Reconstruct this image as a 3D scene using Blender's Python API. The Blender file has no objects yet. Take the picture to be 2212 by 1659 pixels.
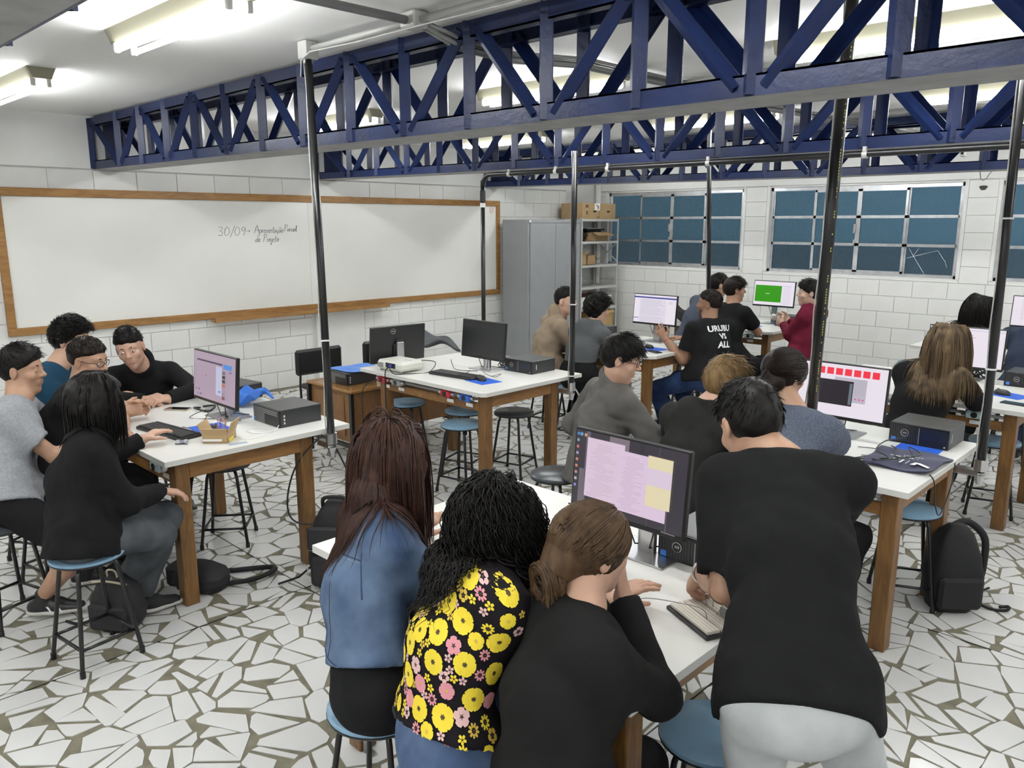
import bpy, math, random
import numpy as np
from mathutils import Vector, Matrix
random.seed(7)
rng = np.random.default_rng(7)
sc = bpy.context.scene
COL = sc.collection
# ---------------------------------------------------------------- camera, world, exposure
cam_d = bpy.data.cameras.new('camera')
cam_d.sensor_width = 36.0
cam_d.lens = 1705.1066 / 2212 * 36.0
cam_d.clip_start = 0.02
cam = bpy.data.objects.new('camera', cam_d)
COL.objects.link(cam)
_r = Vector((0.717923537, 0.696121925, 0.000245410673))
_u = Vector((-0.138987322, 0.142994761, 0.979915824))
_f = Vector((-0.682105797, 0.703538744, -0.199411427))
CAMP = Vector((8.29, 0.0, 1.905))
mw = Matrix.Identity(4)
for i in range(3):
    mw[i][0] = _r[i]; mw[i][1] = _u[i]; mw[i][2] = -_f[i]; mw[i][3] = CAMP[i]
cam.matrix_world = mw
sc.camera = cam
sc.view_settings.view_transform = 'Standard'
sc.view_settings.look = 'None'
sc.view_settings.gamma = 1.0
sc.view_settings.use_curve_mapping = False
sc.view_settings.exposure = 0.0
TUBE_STRENGTH = 72.0
world = bpy.data.worlds.new('world'); sc.world = world
world.use_nodes = True
wn = world.node_tree.nodes; wl = world.node_tree.links
bg = wn['Background']
bg.inputs['Color'].default_value = (0.40, 0.50, 0.66, 1)
bg.inputs['Strength'].default_value = 0.6

def proj(p):
    d = Vector(p) - CAMP
    z = d.dot(_f)
    if z < 0.05: return None
    return (1106 + 1705.1 * d.dot(_r) / z, 829.5 - 1705.1 * d.dot(_u) / z, z)

# ---------------------------------------------------------------- materials
MATS = {}
def mat(name, col=(.5, .5, .5), rough=.5, metal=0., var=0., vscale=6., bump=0., bscale=60., stretch=None,
        emit=None, estr=1., trans=0., alpha=1., spec=None, sheen=0., coat=0., col2=None):
    if name in MATS: return MATS[name]
    m = bpy.data.materials.new(name); m.use_nodes = True
    n = m.node_tree.nodes; l = m.node_tree.links
    b = n['Principled BSDF']
    c = (*col, 1) if len(col) == 3 else col
    b.inputs['Base Color'].default_value = c
    b.inputs['Roughness'].default_value = rough
    b.inputs['Metallic'].default_value = metal
    if spec is not None: b.inputs['Specular IOR Level'].default_value = spec
    if sheen: b.inputs['Sheen Weight'].default_value = sheen
    if coat: b.inputs['Coat Weight'].default_value = coat
    if trans: b.inputs['Transmission Weight'].default_value = trans
    if alpha < 1: b.inputs['Alpha'].default_value = alpha
    if emit is not None:
        b.inputs['Emission Color'].default_value = (*emit, 1); b.inputs['Emission Strength'].default_value = estr
    if var or bump or col2:
        tc = n.new('ShaderNodeTexCoord'); mp = n.new('ShaderNodeMapping')
        l.new(tc.outputs['Object'], mp.inputs['Vector'])
        if stretch: mp.inputs['Scale'].default_value = stretch
    if var or col2:
        no = n.new('ShaderNodeTexNoise'); no.inputs['Scale'].default_value = vscale; no.inputs['Detail'].default_value = 4
        l.new(mp.outputs[0], no.inputs['Vector'])
        mx = n.new('ShaderNodeMix'); mx.data_type = 'RGBA'
        if col2 is None:
            lo = [max(0, v * (1 - var)) for v in c[:3]]; hi = [min(1, v * (1 + var)) for v in c[:3]]
        else: lo, hi = c[:3], col2
        mx.inputs[6].default_value = (*lo, 1); mx.inputs[7].default_value = (*hi, 1)
        mr = n.new('ShaderNodeMapRange'); mr.inputs[1].default_value = .32; mr.inputs[2].default_value = .68
        l.new(no.outputs['Fac'], mr.inputs[0]); l.new(mr.outputs[0], mx.inputs[0])
        l.new(mx.outputs[2], b.inputs['Base Color'])
    if bump:
        nb = n.new('ShaderNodeTexNoise'); nb.inputs['Scale'].default_value = bscale; nb.inputs['Detail'].default_value = 3
        l.new(mp.outputs[0], nb.inputs['Vector'])
        bu = n.new('ShaderNodeBump'); bu.inputs['Strength'].default_value = bump; bu.inputs['Distance'].default_value = .004
        l.new(nb.outputs['Fac'], bu.inputs['Height']); l.new(bu.outputs[0], b.inputs['Normal'])
    MATS[name] = m
    return m

def wood(name, a, b_, rough=.45, scale=(1, 1, 9), rot=None, coat=0.):
    if name in MATS: return MATS[name]
    m = bpy.data.materials.new(name); m.use_nodes = True
    n = m.node_tree.nodes; l = m.node_tree.links; b = n['Principled BSDF']
    tc = n.new('ShaderNodeTexCoord'); mp = n.new('ShaderNodeMapping'); mp.inputs['Scale'].default_value = scale
    l.new(tc.outputs['Object'], mp.inputs['Vector'])
    no = n.new('ShaderNodeTexNoise'); no.inputs['Scale'].default_value = 5; no.inputs['Detail'].default_value = 6
    no.inputs['Distortion'].default_value = 1.2
    l.new(mp.outputs[0], no.inputs['Vector'])
    cr = n.new('ShaderNodeValToRGB')
    cr.color_ramp.elements[0].position = .3; cr.color_ramp.elements[0].color = (*a, 1)
    cr.color_ramp.elements[1].position = .72; cr.color_ramp.elements[1].color = (*b_, 1)
    l.new(no.outputs['Fac'], cr.inputs[0]); l.new(cr.outputs[0], b.inputs['Base Color'])
    b.inputs['Roughness'].default_value = rough
    if coat: b.inputs['Coat Weight'].default_value = coat
    bu = n.new('ShaderNodeBump'); bu.inputs['Strength'].default_value = .15; bu.inputs['Distance'].default_value = .002
    l.new(no.outputs['Fac'], bu.inputs['Height']); l.new(bu.outputs[0], b.inputs['Normal'])
    MATS[name] = m
    return m

# ---------------------------------------------------------------- mesh builder
def rotz(a):
    return Matrix.Rotation(a, 4, 'Z')
class MB:
    def __init__(self): self.v = []; self.f = []; self.mi = []; self.cur = 0; self.mats = []
    def m(self, mt):
        if mt not in self.mats: self.mats.append(mt)
        self.cur = self.mats.index(mt); return self
    def add(self, vs, fs, T=None):
        o = len(self.v)
        if T is not None: vs = [tuple(T @ Vector(p)) for p in vs]
        self.v += [tuple(p) for p in vs]; self.f += [tuple(i + o for i in f) for f in fs]
        self.mi += [self.cur] * len(fs); return self
    def box(self, x0, x1, y0, y1, z0, z1, T=None):
        vs = [(x0, y0, z0), (x1, y0, z0), (x1, y1, z0), (x0, y1, z0), (x0, y0, z1), (x1, y0, z1), (x1, y1, z1), (x0, y1, z1)]
        return self.add(vs, [(0, 3, 2, 1), (4, 5, 6, 7), (0, 1, 5, 4), (1, 2, 6, 5), (2, 3, 7, 6), (3, 0, 4, 7)], T)
    def rbox(self, x0, x1, y0, y1, z0, z1, b=.004, T=None):
        # box with chamfered edges
        vs = []; 
        for sx, X in ((1, x0), (-1, x1)):
            for sy, Y in ((1, y0), (-1, y1)):
                for sz, Z in ((1, z0), (-1, z1)):
                    vs += [(X, Y + sy * b, Z + sz * b), (X + sx * b, Y, Z + sz * b), (X + sx * b, Y + sy * b, Z)]
        def c(i, j, k): return (i * 4 + j * 2 + k) * 3
        F = []
        F += [(c(0,0,0), c(0,0,1), c(0,1,1), c(0,1,0)), (c(1,0,0), c(1,1,0), c(1,1,1), c(1,0,1))]
        F += [(c(0,0,0)+1, c(1,0,0)+1, c(1,0,1)+1, c(0,0,1)+1), (c(0,1,0)+1, c(0,1,1)+1, c(1,1,1)+1, c(1,1,0)+1)]
        F += [(c(0,0,0)+2, c(0,1,0)+2, c(1,1,0)+2, c(1,0,0)+2), (c(0,0,1)+2, c(1,0,1)+2, c(1,1,1)+2, c(0,1,1)+2)]
        for i in (0, 1):
            for j in (0, 1):
                a, d = c(i, j, 0), c(i, j, 1); q = (a, a+1, d+1, d)
                F.append(q if (i ^ j) == 0 else q[::-1])
                a, d = c(i, 0, j), c(i, 1, j); q = (a, d, d+2, a+2)
                F.append(q if (i ^ j) == 0 else q[::-1])
                a, d = c(0, i, j), c(1, i, j); q = (a+1, a+2, d+2, d+1)
                F.append(q if (i ^ j) == 0 else q[::-1])
                for k in (0, 1):
                    a = c(i, j, k); t = (a, a+2, a+1)
                    F.append(t if (i ^ j ^ k) == 0 else t[::-1])
        return self.add(vs, F, T)
    def cyl(self, p0, p1, r0, r1=None, n=10, caps=True, T=None):
        r1 = r0 if r1 is None else r1
        p0 = Vector(p0); p1 = Vector(p1); d = (p1 - p0).normalized()
        a = d.orthogonal().normalized(); b = d.cross(a)
        vs = []
        for p, r in ((p0, r0), (p1, r1)):
            for i in range(n):
                t = 2 * math.pi * i / n; vs.append(p + a * (r * math.cos(t)) + b * (r * math.sin(t)))
        fs = [(i, (i + 1) % n, n + (i + 1) % n, n + i) for i in range(n)]
        if caps: fs += [tuple(range(n - 1, -1, -1)), tuple(range(n, 2 * n))]
        return self.add(vs, fs, T)
    def tube(self, pts, r, n=6, closed=False, T=None):
        pts = [Vector(p) for p in pts]; N = len(pts); vs = []
        rr = r if isinstance(r, (list, tuple)) else [r] * N
        a = None
        for i, p in enumerate(pts):
            if closed: d = (pts[(i + 1) % N] - pts[i - 1])
            else: d = pts[min(i + 1, N - 1)] - pts[max(i - 1, 0)]
            d = d.normalized() if d.length > 1e-9 else Vector((0, 0, 1))
            if a is None: a = d.orthogonal().normalized()
            else:
                a = a - d * a.dot(d)
                a = a.normalized() if a.length > 1e-6 else d.orthogonal().normalized()
            b = d.cross(a)
            for k in range(n):
                t = 2 * math.pi * k / n; vs.append(p + (a * math.cos(t) + b * math.sin(t)) * rr[i])
        fs = []
        for i in range(N if closed else N - 1):
            j = (i + 1) % N
            for k in range(n): fs.append((i*n + k, i*n + (k+1) % n, j*n + (k+1) % n, j*n + k))
        if not closed: fs += [tuple(range(n - 1, -1, -1)), tuple(range((N - 1) * n, N * n))]
        return self.add(vs, fs, T)
    def lathe(self, prof, n=20, T=None):
        vs = []; N = len(prof)
        for r, z in prof:
            for i in range(n):
                t = 2 * math.pi * i / n; vs.append((max(r, 1e-5) * math.cos(t), max(r, 1e-5) * math.sin(t), z))
        fs = []
        for j in range(N - 1):
            for i in range(n): fs.append((j*n + i, j*n + (i+1) % n, (j+1)*n + (i+1) % n, (j+1)*n + i))
        fs += [tuple(range(n - 1, -1, -1)), tuple(range((N - 1) * n, N * n))]
        return self.add(vs, fs, T)
    def prism(self, poly, z0, z1, T=None, bottom=True):
        n = len(poly)
        vs = [(p[0], p[1], z0) for p in poly] + [(p[0], p[1], z1) for p in poly]
        fs = [(i, (i+1) % n, n + (i+1) % n, n + i) for i in range(n)] + [tuple(range(n, 2*n))]
        if bottom: fs.append(tuple(range(n - 1, -1, -1)))
        return self.add(vs, fs, T)
    def mesh(self, name, smooth=False):
        me = bpy.data.meshes.new(name)
        me.from_pydata(self.v, [], self.f)
        for mt in (self.mats or []): me.materials.append(mt)
        if len(self.mats) > 1: me.polygons.foreach_set('material_index', self.mi)
        if smooth: me.polygons.foreach_set('use_smooth', [True] * len(me.polygons))
        me.update(); return me
    def obj(self, name, mt=None, parent=None, smooth=False, sharp=None, **kw):
        if mt is not None and not self.mats: self.mats = [mt]
        me = self.mesh(name, smooth)
        if smooth and sharp is not None:
            try: me.set_sharp_from_angle(angle=math.radians(sharp))
            except Exception: pass
        return link(name, me, parent, **kw)
def link(name, me, parent=None, loc=None, rz=None, **kw):
    o = bpy.data.objects.new(name, me); COL.objects.link(o)
    if parent is not None: o.parent = parent
    if loc is not None: o.location = loc
    if rz is not None: o.rotation_euler = (0, 0, rz)
    tag(o, **kw); return o
def tag(o, label=None, cat=None, group=None, kind=None):
    if label: o['label'] = label
    if cat: o['category'] = cat
    if group: o['group'] = group
    if kind: o['kind'] = kind
    return o
def thing(name, label, cat, loc=(0, 0, 0), rz=0., group=None):
    o = bpy.data.objects.new(name, None); o.empty_display_size = .05; COL.objects.link(o)
    o.location = loc; o.rotation_euler = (0, 0, rz)
    return tag(o, label, cat, group)
def struct(name, mb, mt, parent=None):
    return mb.obj(name, mt, parent, kind=None if parent is not None else 'structure')
def dup(o, parent=None, loc=None, rz=None, label=None, group=None):
    c = o.copy(); COL.objects.link(c); c.parent = parent
    if loc is not None: c.location = loc
    if rz is not None: c.rotation_euler = (0, 0, rz)
    if label: c['label'] = label
    if group: c['group'] = group
    for ch in [k for k in CH.get(o.name, [])] if o.name in CH else list(o.children): dup(ch, c)
    return c
CH = {}

# common materials
m_white = mat('wall_paint', (.74, .74, .715), .65, var=.03, vscale=3, bump=.12, bscale=90)
m_ceil = mat('ceiling_paint', (.82, .82, .80), .7, var=.02, vscale=1.5)
m_joint = mat('wall_joint', (.72, .72, .70), .9)
m_blue = mat('truss_blue', (.006, .014, .058), .34, bump=.35, bscale=40, var=.25, vscale=5, spec=.3)
m_soffit = mat('truss_soffit', (.30, .30, .30), .6, var=.15, vscale=8)
m_tile = mat('broken_tile', (.66, .66, .65), .16, var=.05, vscale=2.2)
m_grout = mat('floor_grout', (.155, .142, .10), .8, var=.25, vscale=14, bump=.4, bscale=80)
m_frame = wood('board_frame_wood', (.22, .105, .03), (.36, .19, .06), .5, (6, 1, 6))
m_legwood = wood('table_wood', (.10, .046, .012), (.21, .105, .030), .42, (7, 7, 1))
m_railwood = wood('rail_wood', (.15, .070, .020), (.27, .13, .038), .45, (5, 1, 7))
m_lam = mat('white_laminate', (.80, .795, .75), .28, var=.02, vscale=4)
m_lamedge = mat('laminate_edge', (.62, .62, .585), .45)
m_board = mat('whiteboard_face', (.79, .79, .745), .3, var=.025, vscale=1.2)
m_blk = mat('black_plastic', (.012, .012, .013), .38)
m_blksteel = mat('black_steel', (.008, .008, .009), .3)
m_dark = mat('dark_grey_case', (.035, .036, .038), .42, var=.1, vscale=30)
m_silver = mat('silver_metal', (.62, .62, .63), .28, metal=1.)
m_alu = mat('window_aluminium', (.60, .61, .62), .38, metal=.85, var=.12, vscale=10)
m_grey = mat('grey_steel', (.27, .28, .29), .45, var=.03)
m_lampbody = mat('lamp_housing', (.34, .325, .235), .55)
m_conduit = mat('conduit_grey', (.46, .46, .44), .5, metal=.2)
m_conddark = mat('conduit_dark', (.21, .21, .21), .45)
m_blue_seat = mat('seat_blue', (.20, .34, .47), .3, var=.06, vscale=8)
m_dark_seat = mat('seat_dark', (.05, .058, .066), .3)
m_card = mat('cardboard', (.42, .29, .15), .8, var=.06)
m_card2 = mat('cardboard_dark', (.32, .215, .11), .8)
m_bluepad = mat('blue_pad', (.02, .11, .60), .5, bump=.1)
m_text_dark = mat('marker_ink', (.07, .08, .10), .6)
m_whiteprint = mat('white_print', (.85, .85, .85), .6)
m_tube = mat('tube_glow', (1, 1, 1), .5, emit=(.965, .985, 1.0), estr=TUBE_STRENGTH)
m_whiteplastic = mat('white_plastic', (.78, .78, .75), .35)
# ================================================================ room shell
XR, YB, YF, ZC = 14.0, 10.56, -5.0, 2.89
LEDGE = 2.412
# ---- floor
def clip(poly, a, b, c):
    # keep a*x+b*y<=c
    out = []; n = len(poly)
    for i in range(n):
        p = poly[i]; q = poly[(i + 1) % n]
        dp = a * p[0] + b * p[1] - c; dq = a * q[0] + b * q[1] - c
        if dp <= 0: out.append(p)
        if (dp < 0 < dq) or (dq < 0 < dp):
            t = dp / (dp - dq); out.append((p[0] + t * (q[0] - p[0]), p[1] + t * (q[1] - p[1])))
    return out
def area(poly):
    return .5 * sum(poly[i-1][0] * poly[i][1] - poly[i][0] * poly[i-1][1] for i in range(len(poly)))
JX = [4.775 + 2.02 * k for k in range(-3, 6)]
JY = [2.045 + 1.84 * k for k in range(-5, 6)]
def make_tiles():
    S = .172
    nx, ny = int((XR + .6) / S), int((YB - YF + .6) / S)
    pts = np.zeros((nx, ny, 2))
    for i in range(nx):
        for j in range(ny):
            pts[i, j] = ((i + .5 * (j % 2) + rng.uniform(-.42, .42)) * S - .2, (j + rng.uniform(-.42, .42)) * S + YF - .2)
    tiles = []
    offs = [(di, dj) for di in (-2, -1, 0, 1, 2) for dj in (-2, -1, 0, 1, 2) if (di, dj) != (0, 0)]
    offs.sort(key=lambda o: o[0]**2 + o[1]**2)
    for i in range(2, nx - 2):
        for j in range(2, ny - 2):
            px, py = pts[i, j]
            poly = [(px - .25, py - .25), (px + .25, py - .25), (px + .25, py + .25), (px - .25, py + .25)]
            for di, dj in offs:
                qx, qy = pts[i + di, j + dj]
                dx, dy = qx - px, qy - py
                d2 = dx * dx + dy * dy
                if d2 > .36: continue
                poly = clip(poly, dx, dy, (qx * qx + qy * qy - px * px - py * py) / 2)
            if len(poly) < 3: continue
            polys = [poly]
            if rng.random() < .72 and area(poly) > .015:
                a = rng.uniform(0, math.pi); nx_, ny_ = math.cos(a), math.sin(a)
                c = nx_ * px + ny_ * py + rng.uniform(-.02, .02)
                polys = [clip(poly, nx_, ny_, c), clip(poly, -nx_, -ny_, -c)]
            for po in polys:
                if len(po) < 3: continue
                xs = [p[0] for p in po]; ys = [p[1] for p in po]
                parts = [po]
                for J, ax in ((JX, 0), (JY, 1)):
                    vals = xs if ax == 0 else ys
                    for jv in J:
                        if min(vals) < jv < max(vals):
                            np_ = []
                            for q in parts:
                                A = (1, 0) if ax == 0 else (0, 1)
                                np_ += [clip(q, A[0], A[1], jv - .004), clip(q, -A[0], -A[1], -(jv + .004))]
                            parts = [q for q in np_ if len(q) > 2]
                for q in parts:
                    ar = area(q)
                    if ar < .0012: continue
                    cx = sum(p[0] for p in q) / len(q); cy = sum(p[1] for p in q) / len(q)
                    r = q
                    n = len(q)
                    for k in range(n):
                        p0, p1 = q[k], q[(k + 1) % n]
                        ex, ey = p1[0] - p0[0], p1[1] - p0[1]; L = math.hypot(ex, ey)
                        if L < 1e-5: continue
                        onj = any(abs(p0[0] - jv) < .006 and abs(p1[0] - jv) < .006 for jv in JX) or any(abs(p0[1] - jv) < .006 and abs(p1[1] - jv) < .006 for jv in JY)
                        if onj: continue
                        ins = rng.uniform(.001, .009) if rng.random() < .8 else rng.uniform(.008, .016)
                        a, b = ey / L, -ex / L
                        th = rng.uniform(-.12, .12)
                        a, b = a * math.cos(th) - b * math.sin(th), a * math.sin(th) + b * math.cos(th)
                        mx, my = (p0[0] + p1[0]) / 2, (p0[1] + p1[1]) / 2
                        r = clip(r, a, b, a * mx + b * my - ins)
                        if len(r) < 3: break
                    if len(r) < 3: continue
                    if rng.random() < .75 and len(r) > 3:
                        k = rng.integers(len(r)); vx, vy = r[k]
                        dx, dy = vx - cx, vy - cy; L = math.hypot(dx, dy) + 1e-6
                        a, b = dx / L, dy / L; th = rng.uniform(-.5, .5)
                        a, b = a * math.cos(th) - b * math.sin(th), a * math.sin(th) + b * math.cos(th)
                        r2 = clip(r, a, b, a * vx + b * vy - rng.uniform(.008, .04))
                        if len(r2) > 2: r = r2
                    # drop near-duplicate verts
                    s = [r[0]]
                    for p in r[1:]:
                        if math.hypot(p[0] - s[-1][0], p[1] - s[-1][1]) > .003: s.append(p)
                    if len(s) > 2 and area(s) > .0007:
                        if min(p[0] for p in s) > .0 and max(p[1] for p in s) < YB: tiles.append(s)
    return tiles
fl = MB().box(0, XR, YF, YB, -.12, -.0035)
floor = struct('floor', fl, m_grout)
tiles = make_tiles()
def tkey(t):
    cx = sum(p[0] for p in t) / len(t); cy = sum(p[1] for p in t) / len(t)
    q = proj((cx, cy, 0))
    if q is None or not (0 < q[0] < 2212 and 0 < q[1] < 1659): return 1e9
    # floor under the nearest table and people is hidden
    if 5.95 < cx < 7.3 and 1.3 < cy < 2.5: return 1e8
    return q[2] ** 3 / (area(t) + 1e-6) * 1e-6
tiles.sort(key=tkey)
for t in tiles[:298]:
    cx = sum(p[0] for p in t) / len(t); cy = sum(p[1] for p in t) / len(t)
    MB().prism([(p[0] - cx, p[1] - cy) for p in t], -.0035, 0, bottom=False).obj('tile', m_tile, floor, loc=(cx, cy, 0))
mbt = MB()
for t in tiles[298:]: mbt.prism(t, -.0035, 0, bottom=False)
mbt.obj('tile_field', m_tile, floor, kind='stuff')
jb = MB()
for x in JX:
    if 0 < x < XR: jb.box(x - .0025, x + .0025, YF, YB, -.0034, -.0005)
for y in JY: jb.box(0, XR, y - .0025, y + .0025, -.0034, -.0006)
jb.obj('expansion_joint', m_blk, floor)
# ---- ceiling
struct('ceiling', MB().box(-.2, XR + .2, YF - .2, YB + .2, ZC, ZC + .15), m_ceil)
# ---- walls out of view (close the room)
struct('wall_right', MB().box(XR, XR + .2, YF - .2, YB + .2, -.1, ZC), m_white)
struct('wall_front', MB().box(-.2, XR, YF - .2, YF, -.1, ZC), m_white)
# ---- block course wall
def block_mesh(w, h, d=.012, c=.0035, holes=False):
    # thin block face in local: width along +x, height +z, front at y=-d
    m = MB()
    vs = [(0, 0, 0), (w, 0, 0), (w, 0, h), (0, 0, h), (c*.4, -d + c, c*.4), (w - c*.4, -d + c, c*.4), (w - c*.4, -d + c, h - c*.4), (c*.4, -d + c, h - c*.4),
          (c, -d, c), (w - c, -d, c), (w - c, -d, h - c), (c, -d, h - c)]
    fs = [(0, 1, 5, 4), (1, 2, 6, 5), (2, 3, 7, 6), (3, 0, 4, 7), (4, 5, 9, 8), (5, 6, 10, 9), (6, 7, 11, 10), (7, 4, 8, 11), (8, 9, 10, 11)]
    m.add(vs, fs); m.mats = [m_white]
    return m.mesh('block')
BM = {}
def block(parent, w, h, loc, rz):
    k = (round(w, 3), round(h, 3))
    if k not in BM: BM[k] = block_mesh(*k)
    return link('block', BM[k], parent, loc=loc, rz=rz)
G = .0025
# back wall: windows
WIN = [(.24, 2.64), (3.04, 5.47), (5.86, 8.29), (8.68, 11.11)]
WZ0, WZ1 = 1.245, 2.385
bw = MB()
bw.box(-.2, XR, YB, YB + .16, -.1, WZ0)
xs = [-.2] + [v for w in WIN for v in w] + [XR]
for k in range(0, len(xs), 2): bw.box(xs[k], xs[k + 1], YB, YB + .16, WZ0, WZ1)
bw.box(-.2, XR, YB, YB + .16, WZ1, ZC)
wall_back = struct('wall_back', bw, m_joint)
MB().box(0.0, XR, YB - .035, YB, LEDGE - .0, ZC).obj('lintel_beam', m_white, wall_back)
for r in range(13):
    z = r * .2
    h = .2 if r < 12 else LEDGE - 2.4
    if h < .02: continue
    off = -.2 * (r % 2)
    x = off + .06
    spans = [(0, 11.2)] if z + .01 < WZ0 - .05 and z + h < WZ0 + .02 else None
    if spans is None:
        spans = []; a = 0
        for w0, w1 in WIN: spans.append((a, w0 - .04)); a = w1 + .04
        spans.append((a, 11.2))
        if z < WZ0:  # sill course, cut under the windows
            for w0, w1 in WIN: block(wall_back, w1 - w0 + .07, WZ0 - z - .01, (w0 - .035, YB, z + G/2), 0)
    x = off
    while x < 11.2:
        a, b = x, x + .4
        for s0, s1 in spans:
            c0, c1 = max(a, s0), min(b, s1)
            if z > 1.2 and s1 - s0 < .6:   # the piers: one full block each course
                if a <= s0 < b and s0 > 0: c0, c1 = s0, s1
                else: continue
            if c1 - c0 > .03: block(wall_back, c1 - c0 - G, h - G, (c0 + G/2, YB, z + G/2), 0)
        x += .4
# window reveals (chamfered plaster band round every opening)
for w0, w1 in WIN:
    m = MB()
    for (a, b, s) in ((w0 - .04, w0, 1), (w1, w1 + .04, -1)):
        m.box(a, b, YB - .013, YB + .0, WZ0, LEDGE)
    m.obj('reveal', m_white, wall_back)
# left wall
lw = MB().box(-.2, 0, YF, YB, -.1, ZC)
wall_left = struct('wall_left', lw, m_joint)
MB().box(0, .035, YF, 9.75, LEDGE, ZC).box(0, .012, 9.75, YB, 2.2, ZC).obj('lintel_beam', m_white, wall_left)
WB = (1.93, 8.25, .89, 2.22)
def lblock(y0, y1, z, h): block(wall_left, y1 - y0 - G, h - G, (0, y0 + G/2, z + G/2), math.pi/2)
for r in range(13):
    z = r * .2; h = .2 if r < 12 else LEDGE - 2.4
    if h < .02: h = 0
    y = .2 * (r % 2) + .2
    while y < YB and h:
        a, b = y, min(y + .4, YB - .12)
        hid = (WB[0] + .1 < a and b < WB[1] - .05 and z > WB[2] + .02 and z + h < WB[3] - .02)
        if z < .95 and 5.1 < b and a < 5.86:
            segs = [(a, 5.1), (5.86, b)]
        else: segs = [(a, b)]
        for s0, s1 in segs:
            if s1 - s0 > .05 and not hid: lblock(s0, s1, z, h)
        y += .4
MB().box(0, .018, 5.28, 5.85, 0, 2.4).obj('plaster_pier', m_white, wall_left)
MB().box(0, .06, 5.13, 5.23, 0, .9).obj('pipe_casing', m_white, wall_left)
# plain lower reaches behind the camera
MB().box(0, .012, YF, .2, 0, LEDGE).obj('plaster_panel', m_white, wall_left)
MB().box(11.2, XR, YB - .012, YB, 0, LEDGE).obj('plaster_panel', m_white, wall_back)
struct('baseboard_back', MB().box(0, XR, YB - .03, YB, 0, .09), m_white)
struct('trim_1', MB().cyl((.10, YB - .09, 0), (.10, YB - .09, ZC), .05, n=14), m_white)
# ---- windows
def glass_mat():
    m = bpy.data.materials.new('ribbed_glass'); m.use_nodes = True
    n = m.node_tree.nodes; l = m.node_tree.links; b = n['Principled BSDF']
    b.inputs['Roughness'].default_value = .22; b.inputs['Transmission Weight'].default_value = .92; b.inputs['IOR'].default_value = 1.3
    b.inputs['Base Color'].default_value = (.34, .58, .64, 1)
    tc = n.new('ShaderNodeTexCoord'); wv = n.new('ShaderNodeTexWave'); wv.wave_type = 'BANDS'; wv.bands_direction = 'X'
    wv.inputs['Scale'].default_value = 20; l.new(tc.outputs['Object'], wv.inputs['Vector'])
    wv.inputs['Distortion'].default_value = .3
    bu = n.new('ShaderNodeBump'); bu.inputs['Strength'].default_value = 1.; bu.inputs['Distance'].default_value = .02
    l.new(wv.outputs['Fac'], bu.inputs['Height']); l.new(bu.outputs[0], b.inputs['Normal'])
    return m
m_glass = glass_mat()
m_crack = mat('crack_white', (.85, .87, .9), .4)
for wi, (w0, w1) in enumerate(WIN):
    W = thing('window_%d' % (wi + 1), None, None); W['kind'] = 'structure'
    yf = YB + .045
    fr = MB()
    fr.box(w0, w1, yf - .02, yf + .05, WZ0, WZ0 + .04); fr.box(w0, w1, yf - .02, yf + .05, WZ1 - .045, WZ1)
    fr.box(w0, w0 + .035, yf - .02, yf + .05, WZ0, WZ1); fr.box(w1 - .035, w1, yf - .02, yf + .05, WZ0, WZ1)
    fr.obj('window_frame', m_alu, W)
    pw = (w1 - w0 - .07) / 4
    for c in range(4):
        a = w0 + .035 + c * pw; b = a + pw; mid = c in (1, 2)
        yy = yf - (.022 if mid else -.005)
        s = MB(); t = .04 if mid else .028
        s.box(a, a + t * .7, yy, yy + .025, WZ0 + .04, WZ1 - .045); s.box(b - t * .7, b, yy, yy + .025, WZ0 + .04, WZ1 - .045)
        if mid: s.box(a, b, yy, yy + .025, WZ0 + .04, WZ0 + .065); s.box(a, b, yy, yy + .025, WZ1 - .075, WZ1 - .045)
        for k in (1, 2):
            zz = WZ0 + .04 + k * (WZ1 - WZ0 - .085) / 3
            s.box(a, b, yy, yy + .022, zz - .018, zz + .018)
        s.obj('sash', m_alu, W)
        for k in range(3):
            z0 = WZ0 + .04 + k * (WZ1 - WZ0 - .085) / 3; z1 = z0 + (WZ1 - WZ0 - .085) / 3
            MB().box(a + .01, b - .01, yy + .010, yy + .014, z0 + .005, z1 - .005).obj('pane', m_glass, W)
    if wi < 3:
        cx = w0 + .035 + 2 * pw
        MB().rbox(cx - .05, cx - .02, yf - .05, yf - .02, 1.78, 1.90, .006).rbox(cx - .045, cx - .02, yf - .045, yf - .02, 1.62, 1.70, .004).obj('latch', m_silver, W)
cr = MB()
x0, z0 = 4.90, 1.60
for path in ([(0, 0), (.05, -.08), (.13, -.2), (.21, -.32)], [(-.02, -.12), (.2, -.055), (.33, -.02), (.36, -.06), (.40, -.12), (.42, -.14), (.45, -.22)], [(.11, .0), (.05, -.10)]):
    cr.tube([(x0 + p[0], YB + .046, z0 + p[1]) for p in path], .0028, 4)
cr.obj('crack', m_crack, bpy.data.objects['window_2'], label='white crack lines')
# outside: low pinkish wall, added beyond the windows to tint the lower panes
MB().box(-2, XR + 2, YB + 1.6, YB + 1.7, 0, 1.60).obj('added_tint_wall', mat('tint_wall_pink', (.85, .60, .62), .8), None, label='added pinkish wall outside that tints the lower ribbed windows', cat='wall', kind='structure')
# ---- hole in pier
hm = MB(); hm.prism([(.04*math.cos(t)*(1+.25*math.sin(3*t)) , .032*math.sin(t)*(1+.2*math.cos(2*t))) for t in np.linspace(0, 6.0, 14)], 0, .004, T=Matrix.Translation((5.66, YB - .013, 2.31)) @ Matrix.Rotation(math.pi/2, 4, 'X'))
hm.obj('vent_hole', m_blk, wall_back, label='black hole in the pier')
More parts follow.
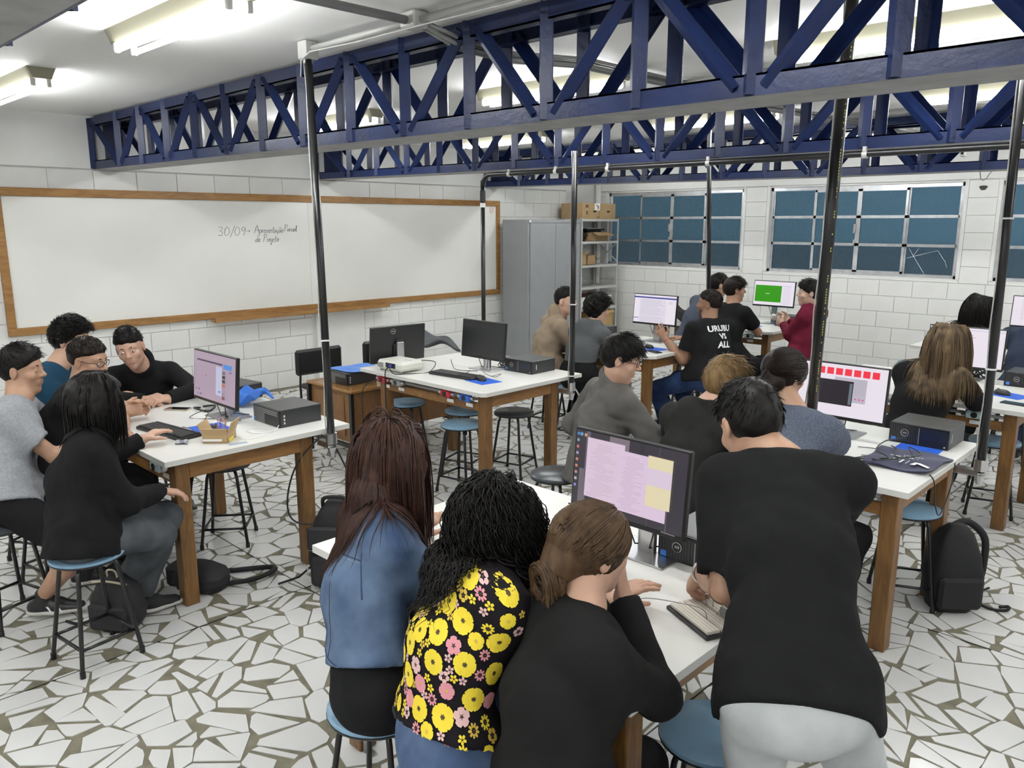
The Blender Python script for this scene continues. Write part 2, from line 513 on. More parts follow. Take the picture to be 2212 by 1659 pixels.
# ================================================================ roof trusses
def zb(x): return 2.408 - .045 * min(x / 5.0, 1)
ZT = 2.868
def Lbar(mb, p0, p1, w, side):
    # angle bar whose ridge points along side (unit), legs spread at 45 deg
    p0 = Vector(p0); p1 = Vector(p1); d = (p1 - p0).normalized(); s = Vector(side)
    s = (s - d * s.dot(d)).normalized(); q = d.cross(s)
    t = .006
    for sg in (1, -1):
        e = (q * sg - s).normalized(); nn = d.cross(e)
        a = [p0, p0 + e * w, p0 + e * w - s * t, p0 - s * t * 1.4]
        b = [v + (p1 - p0) for v in a]
        mb.add(a + b, [(0, 1, 5, 4), (1, 2, 6, 5), (2, 3, 7, 6), (3, 0, 4, 7), (0, 3, 2, 1), (4, 5, 6, 7)])
def truss(y0, y1, label, x1=XR):
    T = thing('roof_truss', label, 'truss', (0, 0, 0), 0, 'blue roof trusses')
    for yy, s in ((y0, -1), (y1, 1)):
        # chords
        for nm, top in (('bottom_chord', False), ('top_chord', True)):
            m = MB()
            X = [0, 2.5, 5, x1]
            for a, b in zip(X[:-1], X[1:]):
                za, zb_ = (zb(a), zb(b)) if not top else (ZT - .075, ZT - .075)
                y_a, y_b = (yy, yy + .008) if s < 0 else (yy - .008, yy)
                vs = [(a, y_a, za), (b, y_a, zb_), (b, y_b, zb_), (a, y_b, za), (a, y_a, za + .078), (b, y_a, zb_ + .078), (b, y_b, zb_ + .078), (a, y_b, za + .078)]
                m.add(vs, [(0, 3, 2, 1), (4, 5, 6, 7), (0, 1, 5, 4), (1, 2, 6, 5), (2, 3, 7, 6), (3, 0, 4, 7)])
                # flange turned inward
                zf = za + (.07 if not top else .0)
                zg = zb_ + (.07 if not top else .0)
                yi0, yi1 = (yy, yy + .06) if s < 0 else (yy - .06, yy)
                vs = [(a, yi0, zf), (b, yi0, zg), (b, yi1, zg), (a, yi1, zf), (a, yi0, zf + .008), (b, yi0, zg + .008), (b, yi1, zg + .008), (a, yi1, zf + .008)]
                m.add(vs, [(0, 3, 2, 1), (4, 5, 6, 7), (0, 1, 5, 4), (1, 2, 6, 5), (2, 3, 7, 6), (3, 0, 4, 7)])
            m.obj(nm, m_blue, T)
        k = 0
        N = int(x1 / .5075)
        off = .012 * s
        for k in range(N + 1):
            x = .19 + .5075 * k if k else .04
            m = MB(); Lbar(m, (x, yy + off * 2.0, zb(x) + .005), (x, yy + off * 2.0, ZT - .0), .056, (0, s, 0)); m.obj('vertical_strut', m_blue, T)
            if k < N:
                x2 = .19 + .5075 * (k + 1)
                m = MB()
                if k % 2 == 1: Lbar(m, (x + .055, yy + off * 1.6, zb(x) + .03), (x2 - .055, yy + off * 1.6, ZT - .03), .052, (0, s, 0))
                else: Lbar(m, (x + .055, yy + off * 1.6, ZT - .03), (x2 - .055, yy + off * 1.6, zb(x2) + .03), .052, (0, s, 0))
                m.obj('diagonal_strut', m_blue, T)
    m = MB(); X = [0.02, 2.5, 5, x1]
    for a, b in zip(X[:-1], X[1:]):
        vs = [(a, y0 + .009, zb(a)), (b, y0 + .009, zb(b)), (b, y1 - .009, zb(b)), (a, y1 - .009, zb(a)), (a, y0 + .009, zb(a) + .01), (b, y0 + .009, zb(b) + .01), (b, y1 - .009, zb(b) + .01), (a, y1 - .009, zb(a) + .01)]
        m.add(vs, [(0, 3, 2, 1), (4, 5, 6, 7), (0, 1, 5, 4), (1, 2, 6, 5), (2, 3, 7, 6), (3, 0, 4, 7)])
    m.obj('soffit_plate', m_soffit, T, label='grey painted underside')
    MB().box(.02, .03, y0, y1, zb(0), ZT).box(.03, .4, y0 + .12, y0 + .135, zb(0) + .02, ZT - .01).obj('end_plate', m_blue, T)
    return T
truss(2.80, 3.10, 'blue steel roof truss nearest the camera, running above the whiteboard')
truss(5.228, 5.53, 'middle blue steel roof truss with the black pipe clipped under it')
truss(7.96, 8.26, 'farthest blue steel roof truss, just before the window wall')
truss(.36, .66, 'blue truss end just peeking in at the top left corner of the photo')
# ================================================================ lamps
def lamp(x0, y, label, L=1.32):
    T = thing('fluorescent_lamp', label, 'lamp', (x0, y, ZC), 0, 'twin tube ceiling lamps')
    h = MB()
    pr = [(-.085, 0), (.085, 0), (.055, -.07), (-.055, -.07)]
    vs = [(0, p[0], p[1]) for p in pr] + [(L, p[0], p[1]) for p in pr]
    h.add(vs, [(0, 1, 2, 3)[::-1], (4, 5, 6, 7), (0, 4, 5, 1)[::-1], (1, 5, 6, 2)[::-1], (2, 6, 7, 3)[::-1], (3, 7, 4, 0)[::-1]])
    h.obj('housing', m_lampbody, T)
    for s in (-1, 1):
        for e in (.03, L - .055): MB().rbox(e, e + .025, s * .045 - .015, s * .045 + .015, -.115, -.065, .005).obj('tube_holder', m_whiteplastic, T)
        MB().cyl((.055, s * .045, -.1), (L - .055, s * .045, -.1), .014, n=8).obj('tube', m_tube, T, smooth=True)
    return T
LY = [1.755, 4.40, 6.63, 8.82, -.75, -3.0]
LN = {(0, 0): 'twin tube ceiling lamp at the far left edge of the photo, near the wall', (1, 0): 'large twin tube ceiling lamp in front of the nearest blue truss, upper left',
      (0, 1): 'twin tube lamp behind the nearest truss, first from the whiteboard wall', (1, 1): 'twin tube lamp seen through the middle of the nearest truss',
      (2, 1): 'bright twin tube lamp behind the nearest truss at the upper right', (0, 2): 'twin tube lamp behind the middle truss, first from the whiteboard wall',
      (1, 2): 'twin tube lamp behind the middle truss, at its centre', (2, 2): 'twin tube lamp behind the middle truss, at the right edge of the photo',
      (0, 3): 'twin tube lamp near the window wall, first from the whiteboard wall', (1, 3): 'twin tube lamp near the window wall, second from the whiteboard wall',
      (2, 3): 'twin tube lamp near the window wall, third from the whiteboard wall'}
for j, y in enumerate(LY):
    for i, x in enumerate((1.05, 3.72, 6.10, 8.6, 11.1)):
        if j == 5 and i == 0: continue
        lamp(x, y, LN.get((i, j), 'ceiling lamp out of frame, %s from window wall, %s from whiteboard wall' % (('fourth', 'third', 'second', 'first', 'fifth', 'last')[j], ('first', 'second', 'third', 'fourth', 'fifth')[i])))
# ================================================================ whiteboard
y0, y1, z0, z1 = WB
T = thing('whiteboard', 'long wall mounted whiteboard in a brown wooden frame', 'whiteboard', (0, 0, 0))
MB().box(.015, .035, y0 + .06, 5.095, z0 + .06, z1 - .06).obj('board_panel', m_board, T)
MB().box(.015, .035, 5.098, y1 - .06, z0 + .06, z1 - .06).obj('board_panel', m_board, T)
for nm, b in (('top', (y0, y1, z1 - .075, z1)), ('bottom', (y0, y1, z0, z0 + .072)), ('l', (y0, y0 + .07, z0 + .072, z1 - .075)), ('r', (y1 - .07, y1, z0 + .072, z1 - .075))):
    MB().rbox(.012, .055, b[0], b[1], b[2], b[3], .004).obj('frame_rail', m_frame, T)
m = MB()
m.rbox(.055, .16, 3.83, 6.15, .862, .885, .004); m.rbox(.145, .165, 3.83, 6.15, .86, .905, .004)
m.obj('pen_tray', m_frame, T)
def text(s, size, T_, mt, parent, name='lettering', label=None, extrude=.0008, font_shear=0., align='LEFT', sx=1., space=1.):
    c = bpy.data.curves.new(name, 'FONT'); c.body = s; c.size = size; c.extrude = extrude; c.shear = font_shear
    c.align_x = align; c.align_y = 'BOTTOM_BASELINE' if False else 'TOP_BASELINE'; c.space_character = space; c.resolution_u = 2
    c.materials.append(mt)
    o = bpy.data.objects.new(name, c); COL.objects.link(o); o.parent = parent
    o.matrix_local = T_ @ Matrix.Diagonal((sx, 1, 1, 1))
    if label: o['label'] = label
    return o
def onleft(y, z, x=.0365): # text plane facing +x, reading towards +y
    return Matrix(((0, 0, 1, x), (1, 0, 0, y), (0, 1, 0, z), (0, 0, 0, 1)))
# handwriting as marker strokes
def strokes(lines, org, s, parent, name, r=.0022, slant=.15, mt=m_text_dark, label=None):
    m = MB()
    for ln in lines:
        pts = [(.0365, org[0] + (p[0] + slant * p[1]) * s, org[1] + p[1] * s) for p in ln]
        # smooth by catmull
        P = [Vector(p) for p in pts]; out = []
        for i in range(len(P) - 1):
            a = P[max(i-1, 0)]; b = P[i]; c = P[i+1]; d = P[min(i+2, len(P)-1)]
            for k in range(4):
                t = k / 4; out.append(.5 * ((2*b) + (c - a)*t + (2*a - 5*b + 4*c - d)*t*t + (-a + 3*b - 3*c + d)*t**3))
        out.append(P[-1]); m.tube(out, r, 4)
    m.obj(name, mt, parent, label=label)
GL = {
 '3': ([[(0, .9), (.35, 1), (.5, .8), (.2, .55), (.5, .4), (.45, .05), (0, .05)]], .75),
 '0': ([[(.3, 1), (.05, .7), (.05, .25), (.3, 0), (.6, .3), (.55, .8), (.3, 1)]], .8),
 '9': ([[(.5, .8), (.25, 1), (.05, .7), (.3, .5), (.5, .8), (.45, .3), (.35, 0)]], .7),
 '/': ([[(.45, 1.15), (0, -.2)]], .5), '>': ([[(0, .45), (.6, .45)], [(.42, .62), (.6, .45), (.42, .28)]], 1.1),
 'A': ([[(0, 0), (.3, 1), (.6, 0)], [(.1, .4), (.55, .4)]], .7), 'P': ([[(.1, 0), (.15, 1)], [(0, .85), (.4, 1), (.5, .7), (.15, .5)]], .58),
 'p': ([[(0, .4), (.05, -.4)], [(0, .3), (.25, .42), (.3, .1), (.05, 0)]], .36), 'r': ([[(0, .35), (.05, 0)], [(.04, .25), (.2, .42)]], .26),
 'e': ([[(0, .2), (.25, .25), (.15, .42), (0, .2), (.1, 0), (.3, .05)]], .34), 's': ([[(.22, .38), (.05, .35), (.2, .15), (0, 0)]], .28),
 'n': ([[(0, .4), (.03, 0)], [(.03, .3), (.2, .42), (.25, 0)]], .36), 't': ([[(.12, .8), (.1, .05), (.22, 0)], [(0, .5), (.25, .5)]], .3),
 'a': ([[(.25, .38), (.02, .3), (.05, 0), (.25, .3), (.27, 0)]], .36), 'c': ([[(.22, .36), (.02, .25), (.05, 0), (.24, .04)]], .28),
 'C': ([[(.22, .36), (.02, .25), (.05, 0), (.24, .04)], [(.12, 0), (.14, -.15), (.05, -.2)]], .3), 'i': ([[(.03, .38), (.05, 0), (.12, .04)]], .16),
 'o': ([[(.12, .4), (0, .2), (.12, 0), (.25, .2), (.12, .4), (.3, .38)]], .33), 'l': ([[(.05, 0), (.12, .9), (.02, .6), (.05, 0), (.16, .04)]], .22),
 'd': ([[(.22, .36), (.02, .25), (.05, 0), (.24, .2), (.3, .95), (.26, 0)]], .38), 'j': ([[(.1, .38), (.08, -.35), (-.08, -.2)]], .2), '~': ([[(.25, .38), (.02, .3), (.05, 0), (.25, .3), (.27, 0)], [(0, .58), (.1, .66), (.2, .58), (.32, .66)]], .36), ' ': ([], .35)}
def write(s, y, z, size, parent, label=None, r=.0022, mt=m_text_dark):
    ls = []; x = 0
    for ch in s:
        g, w = GL[ch]
        ls += [[(p[0] + x, p[1]) for p in ln] for ln in g]; x += w
    strokes(ls, (y, z), size, parent, 'handwriting', r, mt=mt, label=label)
write('30/09', 3.985, 1.775, .092, T, 'handwritten date in dark marker')
write('>', 4.31, 1.79, .07, T)
write('ApresentaC~o', 4.41, 1.80, .083, T)
write('Parcial', 4.775, 1.815, .075, T)
write('do Projeto', 4.415, 1.70, .085, T)
a = MB()
for rr in (.035, .026):
    a.tube([(.0365, 8.09 + rr * math.cos(t), 2.09 + rr * 1.25 * math.sin(t)) for t in np.linspace(0, 2*math.pi, 16)[:-1]], .0015, 4, closed=True)
a.obj('stamp', mat('stamp_red', (.7, .12, .12), .6), T, label='small red round stamp')
MB().box(.036, .037, 8.12, 8.19, 2.15, 2.165).obj('sticker', m_whiteprint, T)
sm = mat('smudge', (.68, .68, .65), .5)
# ================================================================ furniture
ZTAB = .79
def em(col, k=1.0):
    return mat('screen_%d_%d_%d' % tuple(int(c * 255) for c in col), (0, 0, 0), .35, emit=col, estr=k)
def outlet(T, x, y, z, col, tagd=True, loc=None):
    c = {'red': mat('outlet_red', (.42, .02, .03), .35), 'blue': mat('outlet_blue', (.03, .12, .5), .35), 'grey': mat('outlet_grey', (.33, .34, .35), .3, metal=.4),
         'pale': mat('outlet_pale', (.45, .58, .60), .35)}[col]
    m = MB(); m.m(c).rbox(x - .05, x + .05, y - .045, y, z - .024, z + .024, .008)
    m.m(m_blk).cyl((x, y - .0455, z), (x, y - .049, z), .019, n=14); m.m(m_silver)
    for s in (-1, 1): m.cyl((x + s * .05, y - .02, z), (x + s * .078, y - .02, z), .013, n=8); m.cyl((x + s * .036, y - .046, z + .012), (x + s * .036, y - .048, z + .012), .004, n=6)
    return m.obj('outlet', None, T, label={'red': 'red socket box', 'blue': 'blue socket box', 'grey': 'grey socket box', 'pale': 'pale blue socket box'}[col])
def table(x0, x1, y0, y1, label, outs=(), cham=0, lx0=.16, bare=False, wood_edge=None):
    T = thing('lab_table', label, 'table', (x0, y0, 0), 0, 'white lab tables')
    w, d = x1 - x0, y1 - y0; th = .028
    c = cham
    poly = [(0, 0), (w - c, 0), (w, c), (w, d), (0, d)] if c else [(0, 0), (w, 0), (w, d), (0, d)]
    m = MB(); n = len(poly)
    m.m(m_lamedge); b = [(p[0], p[1]) for p in poly]
    vs = [(p[0], p[1], ZTAB - th) for p in b] + [(p[0], p[1], ZTAB - .0015) for p in b]
    for i in range(n): m.add([vs[i], vs[(i+1) % n], vs[n + (i+1) % n], vs[n + i]], [(0, 1, 2, 3)])
    m.add([vs[i] for i in range(n)][::-1], [tuple(range(n))])
    m.m(m_lam)
    sc_ = lambda p: (w/2 + (p[0] - w/2) * (1 - .003), d/2 + (p[1] - d/2) * (1 - .004))
    t = [(*sc_(p), ZTAB) for p in b]
    for i in range(n): m.add([vs[n + i], vs[n + (i+1) % n], t[(i+1) % n], t[i]], [(0, 1, 2, 3)])
    m.add(t, [tuple(range(n))])
    m.obj('table_top', None, T)
    if wood_edge: MB().box(wood_edge[0], wood_edge[1], wood_edge[2], wood_edge[3], ZTAB - th - .001, ZTAB - .002).obj('bare_edge', m_legwood, T, label='bare wood where the edge strip is gone')
    xl, xr = lx0, w - .055; yl, yr = .065, d - .21; L = .074
    for (a, b_) in ((xl, yl), (xr - L, yl), (xl, yr - L), (xr - L, yr - L)):
        MB().rbox(a, a + L, b_, b_ + L, 0, ZTAB - th, .004).obj('leg', m_legwood, T)
    zr = ZTAB - th
    MB().rbox(xr - .028, xr - .003, yl + L, yr - L, zr - .095, zr, .003).obj('rail', m_railwood, T)
    MB().rbox(xl + .003, xl + .028, yl + L, yr - L, zr - .095, zr, .003).obj('rail', m_railwood, T)
    MB().rbox(xl + L, xr - L, yr - .028, yr - .003, zr - .095, zr, .003).obj('rail', m_railwood, T)
    MB().rbox(xl + L, xr - L, yl + .01, yl + .034, zr - .125, zr - .068, .003).obj('rail', m_railwood, T)
    MB().tube([(xl + L, yl - .006, zr - .035), (xr - L, yl - .006, zr - .035)], .011, 8).obj('cable_pipe', m_conddark, T)
    for x, col in outs:
        outlet(T, x - x0, yl - .008, zr - .035, col)
        if col != 'none': MB().box(x - x0 - .035, x - x0 + .035, yl + .004, yl + .006, zr - .105, zr - .08).obj('sticker', m_whiteprint, T)
    return T
tT1 = table(3.17, 4.595, 1.437, 2.482, 'white lab table in the left group, students seated round its left side', [(4.42, 'pale')], lx0=.18)
tT2 = table(3.17, 4.575, 3.56, 4.592, 'white lab table with a projector and a blank monitor and nobody seated', [(3.42, 'red'), (3.60, 'grey'), (4.16, 'red'), (4.36, 'blue')], lx0=.17, cham=.03, wood_edge=None)
tT4 = table(3.17, 4.53, 5.56, 6.60, 'white lab table with a chamfered corner near the grey cabinet', [(4.28, 'pale')], cham=.10, wood_edge=None)
tT5 = table(3.17, 4.54, 7.74, 8.76, 'white lab table by the windows with a green screen and a turquoise bottle', [(4.28, 'pale')], cham=.06)
tT0 = table(5.955, 7.33, 1.392, 2.42, 'white lab table nearest the camera with the monitor, small box and breadboard', [(6.5, 'pale')], lx0=.075)
tT3 = table(5.955, 7.285, 3.44, 4.51, 'white lab table at the right with a navy cloth bag on its corner', [(7.05, 'pale')], lx0=.1)
tT6 = table(5.955, 7.30, 5.46, 6.50, 'white lab table at the right edge where the long-haired student in black sits', [(7.02, 'pale'), (6.80, 'none') if False else (6.60, 'grey')], lx0=.1)
tT7 = table(5.87, 7.25, 7.84, 8.88, 'white lab table at the far right by the window wall', [(7.0, 'pale')], lx0=.1)
MB().box(-.0, .16, -.0012, .0, ZTAB - .029, ZTAB - .002, T=Matrix.Translation((1.10, 0, 0))).obj('bare_edge', m_legwood, tT4, label='bare wood strip at the corner')
# metal foot bracket of the nearest table
m = MB(); m.box(.152, .156, .075, .105, 0, .11).box(.152, .20, .075, .105, 0, .004)
m.obj('foot_bracket', m_silver, tT0, label='L shaped metal bracket at the leg')
# ---- stools
def stool(x, y, rz, label, dark=False, zs=.5):
    T = thing('stool', label, 'stool', (x, y, 0), rz, 'round stools')
    st = m_dark_seat if dark else m_blue_seat
    m = MB().m(st).lathe([(.148, zs - .020), (.152, zs - .016), (.152, zs - .005), (.146, zs), (0, zs)], 32)
    m.m(m_blksteel).lathe([(.0, zs - .026), (.150, zs - .026), (.1535, zs - .022), (.1535, zs - .017), (.14, zs - .019)], 32)
    m.obj('seat', None, T, smooth=True, sharp=40)
    for k in range(4):
        a = math.pi / 4 + k * math.pi / 2; c, s = math.cos(a), math.sin(a)
        pts = [(.03 * c, .03 * s, zs - .034), (.085 * c, .085 * s, zs - .034), (.108 * c, .108 * s, zs - .045), (.120 * c, .120 * s, zs - .075), (.153 * c, .153 * s, .22), (.187 * c, .187 * s, .02)]
        m = MB().tube(pts, .0095, 8); m.cyl((.187 * c, .187 * s, 0), (.187 * c, .187 * s, .028), .0125, n=8)
        m.obj('leg', m_blksteel, T, smooth=True, sharp=50)
    for zz in (.115,):
        rr = .187 - (zz - .02) * .17 - .003
        for k in range(4):
            a = math.pi / 4 + k * math.pi / 2; b = a + math.pi / 2
            MB().tube([(rr * math.cos(a), rr * math.sin(a), zz), (rr * math.cos(b), rr * math.sin(b), zz)], .0075, 6).obj('stretcher', m_blksteel, T, smooth=True)
    return T
STOOLS = [(4.70, 1.03, .14, 'blue stool under the student in the black sweatshirt and grey jeans', 0),
 (4.03, .86, .3, 'stool under the student in the grey T-shirt at the left edge', 1),
 (3.87, 2.07, .9, 'empty stool pushed under the left group table on its near right side', 1),
 (3.36, 3.86, .5, 'blue stool beneath the projector, first under the empty-seated table', 0),
 (3.90, 4.00, .35, 'shaded blue stool behind another under the middle of the projector table', 0),
 (4.20, 3.70, .2, 'bright blue stool beside the front wooden leg of the projector table', 0),
 (4.21, 4.23, .26, 'black topped stool standing between the two front legs of the projector table', 1),
 (3.45, 5.48, .2, 'stool under the man in the beige jacket', 1),
 (6.36, 3.15, .2, 'blue stool under the student in the black hoodie with light brown hair', 0),
 (6.86, 3.10, .5, 'stool under the student with the ponytail', 0),
 (7.09, 4.13, .45, 'blue stool under the table with the navy cloth bag, at its right end', 0),
 (7.07, 5.86, .3, 'blue stool under the right edge table beside the black pole', 0),
 (7.45, 5.95, .1, 'stool at the right edge of the photo, half out of frame', 0),
 (5.66, 8.72, .2, 'pale blue stool by the window wall, its seat showing behind the far right table', 0),
 (7.31, 1.83, .3, 'dark rimmed blue stool in the foreground beside the standing man', 0),
 (6.52, 1.25, .4, 'blue stool in the foreground under the student in the denim jacket', 0),
 (4.87, 7.30, .3, 'blue stool under the student in the maroon hoodie', 0),
 (4.72, 6.15, .1, 'stool under the man in the black T-shirt with white back lettering', 1),
 (4.30, 7.42, .1, 'stool under the black T-shirt student near the turquoise bottle', 1),
 (3.75, 7.42, .5, 'stool hidden behind the two black T-shirts, under the slate grey shirt', 1),
 (3.30, 1.22, .5, 'stool under the student in the teal shirt', 1),
 (3.75, 1.16, .2, 'stool under the student whose hands are clasped on the table', 1),
 (2.78, 2.10, .2, 'stool under the student in the black zip jacket', 1),
 (5.45, 3.30, .1, 'stool under the student in the grey jacket and glasses', 1),
 (3.95, 5.28, .1, 'blue stool under the student in the grey hoodie', 0),
 (6.55, 5.18, .1, 'stool under the long haired student in black', 1),
 (6.05, 7.45, .1, 'stool under the student in the cream top', 1),
 (6.86, 7.30, .1, 'stool under the student in the navy shirt at the right edge', 1),
 (6.93, 1.16, .1, 'stool under the student in the floral jacket', 0),
 (7.20, 1.20, .1, 'stool under the student in the black sweatshirt with a bun', 0),
 ]
for s_ in STOOLS: stool(s_[0], s_[1], s_[2], s_[3], bool(s_[4]))
# ---- poles
def pole(p0, p1, r, label, collars=(), wires=True, mt=None, clampz=None):
    T = thing('conduit_pole', label, 'pole', p0, 0)
    v = Vector(p1) - Vector(p0)
    MB().cyl((0, 0, 0), v, r, n=14).obj('pipe', mt or m_blksteel, T, smooth=True)
    for t in collars:
        p = v * t; MB().cyl(p - v.normalized() * .004, p + v.normalized() * .004, r * 1.22, n=12).obj('cable_tie', m_whiteprint, T)
    if wires:
        rt = Vector((_r[0], _r[1], 0)).normalized() * (-r * 1.15)
        pts = []
        for i in range(13):
            t = i / 12; wob = .35 * math.sin(i * 2.1) * r
            pts.append(v * t + rt * (1.0 + .12 * math.sin(i * 1.7)) + Vector((0, 0, 0)) + rt.normalized() * wob * .5)
        MB().tube(pts, .0035, 5).obj('side_cable', m_conduit, T, smooth=True)
    if clampz is not None:
        m = MB(); m.cyl((0, 0, clampz - .03), (0, 0, clampz + .03), r * 1.5, n=12).rbox(-.12, 0, -.02, .02, clampz - .06, clampz - .025, .004)
        m.cyl((0, 0, clampz - .05), (0, 0, clampz - .10), r * 1.3, r * .7, n=10)
        m.obj('clamp', m_silver, T)
    return T
pole((4.635, 2.335, .70), (4.26, 2.54, 2.80), .021, 'black cable pole rising from the left group table to a ceiling box', (.27,), clampz=.04)
pole((4.62, 4.42, .70), (4.62, 4.42, 2.40), .019, 'black cable pole clamped to the projector table corner', (.06, .37), clampz=.02)
pole((6.67, 3.84, .79), (6.79, 3.66, 2.88), .027, 'thick black pole with yellow printing in front of the maroon hoodie', (), clampz=None)
pole((7.335, 4.36, .68), (7.30, 4.40, 2.87), .021, 'black cable pole at the right, fixed to the table with the navy cloth bag', (.57, .24), clampz=.04)
pole((2.87, 5.2, .0), (2.87, 5.2, 2.29), .02, 'black pipe bending up to the middle truss, behind the blank monitor', (), wires=False)
pole((4.57, 6.45, .70), (4.40, 6.56, 2.88), .018, 'thin black pole behind the two black T-shirts', (), clampz=.02)
pole((4.72, 8.55, .70), (4.70, 8.5, 2.88), .014, 'thin black pole behind the maroon hoodie student', ())
# printing on the thick pole
pm = mat('pole_print', (.55, .55, .10), .5)
m = MB(); pv = Vector((.12, -.18, 2.09)); 
for i in range(150):
    if rng.random() < .45: continue
    t = .02 + i * .0062
    p = Vector((6.67, 3.84, .79)) + pv * t
    d = (CAMP - p); d.z = 0; d.normalize()
    side = Vector((d.y, -d.x, 0)); n_ = (d * .85 - side * .5).normalized()
    q = p + n_ * .0272; sx = side * .0028 + Vector((0, 0, 0)); up = pv.normalized() * .0040
    m.add([q - sx - up, q + sx - up, q + sx + up, q - sx + up], [(0, 1, 2, 3)])
m.obj('pole_lettering', pm, bpy.data.objects['conduit_pole.002'])
for o in [bpy.data.objects['pole_lettering']]:
    o.location = (-6.67, -3.84, -.79)
# horizontal black pipe under the middle truss
m = MB(); R_ = .10
pts = [(2.87, 5.2, 2.24)] + [(2.87 + R_ - R_ * math.cos(a), 5.2, 2.24 + R_ * math.sin(a)) for a in np.linspace(0.2, math.pi/2, 6)] + [(4.7, 5.2, 2.335), (12, 5.2, 2.315)]
hp = thing('cable_pipe_run', 'long horizontal black pipe hung below the middle truss with an elbow at its left end', 'pipe', (0, 0, 0))
MB().tube(pts, .021, 10).obj('pipe', m_blksteel, hp, smooth=True)
MB().cyl((2.87, 5.2, 2.1), (2.87, 5.2, 2.2), .026, n=10).obj('socket', m_blk, hp)
MB().cyl((2.87, 5.2, 2.05), (2.87, 5.2, 2.09), .025, n=10).obj('sticker', m_whiteprint, hp)
for x in (3.2, 3.75, 4.3, 5.2, 6.3, 7.2): MB().cyl((x, 5.2, 2.333 - (x-4)*.003), (x + .03, 5.2, 2.333-(x-4)*.003), .025, n=10).box(x, x + .02, 5.19, 5.21, 2.33, 2.375).obj('pipe_clip', m_conduit, hp)
# ceiling conduits
cd = thing('conduit_run', 'grey conduit run crossing the ceiling to a junction box by the nearest truss', 'conduit', (0, 0, 0))
MB().cyl((4.27, 2.545, 2.845), (5.12, 2.555, 2.845), .016, n=10).obj('pipe', m_conduit, cd, smooth=True)
MB().cyl((5.2, 2.555, 2.845), (XR, 2.58, 2.845), .017, n=10).obj('pipe', m_conduit, cd, smooth=True)
MB().cyl((5.17, 2.5, 2.84), (4.95, -4, 2.86), .02, n=10).obj('pipe', m_conddark, cd, smooth=True)
for dx, dz in ((0, 0), (.03, .0), (-.03, -.005), (.015, -.03), (-.012, -.034)):
    MB().tube([(5.17 + dx, 2.6, 2.84 + dz*.3), (5.165 + dx, 2.85, 2.80 + dz), (5.16 + dx, 3.2, 2.79 + dz), (5.17 + dx*1.5, 3.8, 2.84 + dz), (5.18 + dx, 5.0, 2.84 + dz), (5.2 + dx, 5.5, 2.80 + dz), (5.2 + dx, 7.4, 2.84 + dz*.6), (5.2 + dx, 9.8, 2.85)], .011, 7).obj('cable_bundle', m_conddark, cd, smooth=True)
for yj in (2.555, 5.0, 7.3): MB().rbox(5.11, 5.22, yj - .045, yj + .045, 2.81, 2.885, .008).obj('junction_box', m_conduit, cd)
for yy in (5.02, 4.93, 4.86): MB().cyl((5.2, yy, 2.845), (XR, yy + .05, 2.845), .014, n=8).obj('pipe', m_conduit, cd, smooth=True)
MB().cyl((5.2, 7.3, 2.845), (XR, 7.35, 2.845), .014, n=8).obj('pipe', m_conduit, cd, smooth=True)
MB().rbox(4.215, 4.30, 2.50, 2.585, 2.79, 2.885, .006).cyl((4.257, 2.542, 2.77), (4.257, 2.542, 2.80), .026, n=12).obj('corner_box', m_conduit, cd)
MB().tube([(4.24, 2.50, 2.70), (4.27, 2.49, 2.78), (4.34, 2.50, 2.815), (4.8, 2.5, 2.80), (5.2, 2.50, 2.80), (6.5, 2.6, 2.82), (9, 2.7, 2.83)], .0045, 5).obj('loose_cable', m_conduit, cd, smooth=True)
# camera and dangling wire near truss 3
sd = thing('security_camera', 'small white camera box hanging below the far truss at the right', 'camera', (6.05, 8.20, 2.40))
MB().rbox(-.02, .02, -.03, .03, .10, .17, .006).cyl((0, 0, .16), (0, 0, .48), .006, n=6).obj('body', m_whiteplastic, sd)
MB().cyl((0, -.03, .13), (0, -.038, .13), .012, n=10).obj('lens', m_blk, sd)
MB().tube([(6.24, 8.2, 2.40), (6.233, 8.2, 2.47), (6.205, 8.2, 2.44), (6.199, 8.2, 2.38), (6.215, 8.2, 2.30), (6.235, 8.2, 2.285), (6.262, 8.2, 2.30), (6.275, 8.2, 2.33), (6.315, 8.2, 2.385)], .0035, 6).obj('dangling_wire', m_conddark, None, label='short dangling wire loop under the far truss above the pier with a hole', cat='wire')

# ================================================================ metal cabinet and rack
T = thing('steel_cabinet', 'tall grey two door steel cabinet against the whiteboard wall', 'cabinet', (.13, 8.22, 0))
W_, D_, H_ = .52, 1.15, 1.955
MB().rbox(0, W_ - .018, 0, D_, .0, H_, .006).obj('body', m_grey, T)
for a, b in ((.035, .57), (.576, D_ - .035)):
    MB().rbox(W_ - .018, W_ - .002, a, b, .10, H_ - .045, .003).obj('door', m_grey, T)
MB().box(W_ - .017, W_ + .0, .0, D_, H_ - .04, H_).obj('top_rail', m_grey, T)
m = MB().cyl((W_, .70, 1.0), (W_ + .03, .70, 1.0), .012, n=10).rbox(W_ + .025, W_ + .037, .69, .712, .945, 1.05, .004); m.obj('handle', m_silver, T)
for z in (.35, 1.05, 1.7): MB().cyl((W_ - .002, .03, z - .04), (W_ - .002, .03, z + .04), .006, n=6).obj('hinge', m_conddark, T)
MB().box(W_, W_ + .001, .01, .045, H_ - .035, H_ - .008).obj('sticker', m_whiteprint, T)
T = thing('steel_rack', 'open light grey steel shelving unit between the cabinet and the window', 'shelf', (.17, 9.40, 0))
rw, rd, rh = .46, .93, 1.985
m_rack = mat('rack_grey', (.50, .50, .48), .45)
